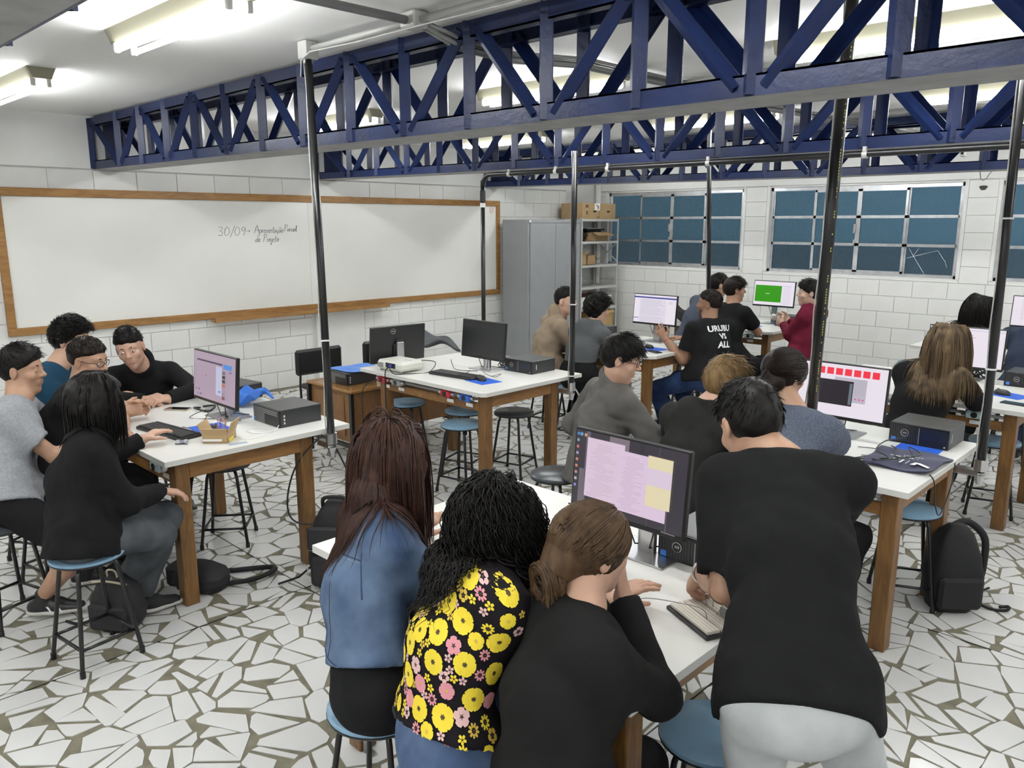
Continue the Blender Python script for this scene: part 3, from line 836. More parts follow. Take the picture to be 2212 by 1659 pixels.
for x in (0, rw):
    for y in (0, rd):
        s = 1 if x == 0 else -1; t = 1 if y == 0 else -1
        MB().box(min(x, x + s*.03), max(x, x + s*.03), min(y, y+t*.003), max(y, y+t*.003), 0, rh).box(min(x, x+s*.003), max(x, x+s*.003), min(y, y+t*.03), max(y, y+t*.03), 0, rh).obj('upright', m_rack, T)
SZ = (.14, .61, .94, 1.275, 1.635, 1.97)
for z in SZ:
    MB().box(.004, rw - .004, .004, rd - .004, z - .002, z).box(rw - .006, rw - .003, .003, rd - .003, z - .035, z).box(.003, rw - .003, .003, .006, z - .035, z).box(.003, rw - .003, rd - .006, rd - .003, z - .035, z).obj('shelf_board', m_rack, T)
for a, b in (((.0, .02, 1.64), (.0, rd, 1.28)), ((0, rd, 1.64), (0, .02, 1.28)), ((.0, .02, 1.27), (.0, rd, .95))):
    MB().tube([a, b], .009, 4).obj('cross_brace', m_rack, T)
for a, b in (((.02, rd, 1.62), (rw, rd, 1.30)), ((rw, rd, 1.62), (.02, rd, 1.30))):
    MB().tube([a, b], .009, 4).obj('cross_brace', m_rack, T)
def open_box(name, label, loc, w, d, h, rz=0, mt=None, flaps=(), t=.004, group=None, cat='box'):
    T = thing(name, label, cat, loc, rz, group); mt = mt or m_card
    m = MB().box(0, w, 0, t, 0, h).box(0, w, d - t, d, 0, h).box(0, t, 0, d, 0, h).box(w - t, w, 0, d, 0, h).box(0, w, 0, d, 0, t)
    m.obj('carton', mt, T)
    for (side, L, ang) in flaps:
        if side == 'y0': M_ = Matrix.Translation((0, 0, h)) @ Matrix.Rotation(ang, 4, 'X'); b = (0, w, -L, 0)
        elif side == 'y1': M_ = Matrix.Translation((0, d, h)) @ Matrix.Rotation(-ang, 4, 'X'); b = (0, w, 0, L)
        elif side == 'x1': M_ = Matrix.Translation((w, 0, h)) @ Matrix.Rotation(ang, 4, 'Y'); b = (0, L, 0, d)
        else: M_ = Matrix.Translation((0, 0, h)) @ Matrix.Rotation(-ang, 4, 'Y'); b = (-L, 0, 0, d)
        MB().box(b[0], b[1], b[2], b[3], 0, t, T=M_).obj('flap', mt, T)
    return T
# big carton on top of the rack
T = thing('carton', 'large brown cardboard carton with hand holes on top of the steel rack', 'box', (.14, 9.50, 1.972))
MB().rbox(0, .44, 0, .80, 0, .235, .003).obj('carton', m_card, T)
mk = mat('carton_print', (.13, .08, .04), .7)
m = MB()
for a, b, c, d in ((.24, .31, .10, .125), (.58, .65, .10, .125), ): m.box(.4402, .4412, a, b, c, d)
m.obj('hand_hole', m_blk, T)
m = MB(); m.box(.4402, .4408, .05, .12, .17, .21).box(.4402, .4408, .06, .12, .06, .07).box(.4402, .4408, .065, .11, .075, .12)
m.box(.4402, .4408, .33, .40, .02, .035); m.box(.4402, .4408, .38, .41, .09, .10); m.box(.4402, .4408, .37, .41, .06, .07)
for a in (.03, .165): m.box(.4402, .4408, .03, .145, a, a + .003)
m.box(.4402, .4408, .03, .033, .03, .165).box(.4402, .4408, .142, .145, .03, .165)
m.obj('print', mk, T); MB().box(.4403, .4415, .27, .40, .13, .235).obj('shipping_label', m_whiteprint, T, label='white shipping label')
MB().box(.4416, .4420, .31, .33, .19, .215).box(.4416, .4420, .34, .37, .15, .20).obj('print', mk, T)
open_box('open_carton', 'open brown carton with raised flaps and cables on the second rack shelf', (.22, 9.72, 1.637), .36, .40, .13, 0, m_card2, [('x1', .14, .35), ('y1', .14, .2)])
bb = MB()
for i in range(16):
    a = rng.uniform(0, 6.28, 4); bb.tube([(.42 + .10 * math.cos(t + a[0]) , 9.58 + .10 * math.sin(t * 1.3 + a[1]), 1.70 + .05 * math.sin(t * 2 + a[2]) + .0 * t) for t in np.linspace(0, 5, 14)], .008, 5)
bb.obj('cable_heap', m_blk, None, smooth=True, label='heap of black cables in the dark bag on the second rack shelf', cat='cables')
T = thing('laptop_stack', 'flat black device stacked above the open carton on the rack', 'device', (.2, 9.66, 1.80)); 
MB().rbox(0, .34, 0, .42, .0, .022, .005).obj('body', m_blk, T); MB().rbox(.02, .32, .02, .4, .024, .034, .003).obj('top_plate', m_conduit, T)
MB().box(.1, .3, .05, .38, -.03, 0).obj('spacer', m_blk, T)
T = open_box('small_carton', 'small brown carton on the third rack shelf, left one', (.25, 9.42, 1.277), .34, .16, .16, 0, m_card, [('x1', .08, -.6), ('y0', .06, .8)])
T = open_box('small_carton', 'small brown carton on the third rack shelf, right one with tape', (.28, 9.60, 1.277), .31, .20, .145, 0, m_card2, [('y1', .08, .9)])
T = thing('paper_pack', 'white plastic pack on top of the cartons on the third shelf', 'pack', (.40, 9.45, 1.44)); MB().rbox(0, .12, 0, .1, 0, .10, .02).obj('pack', m_whiteplastic, T)
T = thing('metal_instrument', 'light grey instrument box with printed symbols on the lower rack shelf', 'box', (.2, 9.44, .612))
MB().rbox(0, .40, 0, .80, 0, .17, .01).obj('case', m_whiteplastic, T)
m = MB(); 
for k in range(6): m.box(.4005, .402, .70 + .0, .78, .02 + .024 * k, .032 + .024 * k)
for k in range(5): m.box(.4005, .402, .10 + .05 * k, .13 + .05 * k, .03, .14)
m.obj('vent', m_blk, T)
MB().rbox(.1, .36, .12, .58, .172, .205, .02).tube([(.3, .1, .19), (.33, .3, .24), (.3, .5, .22), (.38, .72, .10)], .012, 6).obj('strap_bundle', mat('dark_red', (.08, .015, .02), .6), T)
open_box('tall_carton', 'tan carton on the lowest rack shelf', (.22, 9.85, .142), .38, .42, .40, 0, mat('tan_card', (.5, .33, .12), .8), [('x1', .05, .9)])
# ================================================================ teacher desk and chairs
T = thing('wooden_desk', 'brown wooden desk with black steel legs tucked behind the projector table', 'desk', (2.46, 3.50, 0))
m_deskw = wood('desk_wood', (.24, .115, .035), (.33, .165, .05), .25, (6, 1, 6), coat=.3)
m_deskp = wood('desk_panel', (.16, .075, .025), (.24, .115, .04), .5, (6, 6, 1))
MB().rbox(0, .66, 0, 1.25, .575, .60, .006).obj('desk_top', m_deskw, T)
MB().box(.02, .64, .03, .045, .16, .575).obj('side_panel', m_deskp, T); MB().box(.02, .64, 1.2, 1.215, .16, .575).obj('side_panel', m_deskp, T)
MB().box(.625, .64, .045, 1.2, .22, .575).obj('modesty_panel', m_deskp, T)
MB().box(.10, .52, .022, .029, .20, .54).obj('drawer_unit', m_deskp, T)
for x in (.0, .62):
    for y in (.0, 1.22): MB().rbox(x, x + .035, y, y + .03, 0, .575, .003).obj('leg', m_blksteel, T)
MB().box(0, .66, .0, .03, .12, .15).obj('foot_rail', m_blksteel, T); MB().box(0, .66, 1.22, 1.25, .12, .15).obj('foot_rail', m_blksteel, T)
def chairb(x, y, rz, label):
    T = thing('padded_chair', label, 'chair', (x, y, 0), rz, 'black padded chairs')
    MB().rbox(-.22, .22, -.22, .2, .40, .45, .02).obj('seat', m_blk, T)
    MB().rbox(-.25, .25, -.25, -.20, .52, .76, .022).obj('backrest', m_blk, T)
    for sx in (-.2, .2):
        MB().tube([(sx, -.22, .6), (sx, -.24, .42), (sx, -.22, 0)], .011, 6).obj('leg', m_blksteel, T); MB().tube([(sx, .18, .42), (sx, .2, 0)], .011, 6).obj('leg', m_blksteel, T)
    return T
chairb(2.10, 4.00, math.pi/2 + math.pi, 'black padded chair whose backrest shows left of the turned monitor')
chairb(2.10, 4.75, math.pi/2 + math.pi, 'black padded chair behind the projector table covered by a grey jacket')
# ================================================================ electronics
m_pcside = mat('pc_side', (.030, .031, .033), .33); m_pcfront = mat('pc_front', (.007, .007, .008), .4)
m_sky = mat('sticker_blue', (.05, .2, .65), .4)
def ring_logo(m, x, y, z, r, plane='xz', txt=True):
    m.m(m_silver)
    cs = [(math.cos(t), math.sin(t)) for t in np.linspace(0, 2*math.pi, 21)[:-1]]
    m.tube([(x + r*c, y, z + r*s) if plane == 'xz' else (x, y + r*c, z + r*s) for c, s in cs], r*.10, 4, closed=True)
    if txt:
        for k in (-1, 0, 1):
            a = x + k*r*.38
            if plane == 'xz': m.box(a - r*.1, a + r*.1, y - .0008, y, z - r*.28, z + r*.28)
            else: m.box(x - .0008, x + .0008, y + k*r*.38 - r*.1, y + k*r*.38 + r*.1, z - r*.28, z + r*.28)
def pc(x0, y0, label, w=.285, d=.27, h=.098, old=False, z=ZTAB, parts_=True, rz=0):
    T = thing('desktop_computer', label, 'computer', (x0, y0, z), rz, 'desktop computers')
    MB().rbox(0, w, .012, d, 0, h, .003).obj('case', m_pcside, T)
    m = MB().m(m_pcfront).rbox(.0, w, 0, .014, 0, h, .003)
    if old:
        m.m(m_conddark)
        for k in range(9):
            if k < 3: m.box(.006, w*.95, -.002, .001, h - .014 - k*.010, h - .009 - k*.010)
            else: m.box(.006, w*.45, -.002, .001, h - .014 - k*.010, h - .009 - k*.010)
        m.m(m_sky).box(.008, .028, -.003, 0, .012, .026)
    else:
        m.m(m_conddark); m.box(w*.50, w*.515, -.003, 0, .008, h - .012)
        m.m(m_pcside)
        for k in range(12): m.box(.01 + k*.011, .015 + k*.011, -.0012, 0, .01, h - .01)
        m.m(mat('bay_blue', (.012, .016, .03), .3)).box(w*.53, w*.97, -.0022, 0, h*.35, h - .012)
        ring_logo(m, w*.27, -.003, h*.55, h*.17)
        m.m(m_sky).box(.014, .036, -.0035, 0, .010, .030)
        m.m(m_whiteprint).box(w*.93, w*.95, -.0035, 0, .012, .017)
    m.obj('front_panel', None, T)
    m = MB().m(m_whiteprint)
    if old:
        for k in range(3): m.box(w, w + .0008, .03, .038, .018 + k*.02, .030 + k*.02)
    else: m.box(w, w + .0008, .05, .056, h*.3, h*.7)
    m.obj('side_mark', None, T)
    return T
pc(4.13, 2.145, 'black desktop computer on the left group table beside the black pole', old=True)
pc(4.055, 4.285, 'black desktop computer on the projector table beside the blank monitor')
pc(6.925, 4.24, 'black desktop computer behind the navy cloth bag', h=.105)
pc(6.885, 2.165, 'black desktop computer beside the nearest monitor, under the standing man\'s arm')
pc(6.985, 6.31, 'black desktop computer at the right edge beside the long-haired student\'s monitor')
pc(4.20, 8.42, 'black desktop computer behind the maroon hoodie student\'s hands', old=True)
pc(3.22, 6.2, 'black desktop computer by the far left monitor stand, mostly hidden', old=True)
T = pc(2.62, 3.60, 'black desktop computer lying on the brown desk with a blue folder on top', old=True, z=.60, w=.30, d=.30)
T = thing('desktop_computer', 'black desktop computer behind the left group monitor', 'computer', (3.30, 2.18, ZTAB), .15, 'desktop computers'); MB().rbox(0, .34, 0, .27, 0, .10, .006).obj('case', m_pcside, T)
def sheet(name, label, pts, th, mt, cat, wav=.0, n=10):
    # quad cloth/folder from 4 corner points
    P = [Vector(p) for p in pts]; m = MB(); vs = []
    for i in range(n + 1):
        for j in range(n + 1):
            u, v = i / n, j / n
            p = (P[0]*(1-u) + P[1]*u)*(1-v) + (P[3]*(1-u) + P[2]*u)*v
            p = p + Vector((0, 0, th + wav * (math.sin(u*7 + v*3) + math.sin(v*9 - u*4) + 2) * .5)); vs.append(p)
    N = n + 1; b = [Vector((p.x, p.y, P[0].z*(1-.0) if False else p.z - th - wav*.0)) for p in vs]
    fs = [(i*N + j, (i+1)*N + j, (i+1)*N + j + 1, i*N + j + 1) for i in range(n) for j in range(n)]
    o = len(vs); fs2 = [tuple(o + k for k in f[::-1]) for f in fs]
    ed = [i*N for i in range(N)] + [n*N + j for j in range(1, N)] + [i*N + n for i in range(n-1, -1, -1)] + [j for j in range(n-1, 0, -1)]
    fs3 = [(ed[k], ed[(k+1) % len(ed)], o + ed[(k+1) % len(ed)], o + ed[k]) for k in range(len(ed))]
    m.add(vs + b, [f[::-1] for f in []] + fs + fs2 + [f[::-1] for f in fs3])
    return m.obj(name, mt, None, smooth=True, sharp=50, label=label, cat=cat)
sheet('blue_folder', 'bright blue plastic folder lying on the computer on the brown desk', [(2.62, 3.62, .70), (2.95, 3.66, .70), (2.98, 3.95, .705), (2.68, 3.98, .705)], .004, mat('folder_blue', (.06, .20, .62), .4), 'folder', .006)
sheet('blue_cloth', 'blue cloth bunched behind the left group monitor', [(3.66, 2.18, .80), (3.86, 2.26, .795), (3.80, 2.46, .80), (3.62, 2.40, .80)], .012, mat('cloth_blue', (.03, .15, .55), .7), 'cloth', .045)
def rects(m, w, h, z0, items, y=-.0012, x0=None):
    x0 = -w/2 if x0 is None else x0
    for i, (u0, v0, u1, v1, col, k) in enumerate(items):
        yy = y - .00025 * (i + 1)
        m.m(em(col, k)).add([(x0 + u0*w, yy, z0 + v0*h), (x0 + u1*w, yy, z0 + v0*h), (x0 + u1*w, yy, z0 + v1*h), (x0 + u0*w, yy, z0 + v1*h)], [(0, 1, 2, 3)])
PINK = (.80, .66, .80); WHT = (.93, .86, .95)
def lines(u0, u1, v0, v1, n, col=(.45, .38, .48), ragged=.5, th=.35, seed=1, indent=0.):
    r = random.Random(seed); out = []
    for i in range(n):
        v = v1 - (i + .5) * (v1 - v0) / n; L = (u1 - u0) * (1 - ragged * r.random())
        a = u0 + indent * (u1 - u0) * (r.random()) ; L = min(L, u1 - a)
        out.append((a, v, a + L, v + th * (v1 - v0) / n, col, .8))
    return out
def monitor(x, y, label, items, w=.49, h=.30, zoff=.10, yaw=0., tilt=-.09, depth=.05, base=True, bg_=WHT, bk=.86, logo=False, off=False, cabs=True, bx=0.):
    T = thing('monitor', label, 'monitor', (x, y, ZTAB), yaw, 'flat monitors')
    R = Matrix.Translation((0, -.0, zoff)) @ Matrix.Rotation(tilt, 4, 'X')
    m = MB().m(m_blk).rbox(-w/2, w/2, 0, .022, 0, h, .003, T=R); m.rbox(-w*(.10 if logo else .3), w*(.10 if logo else .3), .022, .042, h*.15, h*(.5 if logo else .75), .008, T=R)
    m.obj('panel', None, T)
    s = MB(); bz = .008
    if off: s.m(mat('screen_off', (.02, .021, .022), .25)).add([R @ Vector(p) for p in ((-w/2 + bz, -.001, .018), (w/2 - bz, -.001, .018), (w/2 - bz, -.001, h - bz), (-w/2 + bz, -.001, h - bz))], [(0, 1, 2, 3)])
    else:
        t = MB(); rects(t, w - 2*bz, h - .026, .018, [(0, 0, 1, 1, bg_, bk)] + items)
        t.v = [tuple(R @ Vector(p)) for p in t.v]; s = t
    s.obj('screen', None, T)
    MB().rbox(bx - .033, bx + .033, .045, .075, .0, zoff + h*.55, .006).obj('stand_neck', m_silver, T)
    MB().rbox(bx - .12, bx + .12, -.03, .15, .0, .008, .003).obj('stand_base', m_silver, T)
    MB().rbox(bx - .03, bx + .03, .03, .06, zoff + h*.4, zoff + h*.6, .004).obj('mount', m_blk, T)
    if logo:
        q = MB(); ring_logo(q, 0, 0, 0, .020)
        q.v = [tuple(R @ (Matrix.Translation((.05, .024, h*.86)) @ Matrix.Rotation(math.pi, 4, 'Z')) @ Vector(p)) for p in q.v]; q.obj('logo', None, T)
    if cabs:
        for k, s_ in enumerate((-1, 1)):
            MB().tube([(bx + s_*.03, .03, zoff + h*.2), (bx + s_*.05, .02, zoff - .01), (bx + s_*.03, .03, zoff - .07), (bx + s_*.02, .09, .02), (bx + s_*.06, .16, .006)], .003, 5).obj('cable', m_blk, T, smooth=True)
    return T
# M1: shop page
it = [(.03, .90, .97, .905, (.6, .5, .6), .8), (.08, .80, .70, .835, (.10, .07, .13), .8), (.72, .74, .92, .84, (.10, .30, .75), .9), (.55, .15, .69, .76, (.60, .62, .80), .85),
      (.10, .05, .13, .08, (.2, .2, .45), .8), (.16, .06, .20, .09, (.12, .12, .45), .8), (.05, .15, .08, .19, (.3, .2, .3), .8), (.12, .16, .16, .19, (.15, .15, .55), .8), (.62, .22, .66, .25, (.12, .12, .45), .8),
      (.86, .68, .92, .71, (.15, .2, .55), .8), (.30, .50, .33, .52, (.7, .1, .15), .8)]
for k, c in enumerate([(.25, .2, .25), (.08, .07, .08), (.12, .08, .06), (.62, .22, .12), (.45, .35, .45), (.4, .3, .38), (.25, .12, .14)]): it.append((.71, .62 - k*.088, .78, .69 - k*.088, c, .8))
for k in range(16): it.append((.08 + .12*(k % 4), .70 - .13*(k//4), .15 + .12*(k % 4), .71 - .13*(k//4), (.45, .38, .5), .8))
it += lines(.80, .95, .08, .66, 14, seed=3) + lines(.04, .14, .25, .72, 12, seed=4)
monitor(3.90, 2.02, 'lit monitor on the left group table showing a web page with a blue button', it, w=.535, h=.30, zoff=.078, bg_=(.52, .40, .50), bk=.8, bx=.05)
monitor(3.93, 4.16, 'blank black monitor facing the camera on the projector table', [], w=.475, h=.295, zoff=.088, off=True)
T = monitor(3.25, 3.86, 'monitor turned to the wall showing its back with a ring logo', [], w=.50, h=.29, zoff=.03, yaw=-math.pi/2 - .12, off=True, logo=True, cabs=False)
# M4: nearest monitor with two text windows
grt = [(.05, .0, .12, .5, (.30, .26, .31), .5), (.32, .68, .50, 1., (.34, .28, .33), .6), (.28, .0, .42, .2, (.36, .30, .36), .6), (.70, .0, .705, .9, (.20, .18, .22), .5), (.76, .1, .77, 1., (.16, .14, .18), .5), (.60, .2, .63, 1, (.07, .06, .08), .5), (.86, .0, .87, .7, (.20, .18, .22), .5), (.10, .4, .14, 1, (.26, .22, .28), .5)]
ic = [(.012, .93 - k*.085, .035, .965 - k*.085, c, .8) for k, c in enumerate([(.1, .3, .7), (.3, .4, .5), (.7, .2, .25), (.5, .4, .6), (.7, .3, .2), (.7, .3, .2), (.7, .3, .3), (.6, .6, .65), (.3, .3, .7)])]
ic += [(.045, .93, .07, .97, (.15, .45, .8), .8), (.085, .93, .11, .97, (.7, .4, .2), .8)]
win = [(.12, .16, .47, .93, (.80, .63, .78), .86), (.42, .10, .86, .86, (.80, .63, .80), .86), (.68, .30, .90, .86, (.84, .74, .46), .86), (.69, .54, .89, .70, (.82, .68, .80), .86)]
win[2] = (.68, .26, .89, .88, (.86, .77, .50), .86); win[3] = (.68, .52, .89, .73, (.80, .66, .80), .86)
tx = lines(.15, .40, .18, .88, 30, (.64, .50, .63), .6, .25, 5, .3) + lines(.45, .66, .14, .82, 28, (.64, .50, .65), .6, .25, 6, .35)
task = [(.0, .0, .14, .02, (.05, .05, .06), .6)] + [(.86 + .012*k, .012, .866 + .012*k, .022, (.8, .7, .75), .8) for k in range(10)] + [(.02 + .02*k, .02, .028 + .02*k, .032, (.8, .8, .8), .8) for k in range(4)]
monitor(6.785, 2.10, 'large lit monitor nearest the camera with two text windows on a grey rock wallpaper', grt + ic + win + tx + task, w=.475, h=.30, zoff=.105, bg_=(.075, .065, .085), bk=.6, bx=.06)
# M5: red squares
it = [(.06 + .098*k, .80, .06 + .098*k + .075, .93, (.88, .04, .07), 1.) for k in range(9)]
it += [(.45, .30, .80, .76, (.62, .58, .68), .8)] + lines(.66, .78, .45, .74, 10, (.5, .46, .58), .1, .2, 8) + [(.20, .22, .66, .70, (.035, .03, .04), .7), (.62, .25, .65, .66, (.2, .25, .3), .7)]
it += [(.685 + .04*k, .36, .705 + .04*k, .385, (.8, .1, .25), .9) for k in range(3)]
monitor(6.675, 4.15, 'lit monitor with a row of red squares beside the thick black pole', it, w=.50, h=.30, zoff=.09)
monitor(6.71, 6.33, 'lit monitor with a text page in front of the long-haired student in black', lines(.18, .62, .25, .9, 11, (.55, .50, .68), .5, .3, 9) + [(.80, .86, .84, .875, (.2, .2, .25), .8), (0, .93, 1, .95, (.7, .66, .85), .86)], w=.505, h=.30, zoff=.085)
monitor(4.04, 6.32, 'lit monitor with a dark blue header bar on the table with a chamfered corner', [(0, .88, 1, .93, (.05, .06, .38), .8), (.13, .0, .77, .85, (.84, .78, .88), .86), (.13, .55, .77, .57, (.93, .86, .95), .86), (.13, .25, .77, .27, (.93, .86, .95), .86), (0, .14, .12, .165, (.1, .12, .5), .8)] + lines(.16, .76, .03, .84, 22, (.68, .64, .78), .3, .3, 10) + lines(.83, .96, .7, .8, 3, (.7, .55, .65), .4, .3, 11), w=.485, h=.29, zoff=.165)
monitor(4.21, 8.42, 'lit monitor showing a bright green rectangle by the windows', [(.03, .13, .69, .83, (.035, .32, .005), .95), (.30, .47, .40, .495, (.7, .85, .7), .9), (.73, .05, .92, .80, (.86, .80, .92), .86), (.72, .82, .92, .835, (.5, .5, .7), .8)], w=.49, h=.29, zoff=.195)
monitor(6.78, 8.42, 'lit monitor at the far right edge behind the navy shirt', lines(.15, .8, .2, .9, 14, (.75, .6, .72), .5, .3, 12), w=.49, h=.29, zoff=.18)
# keyboards
def keyboard(x, y, rz, label, z=ZTAB):
    T = thing('keyboard', label, 'keyboard', (x, y, z), rz, 'black keyboards')
    MB().rbox(0, .43, 0, .13, 0, .018, .004).obj('body', m_blk, T)
    m = MB(); mk_ = mat('key_black', (.03, .03, .032), .5)
    for r in range(6):
        yy = .012 + r * .0185 + (.004 if r == 5 else 0)
        xx = .01
        while xx < .415:
            wk = .0155 if not (r == 0 and .08 < xx < .17) else .09
            if .285 < xx < .292 or .345 < xx < .352: xx += .008; continue
            m.box(xx, min(xx + wk, .42), yy, yy + .0155, .018, .023); xx += wk + .0028
    k = m.obj('key_field', mk_, T, kind='stuff')
    return T
keyboard(3.86, 1.585, .14, 'black keyboard on the left group table in front of the clasped hands')
keyboard(3.76, 3.765, .10, 'black keyboard on the projector table next to the blue mouse pad')
keyboard(6.55, 5.70, -.03, 'keyboard at the right elbow of the long-haired student in black')
keyboard(3.62, 5.95, .0, 'keyboard in front of the student in the grey hoodie')
def mouse(x, y, rz, label, z):
    T = thing('mouse', label, 'mouse', (x, y, z), rz, 'black computer mice')
    m = MB(); vs = []; n = 12; k = 6
    prof = [(1., 0), (1.0, .35), (.88, .7), (.6, .93), (.25, 1.)]
    for r, zz in prof:
        for i in range(n):
            t = 2*math.pi*i/n; vs.append((.032*r*math.cos(t), .056*r*math.sin(t), .034*zz))
    fs = [(j*n + i, j*n + (i+1) % n, (j+1)*n + (i+1) % n, (j+1)*n + i) for j in range(4) for i in range(n)] + [tuple(range(4*n, 5*n)), tuple(range(n-1, -1, -1))]
    m.add(vs, fs); m.obj('shell', m_blk, T, smooth=True, sharp=60)
    MB().cyl((-.004, .028, .031), (.004, .028, .031), .008, n=8).obj('wheel', m_conddark, T)
    return T
def pad(x, y, rz, label, w=.22, d=.18, mt=None):
    return MB().rbox(0, w, 0, d, 0, .003, .001, T=Matrix.Translation((x, y, ZTAB)) @ rotz(rz)).obj('mouse_pad', mt or m_bluepad, None, label=label, cat='mouse pad')
pad(4.135, 3.79, -.15, 'blue mouse pad on the projector table under a black mouse'); mouse(4.23, 3.87, 1.2, 'black mouse on the blue pad of the projector table', ZTAB + .003)
pad(4.03, 1.80, -.1, 'blue mouse pad behind the small open carton'); mouse(4.22, 1.86, 1.0, 'black mouse half hidden behind the small open carton', ZTAB + .003)
pad(6.985, 5.90, -.35, 'blue mouse pad near the black pole at the right edge', .2, .17); mouse(7.06, 5.94, 1.2, 'black mouse on the blue pad at the right edge table', ZTAB + .003)
pad(7.0, 4.03, .05, 'blue mouse pad sticking out between the navy bag and the computer', .20, .20)
pad(4.17, 5.88, -.1, 'blue mouse pad beside the phone on the chamfered table'); mouse(4.24, 5.97, 1.2, 'black mouse on the pad near the resting forearm', ZTAB + .003)
pad(4.02, 7.98, .0, 'blue mouse pad next to the turquoise bottle')
def phone(x, y, rz, label, col=m_blk, scr=(.01, .01, .012)):
    T = thing('phone', label, 'phone', (x, y, ZTAB), rz, 'phones on the tables')
    MB().rbox(0, .15, 0, .072, 0, .008, .003).obj('body', col, T); MB().box(.004, .146, .004, .068, .008, .0085).obj('screen', mat('phone_glass_%d' % int(scr[2]*100), scr, .12), T)
phone(3.52, 1.875, .65, 'phone in a pale case lying right of the clasped hands', mat('phone_case', (.45, .38, .30), .5))
phone(4.31, 5.81, -.3, 'black phone on the chamfered table in front of the outstretched hand')
phone(7.11, 5.66, -.15, 'black phone with reflections at the right edge', m_blk, (.03, .06, .09))
# projector
T = thing('projector', 'white projector on the left end of the projector table', 'projector', (3.33, 3.60, ZTAB), .02)
m_projw = mat('projector_white', (.75, .75, .68), .4)
MB().rbox(0, .30, 0, .235, .012, .085, .02).obj('body', m_projw, T)
MB().rbox(.005, .295, .004, .23, .068, .073, .002).obj('seam', m_blk, T) if False else None
m = MB().box(.12, .235, -.0015, .002, .035, .072); m.obj('port_panel', m_blk, T); MB().rbox(.17, .20, -.02, 0, .045, .062, .003).obj('plug', mat('vga_blue', (.05, .05, .5), .4), T)
m = MB()
for k in range(8): m.box(.02 + k*.009, .025 + k*.009, -.0015, .001, .03, .066)
m.obj('vent', m_conddark, T)
for x in (.03, .27): MB().cyl((x, .03, 0), (x, .03, .014), .012, n=8).obj('foot', m_conddark, T)
for k in range(3): MB().box(.19 + .03*k, .21 + .03*k, .12, .14, .0851, .0856).obj('button', m_conduit, T)
def cat_(P, n=6):
    P = [Vector(p) for p in P]; out = []
    for i in range(len(P) - 1):
        a = P[max(i-1, 0)]; b = P[i]; c = P[i+1]; d = P[min(i+2, len(P)-1)]
        for k in range(n):
            t = k / n; out.append(.5 * ((2*b) + (c - a)*t + (2*a - 5*b + 4*c - d)*t*t + (-a + 3*b - 3*c + d)*t**3))
    out.append(P[-1]); return out
def cable(pts, r, label, mt=None, name='cable'):
    return MB().tube(cat_(pts), r, 6).obj(name, mt or m_blk, None, smooth=True, label=label, cat='cable')
zt = ZTAB + .004
cable([(3.52, 3.575, .85), (3.60, 3.56, .80), (3.66, 3.66, zt), (3.72, 3.80, zt), (3.66, 3.92, .85), (3.55, 3.85, .86)], .0035, 'black cable looping from the projector')
cable([(3.50, 3.59, .83), (3.52, 3.545, .81), (3.525, 3.535, .70), (3.53, 3.53, .45), (3.45, 3.55, .25), (3.43, 3.6, .05), (3.38, 3.65, .006)], .0045, 'black power cord hanging over the table edge below the projector')
cable([(3.36, 3.58, .72), (3.29, 3.50, .65), (3.27, 3.50, .45), (3.28, 3.52, .2), (3.30, 3.6, .006)], .004, 'black cord hanging from the red socket beside the brown desk')
cable([(4.28, 3.92, .82), (4.30, 4.0, .83), (4.22, 4.02, zt), (4.10, 4.05, zt), (3.98, 4.12, zt)], .002, 'thin mouse cable on the projector table')
cable([(3.95, 4.1, zt), (3.80, 4.02, zt), (3.72, 4.04, .83), (3.70, 4.05, .86)], .0025, 'thin cable left of the blank monitor base')
cable([(3.90, 3.90, .80), (3.95, 3.97, zt), (3.88, 4.08, zt)], .0025, 'keyboard cable on the projector table')
cable([(4.03, 1.77, .80), (4.08, 1.84, zt), (3.98, 1.95, .86), (3.83, 1.90, zt), (3.97, 2.0, zt), (4.10, 2.08, zt)], .0022, 'thin looping keyboard cable on the left group table')
cable([(3.62, 2.06, zt), (3.67, 2.0, .81), (3.75, 2.05, zt), (3.70, 2.12, .81), (3.60, 2.09, zt)], .006, 'short thick cable coil left of the lit monitor')
def coil(cx, cy, cz, r, n, th, label, mt=None, h=.04, seed=0):
    rr = random.Random(seed); pts = []
    for i in range(n * 8):
        t = i / 8 * 2 * math.pi; q = r * (1 + .35 * math.sin(i * .7 + seed)); pts.append((cx + q * math.cos(t) * 1.2, cy + q * math.sin(t) * .7, max(cz + th, cz + h/2 + h/2 * math.sin(i * 1.3 + seed))))
    return MB().tube(pts, th, 5).obj('cable_coil', mt or m_blk, None, smooth=True, label=label, cat='cable')
coil(4.06, 2.30, ZTAB, .06, 5, .004, 'tangle of black cable between the lit monitor and the computer', seed=2)
coil(3.98, 4.36, ZTAB, .05, 4, .004, 'tangle of black cable behind the blank monitor', seed=3)
coil(6.88, 2.28, ZTAB, .035, 4, .004, 'black cable bundle behind the nearest monitor stand', h=.12, seed=4)
coil(6.80, 6.5, ZTAB, .05, 5, .005, 'black cable tangle under the monitor of the long-haired student', h=.07, seed=5)
coil(4.07, 6.47, ZTAB, .04, 4, .005, 'black cable bundle behind the monitor with the blue header', h=.15, seed=6)
coil(4.37, 8.3, ZTAB, .05, 3, .005, 'black cable bundle at the foot of the green screen', h=.06, seed=7)
cable([(4.42, 2.14, .81), (4.46, 2.08, zt), (4.42, 2.0, zt), (4.34, 1.99, zt), (4.32, 2.06, zt), (4.42, 2.08, zt), (4.50, 2.0, zt), (4.50, 1.9, zt), (4.44, 1.9, zt)], .0022, 'thin white cable loop beside the small open carton', m_whiteprint)
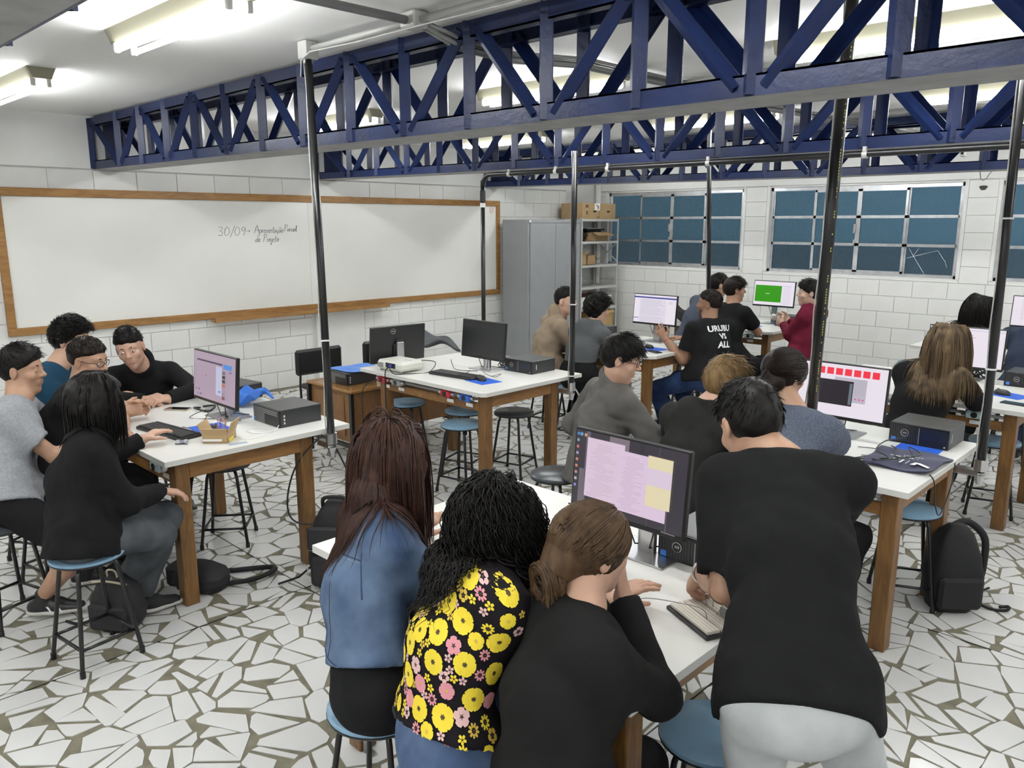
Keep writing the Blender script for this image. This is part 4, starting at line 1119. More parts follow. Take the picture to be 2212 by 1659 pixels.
cable([(4.60, 2.30, .76), (4.52, 2.18, .60), (4.50, 2.12, .40), (4.54, 2.14, .28), (4.62, 2.30, .25), (4.68, 2.42, .30), (4.69, 2.43, .45), (4.64, 2.34, .72)], .005, 'black cable loop hanging below the pole clamp of the left group table')
cable([(4.62, 4.44, .72), (4.66, 4.5, .60), (4.68, 4.55, .45), (4.62, 4.50, .33), (4.56, 4.40, .35)], .006, 'grey cable looping under the pole clamp of the projector table', m_conduit)
# small open carton with breadboard wires on the left group table
T = open_box('small_open_carton', 'small open cardboard carton with jumper wires at the edge of the left group table', (4.40, 1.715, ZTAB), .13, .13, .042, .78, m_card, [('y0', .045, -1.0), ('x1', .07, -1.2), ('x0', .06, -1.15)])
MB().rbox(.03, .10, .03, .10, .01, .035, .004).obj('circuit', mat('pcb_red', (.35, .02, .04), .4), T)
for k, c in enumerate([(.6, .5, .1), (.5, .05, .05), (.05, .05, .05), (.6, .6, .6), (.5, .1, .3)]):
    MB().tube(cat_([(.08 - .008*k, .08, .03), (.08 - .006*k, .09, .09 + .008*k), (.10, .09 - .01*k, .10), (.09, .06, .04)], 4), .0012, 4).obj('jumper_wire', mat('wire_%d' % k, c, .5), T)
MB().box(-.0, .10, -.0008, -.0002, .010, .022).obj('tape', m_whiteprint, T)
MB().box(.1302, .1308, .02, .09, .002, .02).obj('yellow_label', mat('label_yellow', (.7, .6, .05), .5), T)
sheet('plastic_sachet', 'tiny grey plastic sachet in front of the keyboard', [(4.27, 1.63, ZTAB), (4.33, 1.60, ZTAB), (4.37, 1.65, ZTAB), (4.31, 1.68, ZTAB)], .002, mat('sachet', (.25, .26, .30), .3), 'sachet', .006)
sheet('paper_card', 'small printed card lying beside the open carton', [(4.50, 1.80, ZTAB), (4.54, 1.79, ZTAB), (4.56, 1.88, ZTAB), (4.53, 1.89, ZTAB)], .001, mat('card_blue', (.35, .42, .55), .5), 'card')
# items on nearest table
T = thing('small_parcel', 'small brown parcel with a printed white label on the nearest table', 'box', (5.93, 2.10, ZTAB), -.35)
MB().rbox(0, .13, 0, .17, 0, .045, .002).obj('box', mat('parcel', (.52, .38, .19), .7), T); MB().box(.012, .118, .012, .158, .045, .0455).obj('label', m_whiteprint, T)
m = MB()
for k in range(14):
    if k % 3 != 2: m.box(.03 + .004*k, .032 + .004*k, .09, .13, .0456, .0459)
for k in range(5): m.box(.02, .10, .03 + .01*k, .033 + .01*k, .0456, .0459)
m.obj('print', mat('print_grey', (.35, .35, .38), .6), T)
m = MB(); r_ = random.Random(2)
for k in range(9):
    m.box(.014 + .0125*k, .017 + .0125*k, -.0006, 0, .012, .034); m.box(.014 + .0125*k, .022 + .0125*k, -.0006, 0, .012 + .02*r_.random(), .015 + .02*r_.random())
m.obj('lettering', m_blk, T)
sheet('clear_bag', 'crumpled clear plastic bag of screws near the denim jacket sleeve', [(6.08, 1.98, ZTAB), (6.17, 1.95, ZTAB), (6.21, 2.05, ZTAB), (6.11, 2.09, ZTAB)], .003, mat('clear_plastic', (.75, .72, .74), .15, var=.25, vscale=60), 'bag', .014)
T = thing('breadboard', 'white breadboard in a black frame with banana posts on the nearest table', 'breadboard', (7.12, 1.86, ZTAB), -.42)
MB().rbox(0, .20, 0, .175, 0, .012, .002).obj('frame', m_blk, T)
for k in range(3):
    MB().rbox(.008, .192, .008 + .047*k, .050 + .047*k, .012, .022, .001).obj('board_strip', mat('breadboard_white', (.72, .68, .60), .5), T)
m = MB()
for r in range(12): m.box(.012, .188, .014 + r*.0112, .0155 + r*.0112, .022, .0222)
m.obj('hole_rows', mat('bb_line', (.35, .28, .22), .6), T)
for k, (c, nm) in enumerate((((.5, .02, .02), 'red'), ((.02, .25, .12), 'green'), ((.01, .01, .01), 'black'))):
    MB().lathe([(.007, .012), (.007, .022), (.005, .026), (.007, .032), (.006, .044)], 10, T=Matrix.Translation((.05 + .045*k, .162, 0))).obj('binding_post', mat('post_%s' % nm, c, .4), T, smooth=True, label=nm + ' binding post')
for k, P in enumerate([[(.06, .10, .022), (.05, .10, .06), (.08, .13, .085), (.12, .12, .07), (.12, .09, .022)], [(.075, .11, .022), (.07, .12, .08), (.12, .14, .10), (.15, .12, .06), (.14, .10, .022)], [(.13, .05, .022), (.12, .04, .05), (.05, .0, .045), (-.03, -.05, .03), (-.06, -.09, .01)]]):
    MB().tube(cat_(P), .0013, 5).obj('jumper_wire', m_conddark, T, smooth=True)
MB().rbox(.125, .15, .095, .105, .022, .05, .002).obj('chip', m_conddark, T)
# clear spray bottle
T = thing('plastic_bottle', 'clear plastic bottle with red cap behind the standing man\'s arm', 'bottle', (7.175, 2.09, ZTAB))
MB().lathe([(.0, .0), (.030, .0), (.033, .006), (.033, .11), (.028, .14), (.014, .165), (.012, .185)], 20).obj('body', mat('clear_pet', (.75, .78, .8), .08, trans=.85), T, smooth=True)
MB().lathe([(.015, .185), (.015, .21), (.0, .21)], 14).obj('cap', mat('cap_red', (.6, .02, .05), .4), T, smooth=True, sharp=40)
MB().lathe([(.0335, .03), (.0335, .10)], 20).obj('label_band', mat('band_red', (.35, .06, .08), .5, col2=(.6, .55, .1), vscale=30), T, smooth=True)
T = thing('water_bottle', 'turquoise water bottle beside the green screen', 'bottle', (3.94, 8.12, ZTAB))
MB().lathe([(.0, 0), (.052, 0), (.058, .01), (.058, .16), (.05, .18), (.052, .19), (.03, .225), (.026, .245), (.03, .25), (.03, .27), (0, .272)], 24).obj('body', mat('turquoise_plastic', (.10, .62, .60), .2, trans=.3), T, smooth=True, sharp=50)
MB().box(-.03, .04, -.06, -.0585, .07, .085).tube([(-.02, -.06, .11), (.0, -.061, .10), (.03, -.06, .11)], .003, 4).obj('lettering', mat('bottle_print', (.02, .12, .18), .5), T)
# navy cloth bag
sheet('cloth_bag', 'navy drawstring cloth bag with white print lying on the table corner', [(6.985, 3.72, ZTAB), (7.27, 3.73, ZTAB), (7.283, 4.07, ZTAB), (6.96, 4.05, ZTAB)], .006, mat('navy_cloth', (.018, .02, .06), .75, sheen=.1), 'bag', .012, 16)
m = MB(); zz = ZTAB + .0225
def flat(m, x0, x1, y0, y1, z=zz): m.add([(x0, y0, z), (x1, y0, z), (x1, y1, z), (x0, y1, z)], [(0, 1, 2, 3)])
for k in range(16): 
    if k % 5 != 4: flat(m, 7.05 + .012*k, 7.059 + .012*k, 3.90, 3.912)
for k in range(11):
    if k % 4 != 3: flat(m, 7.10 + .013*k, 7.108 + .013*k, 3.935, 3.943)
m.add([(7.17, 3.80, zz), (7.19, 3.80, zz), (7.20, 3.85, zz), (7.18, 3.85, zz)], [(0, 1, 2, 3)]); m.add([(7.19, 3.83, zz), (7.25, 3.79, zz), (7.255, 3.81, zz), (7.20, 3.85, zz)], [(0, 1, 2, 3)]); flat(m, 7.15, 7.153, 3.80, 3.86); flat(m, 7.12, 7.13, 3.80, 3.86); flat(m, 7.08, 7.11, 3.85, 3.86)
m.obj('bag_print', m_whiteprint, bpy.data.objects['cloth_bag'])
cable([(7.0, 4.06, .815), (7.06, 3.95, .83), (7.10, 3.82, .83), (7.16, 3.86, .835), (7.10, 4.0, .84), (7.18, 3.92, .835), (7.12, 3.80, .83), (7.04, 3.74, .82), (6.98, 3.80, .81), (6.90, 3.74, zt)], .0032, 'black cable loops lying on the navy cloth bag')
cable([(7.03, 4.2, .83), (6.98, 4.05, .84), (6.99, 3.88, .83), (7.08, 3.78, .83), (6.95, 3.80, zt), (6.86, 3.72, zt)], .0032, 'second black cable trailing off the navy cloth bag')
cable([(7.275, 3.74, .80), (7.297, 3.74, .77), (7.30, 3.78, .66), (7.30, 3.86, .58), (7.30, 3.95, .62), (7.30, 4.03, .72), (7.295, 4.05, .79)], .003, 'drawstring hanging from the navy cloth bag')
cable([(6.86, 4.0, zt), (6.95, 4.02, zt), (7.0, 3.92, zt), (6.93, 3.86, zt)], .002, 'thin cable loop near the ponytail student\'s elbow')
T = thing('usb_stick', 'small glowing blue device on the table beside the navy bag', 'device', (6.86, 3.70, ZTAB)); MB().rbox(0, .022, 0, .014, 0, .012, .003).obj('body', mat('blue_led', (.02, .05, .7), .3, emit=(.02, .08, 1.), estr=.8), T)
MB().rbox(-.05, .0, .004, .014, 0, .008, .002).obj('plug', m_blk, T)
# backpacks
def blobbag(name, label, loc, rz, dims, mt, parts_fn, seed=0, squash=.8):
    T = thing(name, label, 'backpack', loc, rz)
    w, d, h = dims; m = MB(); vs = []; n = 20; k = 12
    for j in range(k + 1):
        v = j / k; z = h * v
        s = (1 - .25 * v**3) * (math.sin(math.pi * min(1, (v * .9 + .1))) ** .28) if v < 1 else .3
        for i in range(n):
            t = 2*math.pi*i/n; c, q = math.cos(t), math.sin(t)
            e = 2 / 3.2; X = math.copysign(abs(c)**e, c); Y = math.copysign(abs(q)**e, q)
            nz = 1 + .04 * math.sin(5*t + 7*v + seed) + .03 * math.sin(9*v*3 + seed)
            vs.append((w/2 * X * s * nz, d/2 * Y * s * nz, z))
    fs = [(j*n + i, j*n + (i+1) % n, (j+1)*n + (i+1) % n, (j+1)*n + i) for j in range(k) for i in range(n)] + [tuple(range(n-1, -1, -1)), tuple(range(k*n, (k+1)*n))]
    m.add(vs, fs); m.obj('body', mt, T, smooth=True, sharp=70)
    parts_fn(T); return T
m_nylon = mat('black_nylon', (.006, .006, .007), .8, bump=.3, bscale=30)
m_nylon2 = mat('charcoal_nylon', (.012, .012, .014), .75, bump=.3, bscale=30)
def pf(T):
    MB().tube(cat_([(-.07, 0, .43), (-.06, -.02, .485), (0, -.03, .50), (.06, -.02, .485), (.07, 0, .43)]), .011, 6).obj('handle', m_nylon, T, smooth=True)
    MB().rbox(-.12, .12, -.125, -.09, .03, .20, .018).obj('pocket', m_nylon2, T); MB().rbox(-.13, .13, -.122, -.09, .24, .36, .012).obj('pocket', m_nylon2, T)
    for x in (-.13, .0): MB().tube([(x, -.128, .10), (x + .003, -.13, .16)], .003, 5).obj('zip_pull', m_silver, T)
    MB().cyl((.02, -.127, .12), (.02, -.130, .12), .005, n=8).obj('badge', m_silver, T)
    for x in (-.13, .0): MB().tube([(-.13 + .0, -.118, .235), (0, -.126, .238), (.13, -.118, .235)], .002, 4).obj('zip', m_conddark, T)
    MB().tube([(-.14, .02, .10), (-.22, .0, .03), (-.32, -.05, .01)], .006, 5).obj('strap_end', m_nylon, T)
blobbag('backpack', 'large black backpack standing upright behind the denim jacket student', (4.86, 2.20, 0), .72, (.30, .22, .47), m_nylon, pf)
def pf2(T):
    MB().tube(cat_([(.0, .06, .40), (.10, .09, .42), (.19, .08, .34), (.19, .06, .20), (.15, .02, .10)]), .018, 6).obj('shoulder_strap', m_nylon, T, smooth=True)
    MB().tube(cat_([(.12, 0, .03), (.2, -.04, .006), (.26, -.06, .012), (.28, -.04, .02), (.24, -.03, .012)]), .008, 5).obj('strap_end', m_nylon, T, smooth=True)
    MB().tube([(.12, .05, .12), (.22, .12, .02), (.32, .2, .006)], .006, 5).obj('strap_end', m_nylon, T)
    MB().rbox(-.11, .11, -.115, -.08, .03, .2, .018).obj('pocket', m_nylon, T)
blobbag('backpack', 'black backpack slumped on the floor at the right beside a wooden leg', (7.30, 4.20, 0), .75, (.27, .2, .44), m_nylon, pf2, 2)
def pf3(T):
    MB().tube(cat_([(-.025, -.02, .25), (-.02, -.03, .30), (.02, -.03, .30), (.025, -.02, .25)]), .005, 5).obj('handle', mat('cream_webbing', (.55, .48, .36), .8), T, smooth=True)
    MB().tube(cat_([(-.09, -.05, .245), (0, -.065, .262), (.09, -.05, .245)]), .006, 5).obj('trim_strip', mat('cream_webbing'), T, smooth=True)
    MB().tube(cat_([(-.12, .0, .03), (-.2, -.03, .01), (-.28, -.02, .012)]), .007, 5).obj('strap_end', m_nylon, T, smooth=True)
    MB().rbox(-.10, .10, -.10, -.07, .02, .15, .015).obj('pocket', m_nylon2, T)
blobbag('backpack', 'small black backpack with a cream top handle under the nearest left stool', (4.50, 1.20, 0), .6, (.24, .18, .27), m_nylon2, pf3, 4)
def pf4(T):
    MB().tube(cat_([(.10, .0, .03), (.24, .10, .03), (.30, .22, .04), (.22, .28, .02), (.05, .2, .015), (-.05, .12, .03)]), .014, 6).obj('shoulder_strap', m_nylon, T, smooth=True)
    MB().rbox(-.20, -.08, -.05, .09, .0, .12, .02).obj('pocket', m_nylon, T)
blobbag('messenger_bag', 'charcoal shoulder bag lying on the floor behind the left table\'s front leg', (4.38, 1.66, 0), .5, (.30, .20, .15), m_nylon2, pf4, 6)
bpy.data.objects['messenger_bag']['category'] = 'bag'
# heap on chair: black bag and grey jacket
sheet('grey_jacket', 'dark grey jacket lying over a chair behind the projector table', [(2.15, 4.45, .72), (2.55, 4.55, .70), (2.65, 5.1, .66), (2.2, 5.05, .74)], .02, mat('jacket_grey', (.07, .075, .08), .8), 'jacket', .07, 14)
coil(2.45, 4.42, .76, .07, 5, .014, 'bunched black strap heap on the chair behind the turned monitor', h=.10, seed=9)
sheet('black_bag', 'black bag on the far table behind the monitor with the blue header', [(3.2, 7.82, ZTAB), (3.55, 7.8, ZTAB), (3.6, 8.0, ZTAB), (3.25, 8.02, ZTAB)], .03, m_nylon, 'bag', .09, 10)
# ================================================================ people: smooth distance-field figures
def V3(*a): return np.array(a if len(a) == 3 else a[0], float)
def nrm(v): v = np.asarray(v, float); return v / (np.linalg.norm(v) + 1e-12)
class Fld:
    def __init__(self): self.p = []
    def add(self, lo, hi, fn, k=.02, op='u'): self.p.append((np.asarray(lo) - k - .02, np.asarray(hi) + k + .02, fn, k, op)); return self
    def cone(self, a, b, ra, rb, s=None, da=None, db=None, k=.02, op='u', cut=None):
        a = V3(a); b = V3(b); ab = b - a; L2 = ab @ ab + 1e-12; L = math.sqrt(L2); u = ab / L
        if da is None: da, db = ra, rb
        if s is None:
            s = nrm(np.cross(u, [.3, .5, .8]))
        else: s = V3(s); s = nrm(s - u * (s @ u))
        e = np.cross(u, s)
        def fn(P):
            q = P - a; t = np.clip((q @ u) / L, 0, 1); q = q - t[..., None] * ab
            rs = ra + (rb - ra) * t; rd = da + (db - da) * t; rm = np.minimum(rs, rd)
            d = (np.sqrt(((q @ s) / rs)**2 + ((q @ e) / rd)**2 + ((q @ u) / rm)**2) - 1) * rm
            if cut is not None:
                for cp, cn in cut: d = np.maximum(d, (P - cp) @ cn)
            return d
        r = max(ra, rb, da, db)
        return self.add(np.minimum(a, b) - r, np.maximum(a, b) + r, fn, k, op)
    def ell(self, c, r, M=None, k=.015, op='u', cut=None):
        c = V3(c); r = V3(r); M = np.eye(3) if M is None else M; rm = r.min()
        def fn(P):
            q = (P - c) @ M.T / r; n = np.sqrt((q * q).sum(-1)); n2 = np.sqrt(((q / r)**2).sum(-1)) + 1e-9
            d = n * (n - 1) / n2
            if cut is not None:
                for cp, cn in cut: d = np.maximum(d, (P - cp) @ cn)
            return d
        R = r.max(); return self.add(c - R, c + R, fn, k, op)
    def wrap(self, fn): self.post = fn; return self
    post = None
    def grid(self, lo, hi, h):
        lo = np.asarray(lo, float); n = np.maximum(((np.asarray(hi) - lo) / h).astype(int) + 1, 3)
        ax = [lo[i] + h * np.arange(n[i]) for i in range(3)]
        G = np.full(n, .06)
        for l, u, fn, k, op in self.p:
            i0 = [max(0, int((l[i] - lo[i]) / h)) for i in range(3)]; i1 = [min(n[i], int((u[i] - lo[i]) / h) + 2) for i in range(3)]
            if any(i1[i] <= i0[i] for i in range(3)): continue
            sl = tuple(slice(i0[i], i1[i]) for i in range(3))
            P = np.stack(np.meshgrid(ax[0][sl[0]], ax[1][sl[1]], ax[2][sl[2]], indexing='ij'), -1)
            d = fn(P); G[sl] = self.comb(G[sl], d, k, op)
        if self.post is not None:
            P = np.stack(np.meshgrid(*ax, indexing='ij'), -1); G = self.post(G, P)
        return G, lo, h
    @staticmethod
    def comb(a, b, k, op):
        if op == 'u':
            t = np.maximum(k - np.abs(a - b), 0) / k; return np.minimum(a, b) - t * t * k * .25
        if op == 's':
            b = -b; t = np.maximum(k - np.abs(a - b), 0) / k; return np.maximum(a, b) + t * t * k * .25
        return np.maximum(a, b)
    def at(self, P):
        G = np.full(P.shape[:-1], .25)
        for l, u, fn, k, op in self.p: G = self.comb(G, fn(P), k, op)
        if self.post is not None: G = self.post(G, P)
        return G
    def grad(self, P, e=.003):
        g = np.stack([self.at(P + d) - self.at(P - d) for d in np.eye(3) * e], -1)
        return g / (np.linalg.norm(g, axis=-1, keepdims=True) + 1e-9)
    def bounds(self):
        lo = np.min([p[0] for p in self.p if p[4] == 'u'], 0); hi = np.max([p[1] for p in self.p if p[4] == 'u'], 0); return lo, hi
def nets(G, lo, h):
    S = G < 0; n = G.shape
    c = np.zeros(tuple(k - 1 for k in n), bool); anyT = np.zeros_like(c); allT = np.ones_like(c)
    for i in (0, 1):
        for j in (0, 1):
            for k in (0, 1):
                s = S[i:n[0]-1+i, j:n[1]-1+j, k:n[2]-1+k]; anyT |= s; allT &= s
    act = anyT & ~allT
    idx = -np.ones(act.shape, int); ii = np.argwhere(act); idx[act] = np.arange(len(ii))
    acc = np.zeros((len(ii), 3)); cnt = np.zeros(len(ii))
    cor = [(0,0,0),(1,0,0),(0,1,0),(1,1,0),(0,0,1),(1,0,1),(0,1,1),(1,1,1)]
    for a, b in [(0,1),(2,3),(4,5),(6,7),(0,2),(1,3),(4,6),(5,7),(0,4),(1,5),(2,6),(3,7)]:
        A, B = np.array(cor[a]), np.array(cor[b])
        va = G[tuple((ii + A).T)]; vb = G[tuple((ii + B).T)]
        m = (va < 0) != (vb < 0); t = np.where(m, va / (va - vb + 1e-12), 0)
        acc += np.where(m[:, None], A + t[:, None] * (B - A), 0); cnt += m
    v = lo + h * (ii + acc / cnt[:, None])
    F = []
    for ax in range(3):
        o = [k for k in range(3) if k != ax]; sl0 = [slice(None)] * 3; sl1 = [slice(None)] * 3
        sl0[ax] = slice(0, -1); sl1[ax] = slice(1, None)
        e = S[tuple(sl0)] != S[tuple(sl1)]; q = np.argwhere(e)
        q = q[(q[:, o[0]] > 0) & (q[:, o[1]] > 0) & (q[:, o[0]] < n[o[0]]-1) & (q[:, o[1]] < n[o[1]]-1)]
        d0 = np.zeros(3, int); d0[o[0]] = 1; d1 = np.zeros(3, int); d1[o[1]] = 1
        f = np.stack([idx[tuple((q - d0 - d1).T)], idx[tuple((q - d1).T)], idx[tuple(q.T)], idx[tuple((q - d0).T)]], 1)
        s = S[tuple(q.T)]; flip = s if ax != 1 else ~s
        f = np.where(flip[:, None], f, f[:, ::-1]); F.append(f)
    F = np.concatenate(F); F = F[(F >= 0).all(1)]
    return v, F
def polymesh(name, v, F, mt):
    me = bpy.data.meshes.new(name); me.vertices.add(len(v)); me.vertices.foreach_set('co', np.asarray(v, np.float32).ravel())
    n = F.shape[1]; me.loops.add(F.size); me.loops.foreach_set('vertex_index', F.ravel().astype(np.int32)); me.polygons.add(len(F))
    me.polygons.foreach_set('loop_start', np.arange(0, F.size, n, dtype=np.int32)); me.polygons.foreach_set('loop_total', np.full(len(F), n, np.int32))
    me.polygons.foreach_set('use_smooth', np.ones(len(F), bool)); me.materials.append(mt); me.update(calc_edges=True); me.validate(); return me
def noisef(seed, freq, n=7, stretch=(1, 1, 1)):
    r = np.random.default_rng(seed); K = r.normal(size=(n, 3)); K /= np.linalg.norm(K, axis=1, keepdims=True)
    K = K * freq * r.uniform(.6, 1.6, (n, 1)) * np.array(stretch); ph = r.uniform(0, 6.28, n)
    def f(P):
        out = 0
        for i in range(n): out = out + np.sin(P @ K[i] + ph[i])
        return out / n
    return f
def tubes_np(paths, r, n=4, taper=True):
    # paths (S, N, 3)
    S, N, _ = paths.shape
    d = np.gradient(paths, axis=1); d /= np.linalg.norm(d, axis=-1, keepdims=True) + 1e-9
    ref = np.array([.31, .52, .79]); a = np.cross(d, ref); a /= np.linalg.norm(a, axis=-1, keepdims=True) + 1e-9; b = np.cross(d, a)
    w = np.ones(N) if not taper else np.clip(np.sin(np.linspace(.5, math.pi - .08, N)) * 1.2, .12, 1)
    rr = (np.asarray(r).reshape(-1, 1) * w)[..., None]
    V = np.stack([paths + rr * (a * math.cos(t) + b * math.sin(t)) for t in 2 * math.pi * np.arange(n) / n], 2).reshape(-1, 3)
    s, i, k = np.meshgrid(np.arange(S), np.arange(N - 1), np.arange(n), indexing='ij'); base = s * N * n
    F = np.stack([base + i*n + k, base + i*n + (k+1) % n, base + (i+1)*n + (k+1) % n, base + (i+1)*n + k], -1).reshape(-1, 4)
    return V, F
def ik(a, c, l1, l2, pole):
    a = V3(a); c = V3(c); d = c - a; L = np.linalg.norm(d)
    if L > (l1 + l2) * .995: c = a + d / L * (l1 + l2) * .995; d = c - a; L = np.linalg.norm(d)
    if L < abs(l1 - l2) + .02: L = abs(l1 - l2) + .02
    u = nrm(d); x = (l1*l1 - l2*l2 + L*L) / (2*L); y = math.sqrt(max(0, l1*l1 - x*x))
    p = V3(pole); p = p - u * (p @ u); return a + u * x + nrm(p) * y, c
def skinmat(nm, c):
    if nm in MATS: return MATS[nm]
    m = mat(nm, c, .5, var=.07, vscale=14, bump=.06, bscale=150); b = m.node_tree.nodes['Principled BSDF']
    b.inputs['Subsurface Weight'].default_value = .12; b.inputs['Subsurface Radius'].default_value = (.012, .005, .003); b.inputs['Subsurface Scale'].default_value = 1.
    return m
def hairmat(nm, c, c2=None, sc=60):
    return mat(nm, c, .46, var=.3 if c2 is None else 0, vscale=sc, col2=c2, stretch=(1, 1, .12), spec=.2)
SK = {'light': skinmat('skin_light', (.54, .33, .24)), 'tan': skinmat('skin_tan', (.43, .25, .165)), 'brown': skinmat('skin_brown', (.30, .165, .10)), 'pale': skinmat('skin_pale', (.60, .40, .31))}
m_eye = mat('eye_white', (.70, .68, .65), .2); m_iris = mat('eye_iris', (.03, .015, .008), .15); m_lip = mat('lips', (.38, .15, .13), .45)
def fabric(nm, c, rough=.92, var=.06, vs=18, bump=.25, bs=300, col2=None, stretch=None, sheen=0.):
    return mat(nm, c, rough, var=var, vscale=vs, bump=bump, bscale=bs, col2=col2, stretch=stretch, sheen=sheen, spec=.12)
def hand_prims(F, w, d, nrmal, thumb, curl=.5, s=1., spread=.12, k=.006):
    # w wrist point, d pointing dir, nrmal = palm facing dir, thumb = thumb side dir
    w = V3(w); d = nrm(d); n = V3(nrmal); n = nrm(n - d * (n @ d)); t = np.cross(d, n); t = t if t @ V3(thumb) > 0 else -t
    F.cone(w, w + d * .085 * s, .026 * s, .040 * s, s=t, da=.020 * s, db=.015 * s, k=.012)
    for i, (off, L) in enumerate(((.030, .074), (.010, .082), (-.011, .076), (-.030, .060))):
        p = w + d * (.083 - .004 * abs(i - 1)) * s + t * off * s; a = .25 * curl; dd = nrm(d + t * spread * (1.2 - i) * .5)
        cu = curl * (1 + .12 * i)
        for j, fr in enumerate((.46, .30, .24)):
            a = cu * (.55, 1.35, 1.9)[j]; v = dd * math.cos(a) + n * math.sin(a)
            q = p + v * L * fr * s; r = (.0088, .0080, .0072)[j] * s; F.cone(p, q, r, r * .93, k=k); p = q
    p = w + d * .022 * s + t * .022 * s; q = p + nrm(t * .75 + d * .62 + n * .25) * .042 * s; F.cone(p, q, .014 * s, .0105 * s, k=.012)
    r_ = q + nrm(d * .9 + t * .25 + n * (.25 + .5 * curl)) * .032 * s; F.cone(q, r_, .0098 * s, .0088 * s, k=k)
    e = r_ + nrm(d * .8 - t * .05 + n * (.25 + .7 * curl)) * .024 * s; F.cone(r_, e, .0088 * s, .0075 * s, k=k)
def person(nm, label, pel, c7, head, phi, hdir, fem=False, skin='tan', wl=None, wr=None, el=None, er=None, hl=None, hr=None, al=None, ar=None, kl=None, kr=None,
           top=None, sleeve='short', hem=-.04, pants=None, plen=1., shoes=None, hood=False, collar=False, hair='short', hmat=None, near=1., build=1., glasses=False, face=False,
           cuff=None, tilt=0., hseed=1, hthick=.018, slv=.66, fold=.004, nohands=(), legs=True, beard=False, group='students'):
    pel = V3(pel); c7 = V3(c7); head = V3(head); ph = math.radians(phi); f = V3(math.cos(ph), math.sin(ph), 0); r = V3(math.sin(ph), -math.cos(ph), 0); up = V3(0, 0, 1)
    T = thing('person', label, 'person', (pel[0], pel[1], 0), 0, group); O = V3(pel[0], pel[1], 0)
    def put(name, v, Fc, mt, **kw): return link(name, polymesh(name, np.asarray(v) - O, Fc, mt), T, **kw)
    B = build; spine = nrm(c7 - pel); tf = nrm(np.cross(spine, r)); tf = -tf if tf @ f < 0 else tf
    mid = (pel + c7) / 2 - tf * .02; chest = c7 - spine * .19 - tf * -.015; sw = (.155 if fem else .178) * B
    sh = {+1: c7 - spine * .080 + r * sw + tf * .01, -1: c7 - spine * .080 - r * sw + tf * .01}
    hip = {+1: pel + r * .088 * B, -1: pel - r * .088 * B}
    # limbs
    E, Wr = {}, {}
    for s, w, e in ((1, wr, er), (-1, wl, el)):
        if w is None: w = pel + f * .28 + r * s * .12 + up * .06
        pole = (V3(e) - sh[s]) if e is not None else (r * s * .4 - up * .6 - f * .3)
        E[s], Wr[s] = ik(sh[s], w, .285, .255, pole)
    K, A = {}, {}
    for s, a, k_ in ((1, ar, kr), (-1, al, kl)):
        if a is None: a = pel + f * .30 + r * s * .10; a = V3(a[0], a[1], .10)
        pole = (V3(k_) - hip[s]) if k_ is not None else f + up * .55 + r * s * .15
        K[s], A[s] = ik(hip[s], a, .43, .42, pole)
    # head frame
    hd = nrm(hdir); hr_ = nrm(np.cross(hd, up)); hu = np.cross(hr_, hd)
    if tilt: hr_, hu = hr_ * math.cos(tilt) + hu * math.sin(tilt), hu * math.cos(tilt) - hr_ * math.sin(tilt)
    Mh = np.stack([hr_, hd, hu]);  hs = .96 if fem else 1.0
    def H(x, y, z): return head + (hr_ * x + hd * y + hu * z) * hs
    def R3(a, b, c): return V3(a, b, c) * hs
    # ------------ body field
    F = Fld()
    F.ell(H(0, -.012, .028), R3(.075, .096, .088), Mh, k=.02)
    F.ell(H(0, .022, -.038), R3(.058, .068, .078), Mh, k=.03)
    F.cone(H(-.042, .0, -.062), H(0, .058, -.098), .018*hs, .020*hs, k=.02); F.cone(H(.042, .0, -.062), H(0, .058, -.098), .018*hs, .020*hs, k=.02)
    F.cone(H(-.036, .066, .030), H(.036, .066, .030), .013*hs, .013*hs, k=.018)
    F.ell(H(-.042, .058, -.022), R3(.020, .020, .020), Mh, k=.02); F.ell(H(.042, .058, -.022), R3(.020, .020, .020), Mh, k=.02)
    if near > .6 or face:
        for s in (-1, 1): F.ell(H(s*.031, .096, .008), R3(.018, .014, .011), Mh, k=.014, op='s')
        for s in (-1, 1): F.ell(H(s*.031, .074, .007), R3(.0135, .0125, .0125), Mh, k=.003)
    F.cone(H(0, .082, .014), H(0, .104, -.020), .0075*hs, .0115*hs, k=.010)
    for s in (-1, 1): F.ell(H(s*.011, .093, -.025), R3(.008, .010, .007), Mh, k=.006)
    F.cone(H(-.017, .080, -.054), H(.017, .080, -.054), .0085*hs, .0085*hs, k=.010); F.cone(H(-.014, .079, -.066), H(.014, .079, -.066), .008*hs, .008*hs, k=.008)
    F.cone(H(-.02, .094, -.060), H(.02, .094, -.060), .0026, .0026, k=.004, op='s')
    for s in (-1, 1):
        F.ell(H(s*.079, -.010, -.002), R3(.009, .019, .031), Mh, k=.006); F.ell(H(s*.088, -.004, .002), R3(.007, .010, .018), Mh, k=.004, op='s')
    nk = (.052 if fem else .061) * B**.5
    F.cone(H(0, -.022, -.055), c7 + tf * .035 - spine * .01, nk * .95, nk * 1.08, k=.03)
    F.cone(c7 + tf * .025 - spine*.045 + r * sw * .45, c7 + tf * .025 - spine*.045 - r * sw * .45, .034, .034, k=.04)
    TB = Fld()   # torso+limbs
    TB.cone(pel + up*.02, mid, .125*B, .110*B, s=r, da=.085*B, db=.085*B, k=.05); TB.cone(mid, chest, .115*B, .14*B, s=r, da=.088*B, db=.10*B, k=.05)
    TB.cone(sh[1] - r*.03, sh[-1] + r*.03, .044*B, .044*B, k=.03)
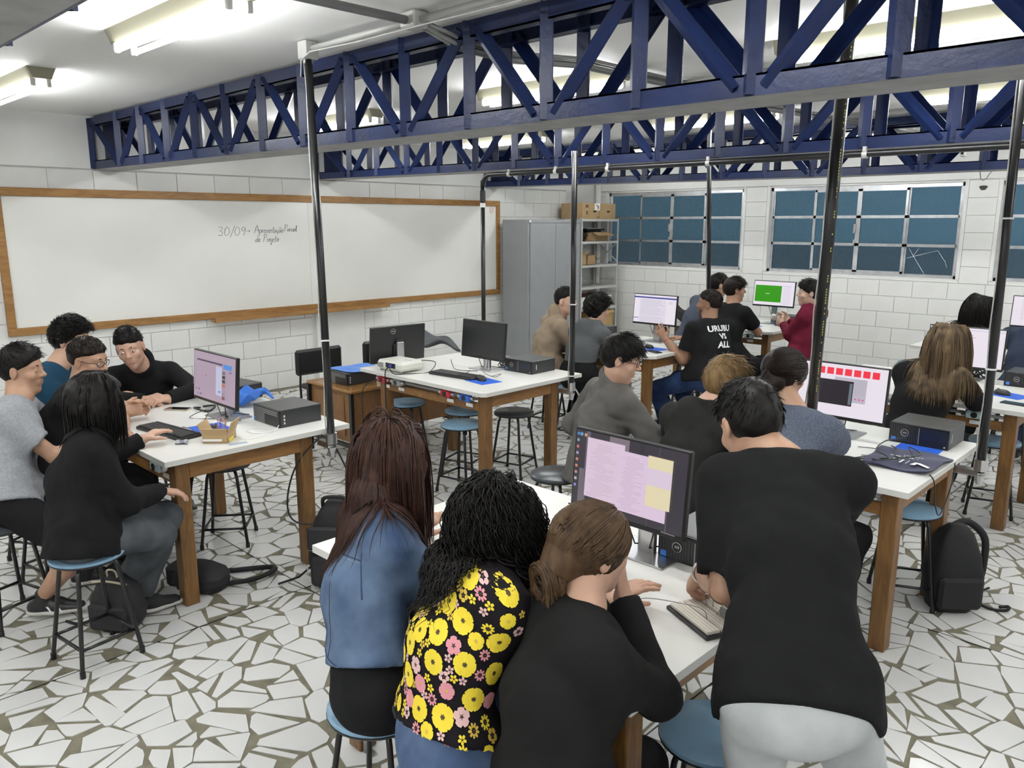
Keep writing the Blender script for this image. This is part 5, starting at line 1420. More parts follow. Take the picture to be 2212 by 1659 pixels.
    for s in (-1, 1):
        TB.cone(sh[s], E[s], .043*B, .038*B, k=.03); 
        TB.cone(hip[s], K[s], .080*B, .055*B, k=.04); TB.cone(K[s], K[s]*.6 + A[s]*.4, .052*B, .056*B, k=.03); TB.cone(K[s]*.6 + A[s]*.4, A[s], .054*B, .035*B, k=.03)
    F.p += TB.p
    for s, hh in ((1, hr), (-1, hl)):
        F.cone(E[s], Wr[s]*.55 + E[s]*.45, .040*B, .038*B, k=.015); F.cone(Wr[s]*.55 + E[s]*.45, Wr[s], .038*B, .0265*B, k=.015)
        if s in nohands: continue
        if hh is None: hh = dict()
        fd = nrm(Wr[s] - E[s]); d = hh.get('d', fd); n_ = hh.get('n', (0, 0, -1)); th = hh.get('t', -r * s)
        if abs(nrm(d) @ nrm(n_)) > .95: n_ = f
        hand_prims(F, Wr[s], d, n_, th, hh.get('c', .35), hh.get('s', .95 if fem else 1.03) * B**.3)
    VV, FF = [], []; o = 0
    hv = .0048 / max(near, .35)**.5 if not face else .0042
    boxes = [(np.minimum(head - .135, c7 - V3(.11, .11, .03)), np.maximum(head + .135, c7 + V3(.11, .11, .05)), hv)]
    for s in (-1, 1):
        if s in nohands: continue
        c = Wr[s] + nrm(Wr[s] - E[s]) * .07
        boxes.append((np.minimum(c - .115, E[s] - .03), np.maximum(c + .115, E[s] + .03), .0042 if near > .6 else .0058))
    done = []
    lo, hi = F.bounds(); lo = np.maximum(lo, [-9, -9, .02])
    for lo_, hi_, h in boxes + [(lo, hi, .015)]:
        G, l, hh_ = F.grid(lo_, hi_, h); v, q = nets(G, l, hh_)
        if len(q) == 0: continue
        if done:
            keep = np.ones(len(q), bool); c = v[q].mean(1)
            for dl, dh in done: keep &= ~((c > dl + h * .6) & (c < dh - h * .6)).all(1)
            q = q[keep]
        done.append((np.asarray(lo_), np.asarray(hi_))); VV.append(v); FF.append(q + o); o += len(v)
    body = put('body', np.concatenate(VV), np.concatenate(FF), SK[skin])
    # ------------ face details
    if face or near > .9:
        m = MB(); me_ = MB()
        for s in (-1, 1):
            for mb_, cx_, cy_, rr_ in ((m, 0, 0, (.0125, .005, .0050)), (me_, 0, .0026, (.0052, .0030, .0048))):
                vs_, fs_ = sph((0, 0, 0), 1.0, 12, 8)
                mb_.add([tuple(H(s*.0315 + cx_ + v.x*rr_[0], .0838 - .0020*abs(v.x)**2 + cy_ + v.y*rr_[1], .0065 + v.z*rr_[2]) - O) for v in vs_], fs_)
        m.obj('eyes', m_eye, T, smooth=True); me_.obj('irises', m_iris, T, smooth=True)
        lm = MB(); 
        for zz, rr, w_ in ((-.0535, .0058, .021), (-.0655, .0066, .018)): lm.tube([H(w_*x, .0865 - .010*x*x, zz - .003*abs(x)) - O for x in (-1, -.5, 0, .5, 1)], [rr*.25*hs, rr*.8*hs, rr*hs, rr*.8*hs, rr*.25*hs], 7)
        lm.obj('lips', m_lip, T, smooth=True)
    if face or near > .6:
        bm = MB()
        for s in (-1, 1): bm.tube([H(s*x, y, z) - O for x, y, z in ((.014, .0845, .028), (.028, .0835, .033), (.042, .074, .031), (.050, .062, .025))], [.002, .0033, .003, .0012], 5)
        bm.obj('eyebrows', hmat, T, smooth=True)
    if beard:
        Bf = Fld(); Bf.p = [p for p in F.p[:4]]
        Bf.post = lambda G, P: np.maximum(G - .0025, np.maximum(((P - H(0, 0, -.045)) @ hu), -((P - H(0, -.012, 0)) @ hd)))
        G, l, h_ = Bf.grid(head - .14, head + .14, hv); v, q = nets(G, l, h_); put('beard', v, q, mat('stubble', (.07, .04, .028), .8))
    # ------------ clothes
    gv = .0095 if near > .6 else .013
    nz = noisef(hseed, 38, 8, (1, 1, 1.6)); nz2 = noisef(hseed + 50, 95, 6)
    rk1 = noisef(hseed + 71, 11, 5); rk2 = noisef(hseed + 72, 9, 5); kv1 = nrm(r * .5 + spine * .9 + tf * .3) * 34; kv2 = nrm(r * .8 - spine * .5) * 30
    G_ = Fld(); inf = .016 if sleeve != 'jacket' else .026
    hp = pel + spine * (hem) if hem is not None else pel
    hc = (hp, -spine)
    tot = inf
    G_.cone(pel - spine*.06, mid, (.150*B + tot), (.130*B + tot), s=r, da=.112*B + tot, db=.100*B + tot, k=.05); G_.cone(mid, chest, .132*B + tot, .152*B + tot, s=r, da=.100*B + tot, db=.112*B + tot, k=.05)
    G_.cone(sh[1] - r*.025, sh[-1] + r*.025, .054*B + inf*.6, .054*B + inf*.6, k=.06); G_.cone(c7 - spine*.07 + tf*.02 + r*.06, c7 - spine*.07 + tf*.02 - r*.06, .078, .078, k=.06)
    for s in (-1, 1): G_.cone(hip[s] + spine*.03, hip[s] + (K[s] - hip[s]) * .16, .088*B + tot, .090*B + tot, k=.04)
    if hem is not None and hem < -.07: G_.cone(pel + spine*(hem - .03), pel + spine*.06, .170*B + tot, .150*B + tot, s=r, da=.132*B + tot, db=.112*B + tot, k=.04)
    for s in (-1, 1):
        if sleeve == 'short':
            e = sh[s] + (E[s] - sh[s]) * slv; G_.cone(sh[s], e + (E[s]-sh[s])*.1, .052*B + inf*.8, .056*B + inf, k=.035, cut=[(e, nrm(E[s] - sh[s]))])
        else:
            G_.cone(sh[s], E[s], .050*B + inf*.8, .045*B + inf*.7, k=.04)
            w_ = Wr[s]; u_ = nrm(w_ - E[s]); G_.cone(E[s], w_, .045*B + inf*.7, .036*B + inf*.35, k=.03, cut=[(w_ - u_*.005, u_)])
    if hood:
        for s in (-1, 1): G_.cone(c7 + r*s*.075 + tf*.02 + up*.015, c7 - tf*.075 - up*.02 + r*s*.02, .030, .040, k=.03)
        G_.ell(c7 - tf*.085 - up*.055, (.095, .045, .085), np.stack([r, tf, np.cross(r, tf)]), k=.03)
        G_.cone(c7 + r*.06 + tf*.07 - up*.01, c7 - r*.06 + tf*.07 - up*.01, .03, .03, k=.03)
    if collar:
        G_.cone(c7 - up*.005 + tf*.02, c7 + up*.035 + tf*.012, nk + .030, nk + .022, k=.012)
    nd = nrm(H(0, -.022, -.055) - (c7 + tf*.035))
    G_.cone(c7 + tf*.042 + nd*(.045 if collar or hood else .012), c7 + tf*.02 + nd*.3, nk*.92 + .006, nk*.92 + .012, k=.012, op='s')
    fa = fold
    def post(Gd, P):
        z = (P - pel) @ spine
        rd = (1 - 2 * np.abs(np.sin(rk1(P) * 5.5 + P @ kv1))) * .5 + (1 - 2 * np.abs(np.sin(rk2(P) * 5.0 + P @ kv2))) * .5
        w = fa * (.7 * nz(P) + .35 * nz2(P) + .8 * rd * (.4 + .6 * np.abs(rk2(P)))) * (1.15 - .55 * np.clip(z / .5, 0, 1))
        return np.maximum(Gd + w, (P - hc[0]) @ hc[1])
    G_.post = post
    lo, hi = G_.bounds(); lo = np.maximum(lo, [-99, -99, min(hp[2] - .1, lo[2] + .3)])
    Gr, l, h_ = G_.grid(lo, hi, gv); v, q = nets(Gr, l, h_); topo = put('shirt' if sleeve == 'short' else ('hoodie' if hood else 'jacket'), v, q, top)
    # ------------ trousers
    if legs and pants is not None:
        L_ = Fld(); L_.cone(pel - spine*.03, pel + spine*.10, .152*B, .140*B, s=r, da=.118*B, db=.105*B, k=.04)
        for s in (-1, 1):
            L_.cone(hip[s], K[s], .094*B, .070*B, k=.04)
            if plen > .6:
                u_ = nrm(A[s] - K[s]); L_.cone(K[s], K[s]*.6 + A[s]*.4, .070*B, .068*B, k=.03); L_.cone(K[s]*.6 + A[s]*.4, A[s], .068*B, .056*B, k=.03, cut=[(A[s] - u_*.01, u_)])
            else:
                u_ = nrm(K[s] - hip[s]); L_.p.pop(); L_.cone(hip[s], K[s], .098*B, .082*B, k=.04, cut=[(K[s] - u_*.02, u_)])
        nz3 = noisef(hseed + 9, 60, 6); L_.post = lambda Gd, P: np.maximum(Gd + .0028 * nz3(P), (P - pel) @ spine - .14)
        lo, hi = L_.bounds(); lo[2] = max(lo[2], .02); Gr, l, h_ = L_.grid(lo, hi, gv * 1.15); v, q = nets(Gr, l, h_); put('trousers', v, q, pants)
    # ------------ shoes
    if legs:
        for s in (-1, 1):
            S_ = Fld(); a = A[s]; fd = nrm(V3(*( (a - K[s])[:2] ), 0) * .3 + f + r*s*.15); g = max(a[2] - .09, 0.012)
            b = V3(a[0], a[1], g) - fd * .045
            S_.cone(b + up*.035, b + fd*.10 + up*.035, .036, .042, k=.02); S_.cone(b + fd*.10 + up*.03, b + fd*.205 + up*.022, .044, .034, s=np.cross(fd, up), da=.036, db=.022, k=.02)
            S_.cone(b + fd*.03 + up*.04, a + up*.0, .038, .042, k=.02)
            S_.post = lambda Gd, P, g=g: np.maximum(Gd, g + .012 - P[..., 2])
            lo, hi = S_.bounds(); Gr, l, h_ = S_.grid(lo, hi, .008); v, q = nets(Gr, l, h_)
            so = put('shoe', v, q, shoes or m_blk)
            S2 = Fld(); S2.cone(b + up*.02, b + fd*.10 + up*.02, .042, .047, k=.02); S2.cone(b + fd*.10 + up*.02, b + fd*.21 + up*.02, .047, .034, k=.02)
            S2.post = lambda Gd, P, g=g: np.maximum(np.maximum(Gd, P[..., 2] - g - .022), g - P[..., 2])
            lo, hi = S2.bounds(); Gr, l, h_ = S2.grid(lo, hi, .008); v, q = nets(Gr, l, h_)
            link('sole', polymesh('sole', v - O, q, mat('sole_white', (.6, .58, .55), .6)), so)
    # ------------ glasses
    if glasses:
        m = MB()
        for s in (-1, 1):
            cs = [(.023*math.cos(t), .017*math.sin(t)) for t in np.linspace(0, 2*math.pi, 15)[:-1]]
            m.tube([H(s*.032 + x, .100 - .012*abs(s*.032 + x)/.05, .006 + y) - O for x, y in cs], .0018, 5, closed=True)
            m.tube([H(s*.055, .088, .012) - O, H(s*.078, .04, .010) - O, H(s*.082, -.01, .012) - O], .0018, 5)
        m.tube([H(-.009, .100, .01) - O, H(.009, .100, .01) - O], .0018, 5); m.obj('glasses', mat('frame_dark', (.02, .02, .03), .3), T, smooth=True)
    ctx = dict(T=T, O=O, H=H, head=head, hr=hr_, hd=hd, hu=hu, Mh=Mh, hs=hs, F=F, G=G_, c7=c7, pel=pel, spine=spine, r=r, tf=tf, sh=sh, E=E, W=Wr, K=K, A=A, put=put, top=topo, f=f, up=up)
    hairdo(ctx, hair, hmat, hseed, near, hthick)
    return ctx
def sph(c, r, n=10, k=7):
    vs = []; c = Vector(c)
    for j in range(k + 1):
        a = math.pi * j / k
        for i in range(n): t = 2*math.pi*i/n; vs.append(c + Vector((math.sin(a)*math.cos(t), math.sin(a)*math.sin(t), math.cos(a))) * r)
    return vs, [(j*n + i, (j+1)*n + i, (j+1)*n + (i+1) % n, j*n + (i+1) % n) for j in range(k) for i in range(n)]
def hairdo(c, kind, hm, seed, near, th):
    H, Mh, hs, head, put, T, O = c['H'], c['Mh'], c['hs'], c['head'], c['put'], c['T'], c['O']; hr_, hd, hu = c['hr'], c['hd'], c['hu']
    rg = np.random.default_rng(seed + 100)
    R3 = lambda a, b, d: V3(a, b, d) * hs
    longh = kind in ('long', 'shoulder', 'longcurly', 'bun', 'ponytail')
    X = Fld(); side = .006 if kind in ('short', 'fade') else .012
    if kind == 'curly': side = .022; th = max(th, .030)
    if kind in ('mop',): side = .016
    if longh: side = .012; th = .013
    if kind == 'ponytail': th = .020; side = .016
    X.ell(H(0, -.014, .030), R3(.077 + side, .098 + side + .004, .089 + th), Mh, k=.02)
    if kind in ('short', 'mop', 'bowl', 'curly'): X.ell(H(0, .030, .072), R3(.062, .058, .045 + th*.5), Mh, k=.03)
    if kind == 'longcurly': X.ell(H(0, -.03, -.02), R3(.115, .11, .12), Mh, k=.04)
    if kind == 'bun':
        X.ell(H(0, -.115, -.068), R3(.048, .040, .046), Mh, k=.02); X.ell(H(0, -.09, -.02), R3(.06, .05, .05), Mh, k=.03)
    hy = np.array([-.13, -.05, -.03, -.005, .02, .05, .08, .12]); hz = np.array([-.075, -.068, -.05, .0, .012, .035, .062, .075])
    if kind == 'bowl' or kind == 'mop': hz = hz + np.array([0, 0, 0, -.01, -.008, -.012, -.022, -.02])
    if kind == 'fade': hz = hz + np.array([.035, .035, .04, .03, .03, .015, .0, .0])
    if kind == 'curly': hz = hz + np.array([-.02, -.02, -.02, -.02, -.01, -.004, -.012, -.01])
    if longh: hz = hz + np.array([-.03, -.03, -.045, -.05, -.02, .0, .0, .0])
    nz = noisef(seed + 3, 230 if kind in ('curly', 'longcurly') else 130, 9); nz2 = noisef(seed + 4, 90, 6)
    amp = {'curly': .010, 'longcurly': .012, 'short': .0035, 'fade': .0015, 'mop': .0045, 'bowl': .003}.get(kind, .0022)
    SKL = Fld(); SKL.p = c['F'].p[:2]; tr = {'fade': .085, 'short': .055, 'mop': .035, 'bowl': .035, 'curly': .03}.get(kind, .03)
    def post(G, P):
        q = (P - head) / hs; y = q @ hd; z = q @ hu
        hl = np.interp(y, hy, hz); edge = (hl - z) * .8
        ds = SKL.at(P); G = np.maximum(G, ds - (.0015 + .055 * (1 - np.exp(-np.maximum(z - hl, 0) / tr))))
        return np.maximum(G + amp * (nz(P) + .6 * nz2(P)), edge + (.006 + amp * .5) * nz2(P))
    X.post = post
    lo, hi = head - .19, head + .19
    h = .0055 / max(near, .4)**.5
    G, l, h_ = X.grid(lo, hi, h)
    if kind in ('short', 'fade', 'mop', 'bowl'):
        E_ = Fld()
        for s in (-1, 1): E_.ell(H(s*.088, -.008, -.008), R3(.030, .022, .036), Mh, k=.005)
        Ge, _, _ = E_.grid(lo, hi, h); G = np.maximum(G, -Ge) if Ge.shape == G.shape else G
    v, q = nets(G, l, h_); hv = put('hair', v, q, hm)
    # strands
    def surf(n, lowz):
        d = rg.normal(size=(n * 3, 3)); d /= np.linalg.norm(d, axis=1, keepdims=True)
        y = d[:, 1]; z = d[:, 2]; d = d[(z > lowz + .55 * np.maximum(y, 0))][:n]
        return d
    if kind in ('short', 'mop', 'bowl', 'fade', 'curly'):
        n = int({'short': 900, 'mop': 1100, 'bowl': 700, 'fade': 700, 'curly': 1100}[kind] * min(1, near + .25))
        d = surf(n, -.35 if kind != 'fade' else .1); n = len(d)
        cen = V3(0, -.014, .030); rad = V3(.077 + side, .102 + side, .089 + th) * (1.0 if kind != 'curly' else 1.03)
        p0 = cen + d * rad * rg.uniform(.97, 1.0, (n, 1)); 
        crown = nrm(V3(0, -.5, 1)); flow = d - crown; flow = flow - d * (flow * d).sum(1, keepdims=True); flow /= np.linalg.norm(flow, axis=1, keepdims=True) + 1e-6
        if kind != 'fade': flow[:, 1] += .5
        L = {'short': .026, 'mop': .034, 'bowl': .032, 'fade': .016, 'curly': .035}[kind]
        N = 6 if kind == 'curly' else 4; t = np.linspace(0, 1, N)[None, :, None]
        jit = rg.normal(size=(n, 1, 3)) * .35
        path = p0[:, None] + (flow[:, None] + jit * t) * t * L + d[:, None] * (np.sin(t * math.pi) * .005 - .001)
        if kind == 'curly':
            ph = rg.uniform(0, 6.28, (n, 1, 1)); path = path + .009 * (np.cos(t * 7 + ph) * d[:, None] + np.sin(t * 7 + ph) * np.cross(d, flow)[:, None])
        rel = path @ np.stack([hr_, hd, hu]) * hs + head
        yy = path[:, -1, 1]; zz = path[:, -1, 2]; ok = zz > np.interp(yy, hy, hz) - (.004 if kind != 'mop' else .02)
        ok &= ~((np.abs(path[:, -1, 0]) > .065) & (np.abs(path[:, -1, 1] + .008) < .024) & (zz < .03))
        rel = rel[ok]
        if len(rel):
            V, Fq = tubes_np(rel, rg.uniform(.0010, .0020, len(rel)), 3); link('strand_layer', polymesh('strand_layer', V - O, Fq, hm), hv, kind='stuff')
    if longh:
        BF = Fld(); BF.p = [p for p in c['G'].p if p[4] == 'u'] + [p for p in c['F'].p[:2]]
        cfg = {'long': (2100, .46, .0), 'shoulder': (1800, .27, .0), 'longcurly': (1700, .36, .012), 'bun': (800, .15, .0), 'ponytail': (900, .26, 0.)}[kind]
        cfg = c.get('hcfg', cfg); n = int(cfg[0] * min(1, near + .2)); N = (15 if kind in ('long', 'shoulder') else 20) if kind != 'longcurly' else 30
        a = rg.uniform(-2.35, 2.35, n); el = rg.uniform(.1, 1.28, n)
        if kind in ('bun', 'ponytail'): a = rg.uniform(-3.1, 3.1, n); el = rg.uniform(-.1, 1.5, n)
        d = np.stack([np.sin(a) * np.cos(el), -np.cos(a) * np.cos(el), np.sin(el)], 1)
        cen = V3(0, -.014, .030); rad = V3(.077 + .013, .102 + .013, .089 + .014)
        if kind == 'longcurly': rad = rad + .004
        if kind == 'ponytail': rad = rad + .007
        toW = lambda q: q @ np.stack([hr_, hd, hu]) * hs + head
        p = toW(cen + d * rad)
        up = V3(0, 0, 1.); paths = [p]; L = cfg[1] * rg.uniform(.86, 1.08, n)
        out = (d @ np.stack([hr_, hd, hu]))
        marg = rg.uniform(.003, .014, n) if kind != 'longcurly' else rg.uniform(.004, .035, n)
        if kind in ('bun', 'ponytail'):
            tgt = H(0, -.110, -.055) if kind == 'bun' else H(.0, -.118, .012)
            HF = Fld(); HF.ell(H(0, -.014, .030), R3(.089, .114, .102), Mh)
            pts = np.zeros((n, N, 3)); n1 = 11
            for i in range(n):
                pass
            t = np.linspace(0, 1, n1)[None, :, None]; seg = p[:, None] * (1 - t) + tgt * t
            q = (seg - H(0, -.014, .030)) @ Mh.T / hs; nn = np.sqrt(((q / V3(.090, .116, .103))**2).sum(-1, keepdims=True)); q = np.where(nn < 1.06, q / nn * 1.06, q) if kind == 'ponytail' else np.where(nn < 1, q / nn, q)
            seg = q @ Mh * hs + H(0, -.014, .030); seg[:, -1] = tgt + rg.normal(size=(n, 3)) * .008
            if kind == 'bun':
                ph = rg.uniform(0, 6.28, n)[:, None, None]; t2 = np.linspace(0, 1, N - n1)[None, :, None]; R_ = .040 + rg.uniform(-.014, .012, (n, 1, 1)); dn = nrm(-hd - hu * .2)
                e1 = hr_; e2 = np.cross(dn, hr_); sg = np.where(rg.random((n, 1, 1)) < .5, 1, -1)
                bc = H(0, -.122, -.075); tail = bc + R_ * (np.cos(ph + sg * t2 * 4) * e1 + np.sin(ph + sg * t2 * 4) * e2) + dn * (rg.uniform(-.02, .030, (n, 1, 1)))
                stray = rg.random(n) < .18; tail[stray] = tail[stray] - up * (t2 * .07)
                path = np.concatenate([seg, tail], 1)
            else:
                t2 = np.linspace(0, 1, N - n1 + 1)[None, 1:, None]; sp_ = rg.normal(size=(n, 1, 3)) * .030
                path = np.concatenate([seg, tgt + (-hd * .03 * np.sin(t2 * 3) - up * t2 * L[:, None, None] + sp_ * t2 ** .6)], 1)
        else:
            dirn = nrm(V3(0, 0, -1)); D_ = np.tile(out * .35 + V3(0, 0, -.6), 1)
            for k in range(N - 1):
                D_ = D_ * .55 + V3(0, 0, -1.) * .45 + rg.normal(size=(n, 3)) * .03
                D_ /= np.linalg.norm(D_, axis=1, keepdims=True)
                p2 = p + D_ * (L / N)[:, None]
                q = (p2 - H(0, -.014, .030)) @ Mh.T / hs; nn = np.sqrt(((q / (rad + marg[:, None] * .8))**2).sum(-1, keepdims=True))
                q = np.where(nn < 1, q / nn, q); p2 = q @ Mh * hs + H(0, -.014, .030)
                # keep clear of the face
                q = (p2 - head) @ Mh.T; bad = (q[:, 1] > .02) & (np.abs(q[:, 0]) < .075); q[:, 0] = np.where(bad, np.sign(q[:, 0]) * (.078 + .004*rg.random(n)), q[:, 0]); p2 = q @ Mh + head
                for _ in range(2):
                    fv = BF.at(p2); bad = fv < marg * .5 + .004
                    if bad.any(): p2[bad] += BF.grad(p2[bad]) * (marg[bad] * .5 + .004 - fv[bad])[:, None]
                D_ = (p2 - p); D_ /= np.linalg.norm(D_, axis=1, keepdims=True) + 1e-9
                p = p2; paths.append(p)
            path = np.stack(paths, 1)
            if kind == 'longcurly':
                t = np.linspace(0, 1, N)[None, :, None]; ph = rg.uniform(0, 6.28, (n, 1, 1)); fr = rg.uniform(26, 44, (n, 1, 1))
                e1 = nrm(V3(1, .3, 0)); e2 = V3(-.3, 1, 0)
                path = path + (.010 * np.clip(t * 3, 0, 1)) * (np.cos(t * fr + ph) * e1 + np.sin(t * fr + ph) * e2)
        V, Fq = tubes_np(path, rg.uniform(.0018, .0044, n) * (1.0 if kind != 'longcurly' else .7), 3)
        link('strand_layer', polymesh('strand_layer', V - O, Fq, c.get('hm2', hm)), hv, kind='stuff')
        if kind in ('long', 'shoulder'):   # a soft under-volume hugging the strands so nothing shows through
            c['hairpath'] = path
            U = Fld(); sel = path[rg.permutation(n)[:70]]
            cen_ = path.mean(0); sel = sel + (cen_ - sel) * np.clip((head[2] - .02 - sel[..., 2:3]) * 3, 0, .30)
            for s_ in sel:
                for k in range(1, N - 4, 3): U.cone(s_[k], s_[min(k + 4, N - 1)], .0075, .006, k=.012)
            lo, hi = U.bounds(); G, l, h_ = U.grid(lo, hi, .010); v, q = nets(G, l, h_); link('hair_mass', polymesh('hair_mass', v - O, q, hm), hv)
        if kind == 'longcurly':
            U = Fld(); sel = path[rg.permutation(n)[:70]]
            cen_ = path.mean(0); sel = sel + (cen_ - sel) * .26
            for s_ in sel:
                for k in range(1, N - 8, 4): U.cone(s_[k], s_[min(k + 5, N - 1)], .013, .010, k=.014)
            U.post = lambda G, P: G + .003 * nz(P)
            lo, hi = U.bounds(); G, l, h_ = U.grid(lo, hi, .010); v, q = nets(G, l, h_); link('hair_mass', polymesh('hair_mass', v - O, q, hm), hv)
        if kind == 'ponytail':
            m = MB().tube([Vector(H(.018*math.cos(t), -.118, .012 + .018*math.sin(t)) - O) for t in np.linspace(0, 6.28, 12)[:-1]], .005, 6, closed=True); m.obj('hair_tie', m_blk, T)
            U = Fld(); U.cone(H(0, -.118, .012), H(0, -.135, -.06), .022, .036, k=.02); U.cone(H(0, -.135, -.06), H(0, -.12, -.15), .036, .02, k=.02); U.ell(H(0, -.08, -.03), R3(.075, .05, .06), Mh, k=.03)
            U.post = lambda G, P: G + .003 * nz(P)
            lo, hi = U.bounds(); G, l, h_ = U.grid(lo, hi, .007); v, q = nets(G, l, h_); link('ponytail', polymesh('ponytail', v - O, q, hm), hv)
        if kind == 'bun': 
            m = 0
def march(fld, p, d, steps=28):
    # walk points p along unit dir d to the surface
    p = np.array(p, float); d = nrm(d)
    for _ in range(steps): p = p + d * fld.at(p)[..., None] * .8
    return p
def decal(c, name, polys, origin, ux, uy, dirn, mt_of, off=.002, label=None, fld=None):
    """polys: list of (points2d, material); laid on the garment by walking along dirn"""
    fld = fld or c['G']; m = MB(); o = V3(origin)
    for pts, mt in polys:
        P = np.array([o + V3(ux) * x + V3(uy) * y - nrm(dirn) * .12 for x, y in pts]); Q = march(fld, P, dirn)
        Q = Q - nrm(dirn) * off; m.m(mt); cen = Q.mean(0)
        k = len(Q); m.add([tuple(cen - c['O'])] + [tuple(q - c['O']) for q in Q], [(0, i + 1, (i + 1) % k + 1) for i in range(k)])
    return m.obj(name, None, c['T'], smooth=True, label=label)

def cyl_start(c, th, v, x, y, D=.30):
    ax = c['pel'] + c['spine'] * v; d = -c['tf'] * math.cos(th) + c['r'] * math.sin(th); u = c['r'] * math.cos(th) + c['tf'] * math.sin(th)
    return ax + d * D + u * x + c['spine'] * y, -d
def walk(c, starts, dirs, off=.0022, fld=None):
    P = np.array(starts, float); Dn = np.array(dirs, float); f_ = fld or c['G']
    for _ in range(34): P = P + Dn * (f_.at(P) * .8)[:, None]
    return P - Dn * off
def decals(c, name, items, label=None, off=.0022, kind=None):
    """items: (theta, v, [(x,y)...], material): flat print fans laid on the garment"""
    S, Dn, cnt = [], [], []
    for th, v, pts, mt in items:
        cx = sum(p[0] for p in pts) / len(pts); cy = sum(p[1] for p in pts) / len(pts)
        for x, y in [(cx, cy)] + list(pts):
            a, b = cyl_start(c, th, v, x, y); S.append(a); Dn.append(b)
        cnt.append(len(pts) + 1)
    Q = walk(c, S, Dn, off) - c['O']; m = MB(); o = 0
    for (th, v, pts, mt), k in zip(items, cnt):
        q_ = Q[o:o + k]
        if (np.linalg.norm(q_ - q_[0], axis=1) > .06).any() or (c['G'].at(q_ + c['O']) > .012).any(): o += k; continue
        m.m(mt).add([tuple(q) for q in Q[o:o + k]], [(0, i, i + 1 if i + 1 < k else 1) for i in range(1, k)]); o += k
    return m.obj(name, None, c['top'], label=label)
def seams(c, name, lines_, rad, mt, label=None):
    m = MB()
    for ln in lines_:
        pts = []
        for (t0, v0), (t1, v1) in zip(ln[:-1], ln[1:]):
            for k in range(7): pts.append((t0 + (t1 - t0) * k / 7, v0 + (v1 - v0) * k / 7))
        pts.append(ln[-1]); S = [cyl_start(c, t, v, 0, 0) for t, v in pts]
        Q = walk(c, [a for a, b in S], [b for a, b in S], .0006) - c['O']
        m.tube([tuple(q) for q in Q], rad, 5)
    return m.obj(name, mt, c['top'], smooth=True, label=label)
def wordmark(c, name, rows, th, v, mt, label=None):
    S, Dn, fs, o = [], [], [], 0
    for txt, size, dy in rows:
        cu = bpy.data.curves.new('t', 'FONT'); cu.body = txt; cu.size = size; cu.align_x = 'CENTER'; cu.offset = size * .035; cu.resolution_u = 2
        ob = bpy.data.objects.new('t', cu); me = ob.to_mesh()
        for p in me.vertices:
            a, b = cyl_start(c, th, v, p.co.x, p.co.y + dy); S.append(a); Dn.append(b)
        fs += [tuple(i + o for i in q.vertices) for q in me.polygons]; o += len(me.vertices); ob.to_mesh_clear(); bpy.data.objects.remove(ob); bpy.data.curves.remove(cu)
    Q = walk(c, S, Dn, .006) - c['O']; m = MB(); m.add([tuple(q) for q in Q], fs)
    return m.obj(name, mt, c['top'], label=label)
# ================================================================ the students
blackh = hairmat('hair_black', (.006, .005, .0045)); darkh = hairmat('hair_dark_brown', (.013, .008, .006)); brownh = hairmat('hair_brown', (.05, .028, .016), (.10, .06, .03))
lightb = hairmat('hair_light_brown', (.10, .06, .028), (.22, .14, .06)); redb = hairmat('hair_reddish', (.020, .009, .007), (.055, .022, .013)); ombre = hairmat('hair_ombre', (.03, .018, .012), (.19, .13, .07), 25)
f_black = fabric('cloth_black', (.011, .011, .012)); f_char = fabric('cloth_charcoal', (.035, .037, .038)); f_hgrey = fabric('heather_grey', (.30, .31, .33), var=.12, vs=90)
f_slate = fabric('heather_slate', (.085, .10, .135), var=.3, vs=160); f_teal = fabric('tee_teal', (.015, .055, .10)); f_beige = fabric('jacket_beige', (.27, .21, .15), vs=8, var=.12)
f_gjack = fabric('jacket_grey_cotton', (.095, .09, .085), vs=8, var=.15, rough=.6); f_maroon = fabric('hoodie_maroon', (.13, .012, .030)); f_navy = fabric('tee_navy', (.030, .040, .065)); f_cream = fabric('top_cream', (.60, .52, .45))
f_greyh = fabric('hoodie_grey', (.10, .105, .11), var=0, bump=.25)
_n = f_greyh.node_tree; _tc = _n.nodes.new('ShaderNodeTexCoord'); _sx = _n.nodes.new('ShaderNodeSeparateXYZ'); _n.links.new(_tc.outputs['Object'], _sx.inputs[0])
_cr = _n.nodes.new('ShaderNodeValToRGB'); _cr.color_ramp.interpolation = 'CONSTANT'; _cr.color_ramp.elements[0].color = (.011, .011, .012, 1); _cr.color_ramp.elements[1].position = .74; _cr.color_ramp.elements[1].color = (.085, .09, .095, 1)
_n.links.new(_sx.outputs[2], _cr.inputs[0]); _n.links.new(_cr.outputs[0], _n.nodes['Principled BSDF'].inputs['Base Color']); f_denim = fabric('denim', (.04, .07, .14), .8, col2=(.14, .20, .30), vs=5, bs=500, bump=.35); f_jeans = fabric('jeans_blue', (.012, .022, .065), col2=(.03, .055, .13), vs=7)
f_jeansl = fabric('jeans_mid', (.045, .075, .15), col2=(.11, .16, .27), vs=7); f_jeansg = fabric('jeans_grey', (.045, .05, .058), col2=(.10, .11, .12), vs=6); f_pale = fabric('jeans_pale', (.36, .38, .39), col2=(.50, .52, .53), vs=6)
f_slatel = fabric('shirt_slate_long', (.075, .09, .125), vs=30)
P_ = {}
QUICK = False
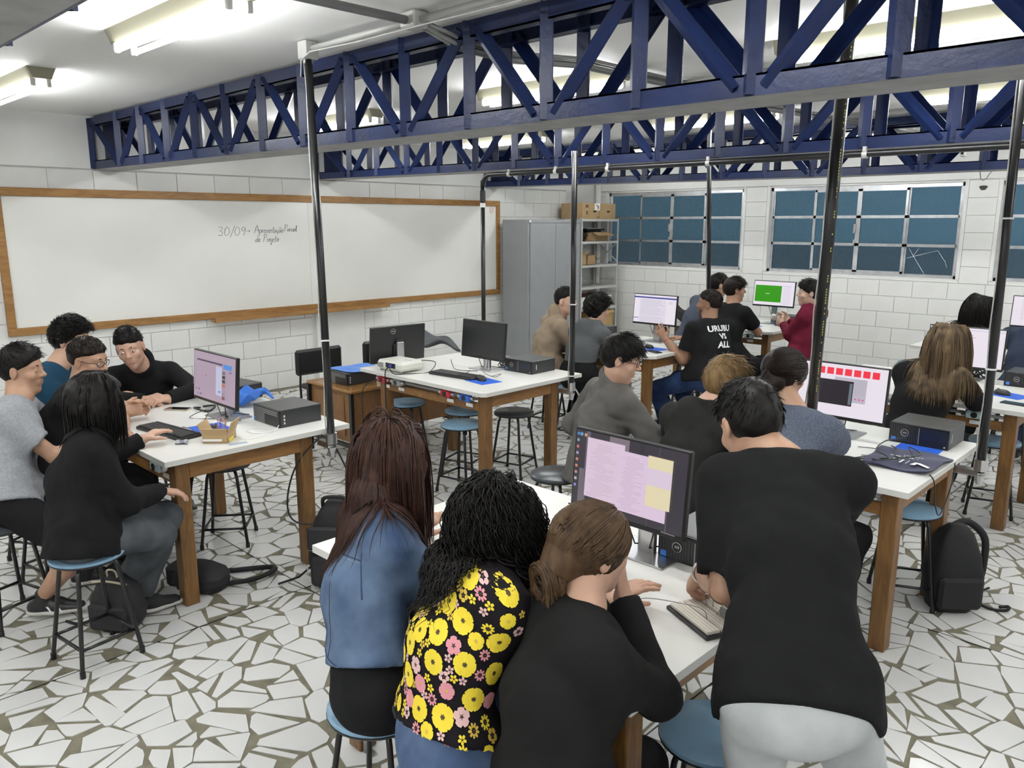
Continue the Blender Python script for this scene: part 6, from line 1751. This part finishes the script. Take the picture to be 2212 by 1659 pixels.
# left table group
P_['A'] = person('A', 'student with shoulder length black hair, black sweatshirt and grey jeans at the left table', (4.69, 1.02, .585), (4.585, 1.115, 1.02), (4.60, 1.18, 1.135), 72, (.25, 1, -.12), True, 'light',
    wl=(4.25, 1.47, .83), wr=(4.60, 1.40, .66), er=(4.75, 1.2, .7), top=f_black, sleeve='long', hem=-.10, pants=f_jeansg, hood=False, hair='shoulder', hmat=blackh, near=1., kr=(4.80, 1.42, .70), ar=(4.40, 1.24, .13), kl=(4.55, 1.44, .66), al=(4.45, 1.32, .10), shoes=mat('canvas_black', (.015, .015, .017), .8), hseed=1, fold=.009,
    hr=dict(d=(.1, 1, -.3), n=(0, -.2, -1), c=.4))
P_['B'] = person('B', 'student in a heather grey T-shirt and black shorts at the left edge', (3.98, .93, .585), (3.70, 1.05, 1.03), (3.68, 1.12, 1.16), 62, (.62, .78, -.05), False, 'tan',
    wl=(3.60, 1.5, .83), wr=(4.02, 1.38, .83), er=(3.98, 1.02, .72), top=f_hgrey, hem=-.06, pants=f_black, plen=.5, hair='short', hmat=blackh, near=.9, kr=(4.42, 1.10, .55), ar=(4.13, .98, .11), kl=(4.1, 1.35, .6), al=(3.9, 1.25, .1), shoes=m_blk, hseed=2, fold=.007, hthick=.028,
    hr=dict(d=(.5, .8, 0), n=(-.3, 0, -1), c=1.0))
P_['C'] = person('C', 'student with big curly black hair and glasses in a teal T-shirt', (3.12, 1.26, .60), (3.02, 1.44, 1.08), (3.04, 1.56, 1.205), 55, (.80, .58, -.10), False, 'light',
    wl=(3.1, 1.75, .83), wr=(3.38, 1.7, .83), top=f_teal, hem=-.05, pants=f_black, hair='curly', hmat=blackh, near=.8, glasses=True, face=True, hseed=3)
P_['D'] = person('D', 'student with faded short hair, glasses and clasped hands resting on the left table', (3.72, 1.18, .585), (3.60, 1.38, 1.04), (3.58, 1.47, 1.155), 68, (.80, .62, -.22), False, 'tan',
    wl=(3.62, 1.62, .845), wr=(3.66, 1.60, .84), er=(3.95, 1.45, .80), el=(3.4, 1.5, .8), top=f_black, hem=-.05, pants=f_black, hair='fade', hmat=darkh, near=.9, glasses=True, face=True, hseed=4,
    hl=dict(d=(.35, .9, .25), n=(.7, -.2, -.3), t=(0, 0, 1), c=.75), hr=dict(d=(.25, .9, .30), n=(-.7, .2, -.2), t=(0, 0, 1), c=.6))
P_['E'] = person('E', 'student in a black zip jacket with white chest logo, arms folded on the left table', (2.80, 2.08, .59), (2.98, 1.97, 1.0), (3.10, 1.87, 1.125), -12, (.84, -.50, -.20), False, 'light',
    wl=(3.36, 1.97, .825), wr=(3.33, 1.84, .83), el=(3.3, 2.15, .82), er=(3.22, 1.66, .82), top=f_black, sleeve='long', hem=-.05, pants=f_black, collar=True, hair='fade', hmat=blackh, near=1., face=True, tilt=-.18, hseed=5, hthick=.03,
    hl=dict(d=(.2, -.9, .1), n=(-.3, 0, -1), c=.5), hr=dict(d=(.2, .9, .15), n=(-.3, 0, -1), c=.6))
# far table with the chamfered corner
P_['F'] = person('F', 'smiling student in a beige jacket partly behind the black pole by the grey cabinet', (3.50, 5.38, .60), (3.53, 5.48, 1.07), (3.62, 5.53, 1.205), 58, (.97, .18, -.02), False, 'light',
    wr=(3.9, 5.72, .83), wl=(3.5, 5.8, .83), top=f_beige, sleeve='jacket', hem=-.14, pants=f_black, collar=True, hair='fade', hmat=blackh, near=.6, face=True, hseed=6, fold=.010, hthick=.02)
P_['G'] = person('G', 'student in a two tone grey and black hoodie with dark wavy hair, seen from behind', (4.0, 5.24, .60), (4.03, 5.38, 1.05), (4.05, 5.45, 1.165), 82, (.35, .95, -.15), False, 'light',
    wl=(3.75, 5.8, .83), wr=(4.2, 5.78, .83), top=f_greyh, sleeve='long', hem=-.06, pants=f_black, hood=True, hair='curly', hmat=blackh, near=.6, hseed=7)
P_['H'] = person('H', 'man in a black T-shirt with white back lettering, gesturing over the table', (4.80, 6.08, .60), (4.71, 6.24, 1.07), (4.63, 6.31, 1.195), 160, (-.93, -.30, .02), False, 'brown',
    wl=(4.40, 5.99, .885), el=(4.56, 6.0, .80), wr=(4.3, 6.45, .84), top=f_black, hem=-.08, pants=f_jeans, hair='fade', hmat=darkh, near=.8, build=1.13, face=True, beard=True, kl=(4.33, 5.86, .55), al=(4.28, 6.2, .10), kr=(4.4, 6.2, .5), hseed=8, hthick=.016, fold=.002,
    hl=dict(d=(-.55, -.15, .8), n=(-.5, .6, .3), t=(.6, 0, .6), c=.55))
P_['J'] = person('J', 'student in a long sleeved slate shirt, hand on the mouse by the turquoise bottle', (3.62, 7.62, .60), (3.74, 7.78, 1.12), (3.84, 7.86, 1.235), 62, (.6, .8, -.1), False, 'tan',
    wr=(4.09, 8.0, .835), er=(4.02, 7.7, .83), wl=(3.7, 8.1, .83), top=f_slatel, sleeve='long', hem=-.08, pants=f_black, hair='short', hmat=blackh, near=.5, hseed=9, hr=dict(d=(.8, .5, 0), n=(0, 0, -1), c=.3))
P_['I'] = person('I', 'student in a plain black T-shirt with wavy dark hair, elbow on the window-side table', (4.36, 7.18, .60), (4.32, 7.26, 1.11), (4.33, 7.33, 1.245), 80, (.66, .74, -.02), False, 'tan',
    wr=(4.40, 7.62, .84), er=(4.58, 7.40, .82), wl=(4.0, 7.7, .83), top=f_black, hem=-.06, pants=f_char, hair='mop', hmat=darkh, near=.6, hseed=10, kr=(4.66, 7.42, .62), ar=(4.52, 7.25, .11), face=True, build=1.05, beard=False)
P_['K'] = person('K', 'student in a maroon hoodie seen in profile, holding a small object by the green screen', (4.98, 7.42, .60), (5.08, 7.50, 1.11), (5.03, 7.47, 1.245), 188, (-.80, -.60, .02), False, 'pale',
    wl=(4.74, 7.60, .90), wr=(4.72, 7.76, .93), el=(5.0, 7.30, .84), er=(4.98, 7.7, .88), top=f_maroon, sleeve='long', hem=-.04, pants=f_black, hood=True, hair='bowl', hmat=blackh, near=.7, face=True, hseed=11, fold=.007, hthick=.024,
    hl=dict(d=(-.8, .3, .3), n=(-.2, .9, .2), t=(0, 0, 1), c=.9), hr=dict(d=(-.8, -.1, .3), n=(.2, -.9, 0), t=(0, 0, 1), c=.8))
# middle table beside the navy bag
P_['L'] = person('L', 'student with black hair and clear glasses in a grey cotton jacket', (5.70, 3.34, .60), (5.72, 3.44, 1.045), (5.79, 3.43, 1.185), 62, (.84, .50, -.28), False, 'light',
    wr=(5.97, 3.66, .835), er=(6.02, 3.42, .78), wl=(5.5, 3.75, .75), top=f_gjack, sleeve='jacket', hem=-.12, pants=f_black, collar=True, hair='mop', hmat=blackh, near=.95, glasses=True, face=True, hseed=12, hthick=.026, fold=.011,
    hr=dict(d=(.25, .9, -.1), n=(0, 0, -1), c=.15))
P_['M'] = person('M', 'student in a charcoal black hoodie with light brown hair, seen from behind', (6.37, 3.16, .60), (6.36, 3.30, 1.04), (6.44, 3.40, 1.145), 80, (.45, .9, -.25), False, 'light',
    wl=(6.15, 3.75, .83), wr=(6.5, 3.75, .83), top=fabric('hoodie_charcoal', (.022, .022, .021)), sleeve='long', hem=-.06, pants=f_black, hood=True, hair='mop', hmat=lightb, near=.95, hseed=13, hthick=.026, fold=.007, nohands=(-1, 1))
P_['N'] = person('N', 'student with a dark ponytail in a heather slate T-shirt by the navy bag', (6.85, 3.14, .60), (6.76, 3.42, 1.075), (6.68, 3.50, 1.205), 84, (.30, .95, -.2), True, 'tan',
    wr=(6.74, 3.82, .835), er=(6.98, 3.68, .82), wl=(6.5, 3.85, .83), top=f_slate, hem=-.04, pants=f_black, hair='ponytail', hmat=darkh, near=1., build=1.15, fold=.006, hseed=14, hr=dict(d=(-.8, .5, 0), n=(0, 0, -1), c=.3))
# right edge
P_['S'] = person('S', 'student in black with very long brown hair with lighter streaks, seen from behind', (6.78, 5.06, .60), (6.84, 5.18, 1.07), (6.885, 5.22, 1.19), 90, (.15, 1, -.08), True, 'light',
    wr=(6.92, 5.62, .83), er=(7.05, 5.40, .82), wl=(6.62, 5.66, .83), el=(6.62, 5.45, .8), top=f_black, sleeve='long', hem=-.04, pants=f_black, hair='long', hmat=ombre, near=.9, hseed=15, hl=dict(c=.3))
P_['U'] = person('U', 'student with long dark hair in a cream top facing the window side table', (6.30, 7.32, .60), (6.42, 7.46, 1.07), (6.49, 7.50, 1.19), 72, (.55, .83, -.22), True, 'light',
    wl=(6.3, 7.98, .83), wr=(6.6, 8.0, .83), top=f_cream, sleeve='long', hem=-.04, pants=f_black, hair='long', hmat=blackh, near=.6, hseed=16)
P_['V'] = person('V', 'student in a navy T-shirt at the right edge, only the back showing', (6.98, 7.05, .60), (6.98, 7.28, 1.10), (7.06, 7.34, 1.23), 85, (.2, 1, -.1), False, 'tan',
    wl=(6.8, 7.95, .83), wr=(7.1, 7.95, .83), top=f_navy, hem=-.08, pants=f_jeans, hair='short', hmat=blackh, near=.5, hseed=17, build=1.1, nohands=(-1, 1))
# nearest table
P_['P'] = person('P', 'student with long straight dark hair in a blue denim jacket on the foreground stool', (6.53, 1.22, .585), (6.36, 1.375, 1.055), (6.355, 1.45, 1.175), 68, (.70, .70, -.42), True, 'light',
    wr=(6.42, 1.63, .85), er=(6.54, 1.46, .86), wl=(6.25, 1.62, .84), el=(6.22, 1.35, .8), top=f_denim, sleeve='long', hem=.05, pants=f_black, hair='long', hmat=redb, near=1.1, hseed=18, collar=True,
    hr=dict(d=(.25, .95, .05), n=(-.5, 0, -.8), c=.4), kr=(6.75, 1.6, .55), ar=(6.70, 1.42, .1), kl=(6.5, 1.6, .55), al=(6.55, 1.5, .1), fold=.008)
P_['Q'] = person('Q', 'student with long curly black hair in a black jacket printed with yellow and pink flowers', (6.90, 1.18, .60), (6.85, 1.36, 1.03), (6.84, 1.445, 1.085), 74, (.45, .9, -.3), True, 'light',
    wl=(6.62, 1.65, .84), wr=(6.92, 1.75, .84), top=fabric('cloth_flower_ground', (.012, .010, .012)), sleeve='long', hem=.03, pants=f_jeansl, hair='longcurly', hmat=blackh, near=1.1, hseed=19, build=.92, nohands=(1,), fold=.003)
P_['R'] = person('R', 'student in a plain black sweatshirt with brown hair in a messy bun, chin on hand', (7.24, 1.22, .585), (7.15, 1.39, 1.0), (7.13, 1.49, 1.095), 66, (.34, .93, -.12), True, 'light',
    wr=(7.15, 1.60, .93), er=(7.25, 1.58, .80), wl=(7.02, 1.72, .83), top=fabric('cloth_black_sweat', (.011, .011, .011)), sleeve='long', hem=-.10, pants=f_black, hair='bun', hmat=brownh, near=1.1, hseed=20, fold=.007, build=.98,
    hr=dict(d=(-.1, -.1, .9), n=(-.7, -.3, 0), t=(0, 1, 0), c=1.1), kr=(7.42, 1.45, .66), ar=(7.38, 1.40, .1), kl=(7.2, 1.5, .6), al=(7.1, 1.4, .1), face=True)
P_['O'] = person('O', 'man in a black T-shirt and pale jeans standing bent over the nearest table', (7.63, 1.60, .865), (7.39, 1.985, 1.295), (7.255, 2.045, 1.335), 128, (-.74, .48, -.55), False, 'tan',
    wl=(7.205, 1.91, .92), el=(7.40, 1.70, .98), wr=(7.20, 2.18, .90), er=(7.45, 2.35, .98), top=fabric('cloth_black_tee', (.010, .010, .0105)), hem=-.055, pants=f_pale, hair='short', hmat=blackh, near=1.2, hseed=21, build=.95, face=True, hthick=.022, fold=.008, slv=.86,
    kl=(7.50, 1.70, .48), al=(7.58, 1.52, .10), kr=(7.70, 1.95, .48), ar=(7.80, 1.75, .10), hl=dict(d=(-.5, .35, -.6), n=(.5, .3, -.3), c=.9))
# ---------------------------------------------------------------- garment details
c = P_['P']; m_seam = mat('denim_seam', (.025, .05, .11), .8); m_stitch = mat('denim_stitch', (.22, .26, .33), .8)
L1 = [[(-1.1, .40), (0, .38), (1.1, .40)], [(-1.2, .088), (0, .082), (1.2, .088)], [(-.42, .38), (-.22, .09)], [(.42, .38), (.22, .09)], [(-1.2, .56), (-1.1, .40), (-1.15, .30)], [(1.2, .56), (1.1, .40), (1.15, .30)]]
seams(c, 'seam', L1, .0022, m_seam, 'darker denim seams')
seams(c, 'stitching', [[(t, v - .007) for t, v in ln] for ln in L1[:2]] + [[(t + .035, v) for t, v in ln] for ln in L1[2:4]], .0009, m_stitch)
# floral print
c = P_['Q']; fr = random.Random(5)
m_yel = mat('print_yellow', (.80, .62, .04), .8); m_pnk = mat('print_pink', (.66, .27, .31), .8); m_pnk2 = mat('print_pale_pink', (.72, .46, .45), .8); m_grn = mat('print_green', (.06, .22, .16), .8); m_dk = mat('print_dark', (.06, .04, .02), .8); m_och = mat('print_ochre', (.62, .42, .06), .8)
items = []
def petals(th, v, R, n, mt, w=.55, rot=0., core=None, r0=.12):
    for k in range(n):
        a = rot + 2 * math.pi * k / n; ca, sa = math.cos(a), math.sin(a)
        pts = [(R*r0, 0), (R*.5, -R*w*.5), (R*.9, -R*w*.42), (R*1.0, 0), (R*.9, R*w*.42), (R*.5, R*w*.5)]
        items.append((th, v, [(x*ca - y*sa, x*sa + y*ca) for x, y in pts], mt))
    if core: items.append((th, v, [(R*.2*math.cos(t), R*.2*math.sin(t)) for t in np.linspace(0, 6.28, 8)[:-1]], core))
def sprig(th, v, a, n, L):
    ca, sa = math.cos(a), math.sin(a)
    items.append((th, v, [(0, -.0008), (L*ca, L*sa - .0008), (L*ca, L*sa + .0008), (0, .0008)], m_grn))
    for k in range(n):
        t = (k + 1) / (n + .5) * L
        for s in (-1, 1):
            b = a + s * .95; q = L * .30 * (1 - .35 * k / n); cb, sb = math.cos(b), math.sin(b); x0_, y0_ = t*ca, t*sa
            items.append((th, v, [(x0_ + x*cb - y*sb, y0_ + x*sb + y*cb) for x, y in [(0, 0), (q*.5, -q*.22), (q, 0), (q*.5, q*.22)]], m_grn))
placed = []
def free(th, v, R):
    for t, w_, q in placed:
        if math.hypot((th - t) * .15, v - w_) < (R + q) * .92: return False
    placed.append((th, v, R)); return True
for R, cnt_, fn_ in ((.030, 12, 'big'), (.021, 40, 'mid'), (.015, 80, 'sm'), (.024, 60, 'leaf'), (.011, 120, 'tiny')):
    for _ in range(cnt_ * 6):
        th, v = fr.uniform(-1.75, 1.75), fr.uniform(.045, .47)
        if not free(th, v, R): continue
        a = fr.uniform(0, 6.28); u = fr.random()
        if fn_ == 'big': petals(th, v, R, 6, m_yel, .95, a, m_dk)
        elif fn_ == 'mid': petals(th, v, R, 6 if u < .6 else 5, (m_yel, m_pnk, m_pnk2)[int(u * 3)], .9, a, m_dk if u > .5 else m_och)
        elif fn_ == 'sm': petals(th, v, R, 9 if u < .6 else 5, (m_yel, m_pnk, m_och, m_pnk2)[int(u * 4)], .38 if u < .6 else .85, a, m_dk, .3)
        elif fn_ == 'leaf': sprig(th, v, a, 4, R * 1.7)
        else: petals(th, v, R, 5, (m_pnk2, m_yel, m_och)[int(u * 3)], .6, a)
decals(c, 'flower_print', items, off=.0035, label='yellow and pink flowers with green leaves')
seams(c, 'waistband', [[(-1.9, .018), (0, .018), (1.9, .018)], [(-1.9, .0), (0, .0), (1.9, .0)]], .006, mat('rib_black', (.014, .014, .014), .9))
# back lettering, chest logo
wordmark(P_['H'], 'back_lettering', [('URUBU', .078, .0), ('VS', .072, -.075), ('ALL', .078, -.155)], .12, .38, m_whiteprint, 'white block lettering')
c = P_['E']; wordmark(c, 'chest_logo', [('NIKE', .032, 0)], math.pi - .45, .27, m_whiteprint, 'white lettering and tick')
decals(c, 'chest_logo', [(math.pi - .45, .27, [(-.045, -.004), (-.040, -.022), (-.02, -.022), (.045, .004), (-.02, -.013), (-.034, -.013)], m_whiteprint)])
# wrist bands
def band(c, s, t, rad, mt, name, w=.004):
    a = c['E'][s] + (c['W'][s] - c['E'][s]) * t - c['O']; u = nrm(c['W'][s] - c['E'][s]); e = nrm(np.cross(u, [.2, .3, .9])); g = np.cross(u, e)
    MB().tube([tuple(a + rad * (e * math.cos(q) + g * math.sin(q))) for q in np.linspace(0, 6.28, 17)[:-1]], w, 6, closed=True).obj(name, mt, c['T'], smooth=True)
band(P_['O'], -1, .93, .031, m_silver, 'bracelet', .005); band(P_['D'], 1, .9, .031, mat('gold_band', (.5, .35, .1), .3, metal=1.), 'bracelet', .002); band(P_['H'], -1, .95, .031, mat('red_band', (.5, .03, .04), .6), 'bracelet', .003)
# three white bars on the sneaker, held object
for ch in [o for o in P_['B']['T'].children if o.name.startswith('shoe')][:1]: pass
c = P_['B']; a = c['A'][1] - c['O']; g_ = nrm(V3(*((c['A'][1] - c['K'][1])[:2]), 0) * .3 + c['f'] + c['r']*.15); sd = V3(_r[0]*.3 + .35, -.9, 0); sd = nrm(sd - g_ * (sd @ g_))
m = MB()
for k in range(3):
    b = V3(a[0], a[1], .012) + g_ * (.04 + .022 * k) + sd * .047
    m.add([tuple(b + V3(0, 0, .022)), tuple(b + g_*.010 + V3(0, 0, .022)), tuple(b - g_*.012 + V3(0, 0, .056) - sd*.004), tuple(b - g_*.022 + V3(0, 0, .056) - sd*.004)], [(0, 1, 2, 3)])
m.obj('stripe', m_whiteprint, c['T'], label='three white bars')
m = MB().rbox(-.055, .055, -.02, .02, -.03, .03, .012).obj('held_gadget', m_whiteplastic, None, label='small white gadget held by the student in the maroon hoodie', cat='gadget')
m.location = (4.60, 7.72, .955); m.rotation_euler = (.3, .2, .8)
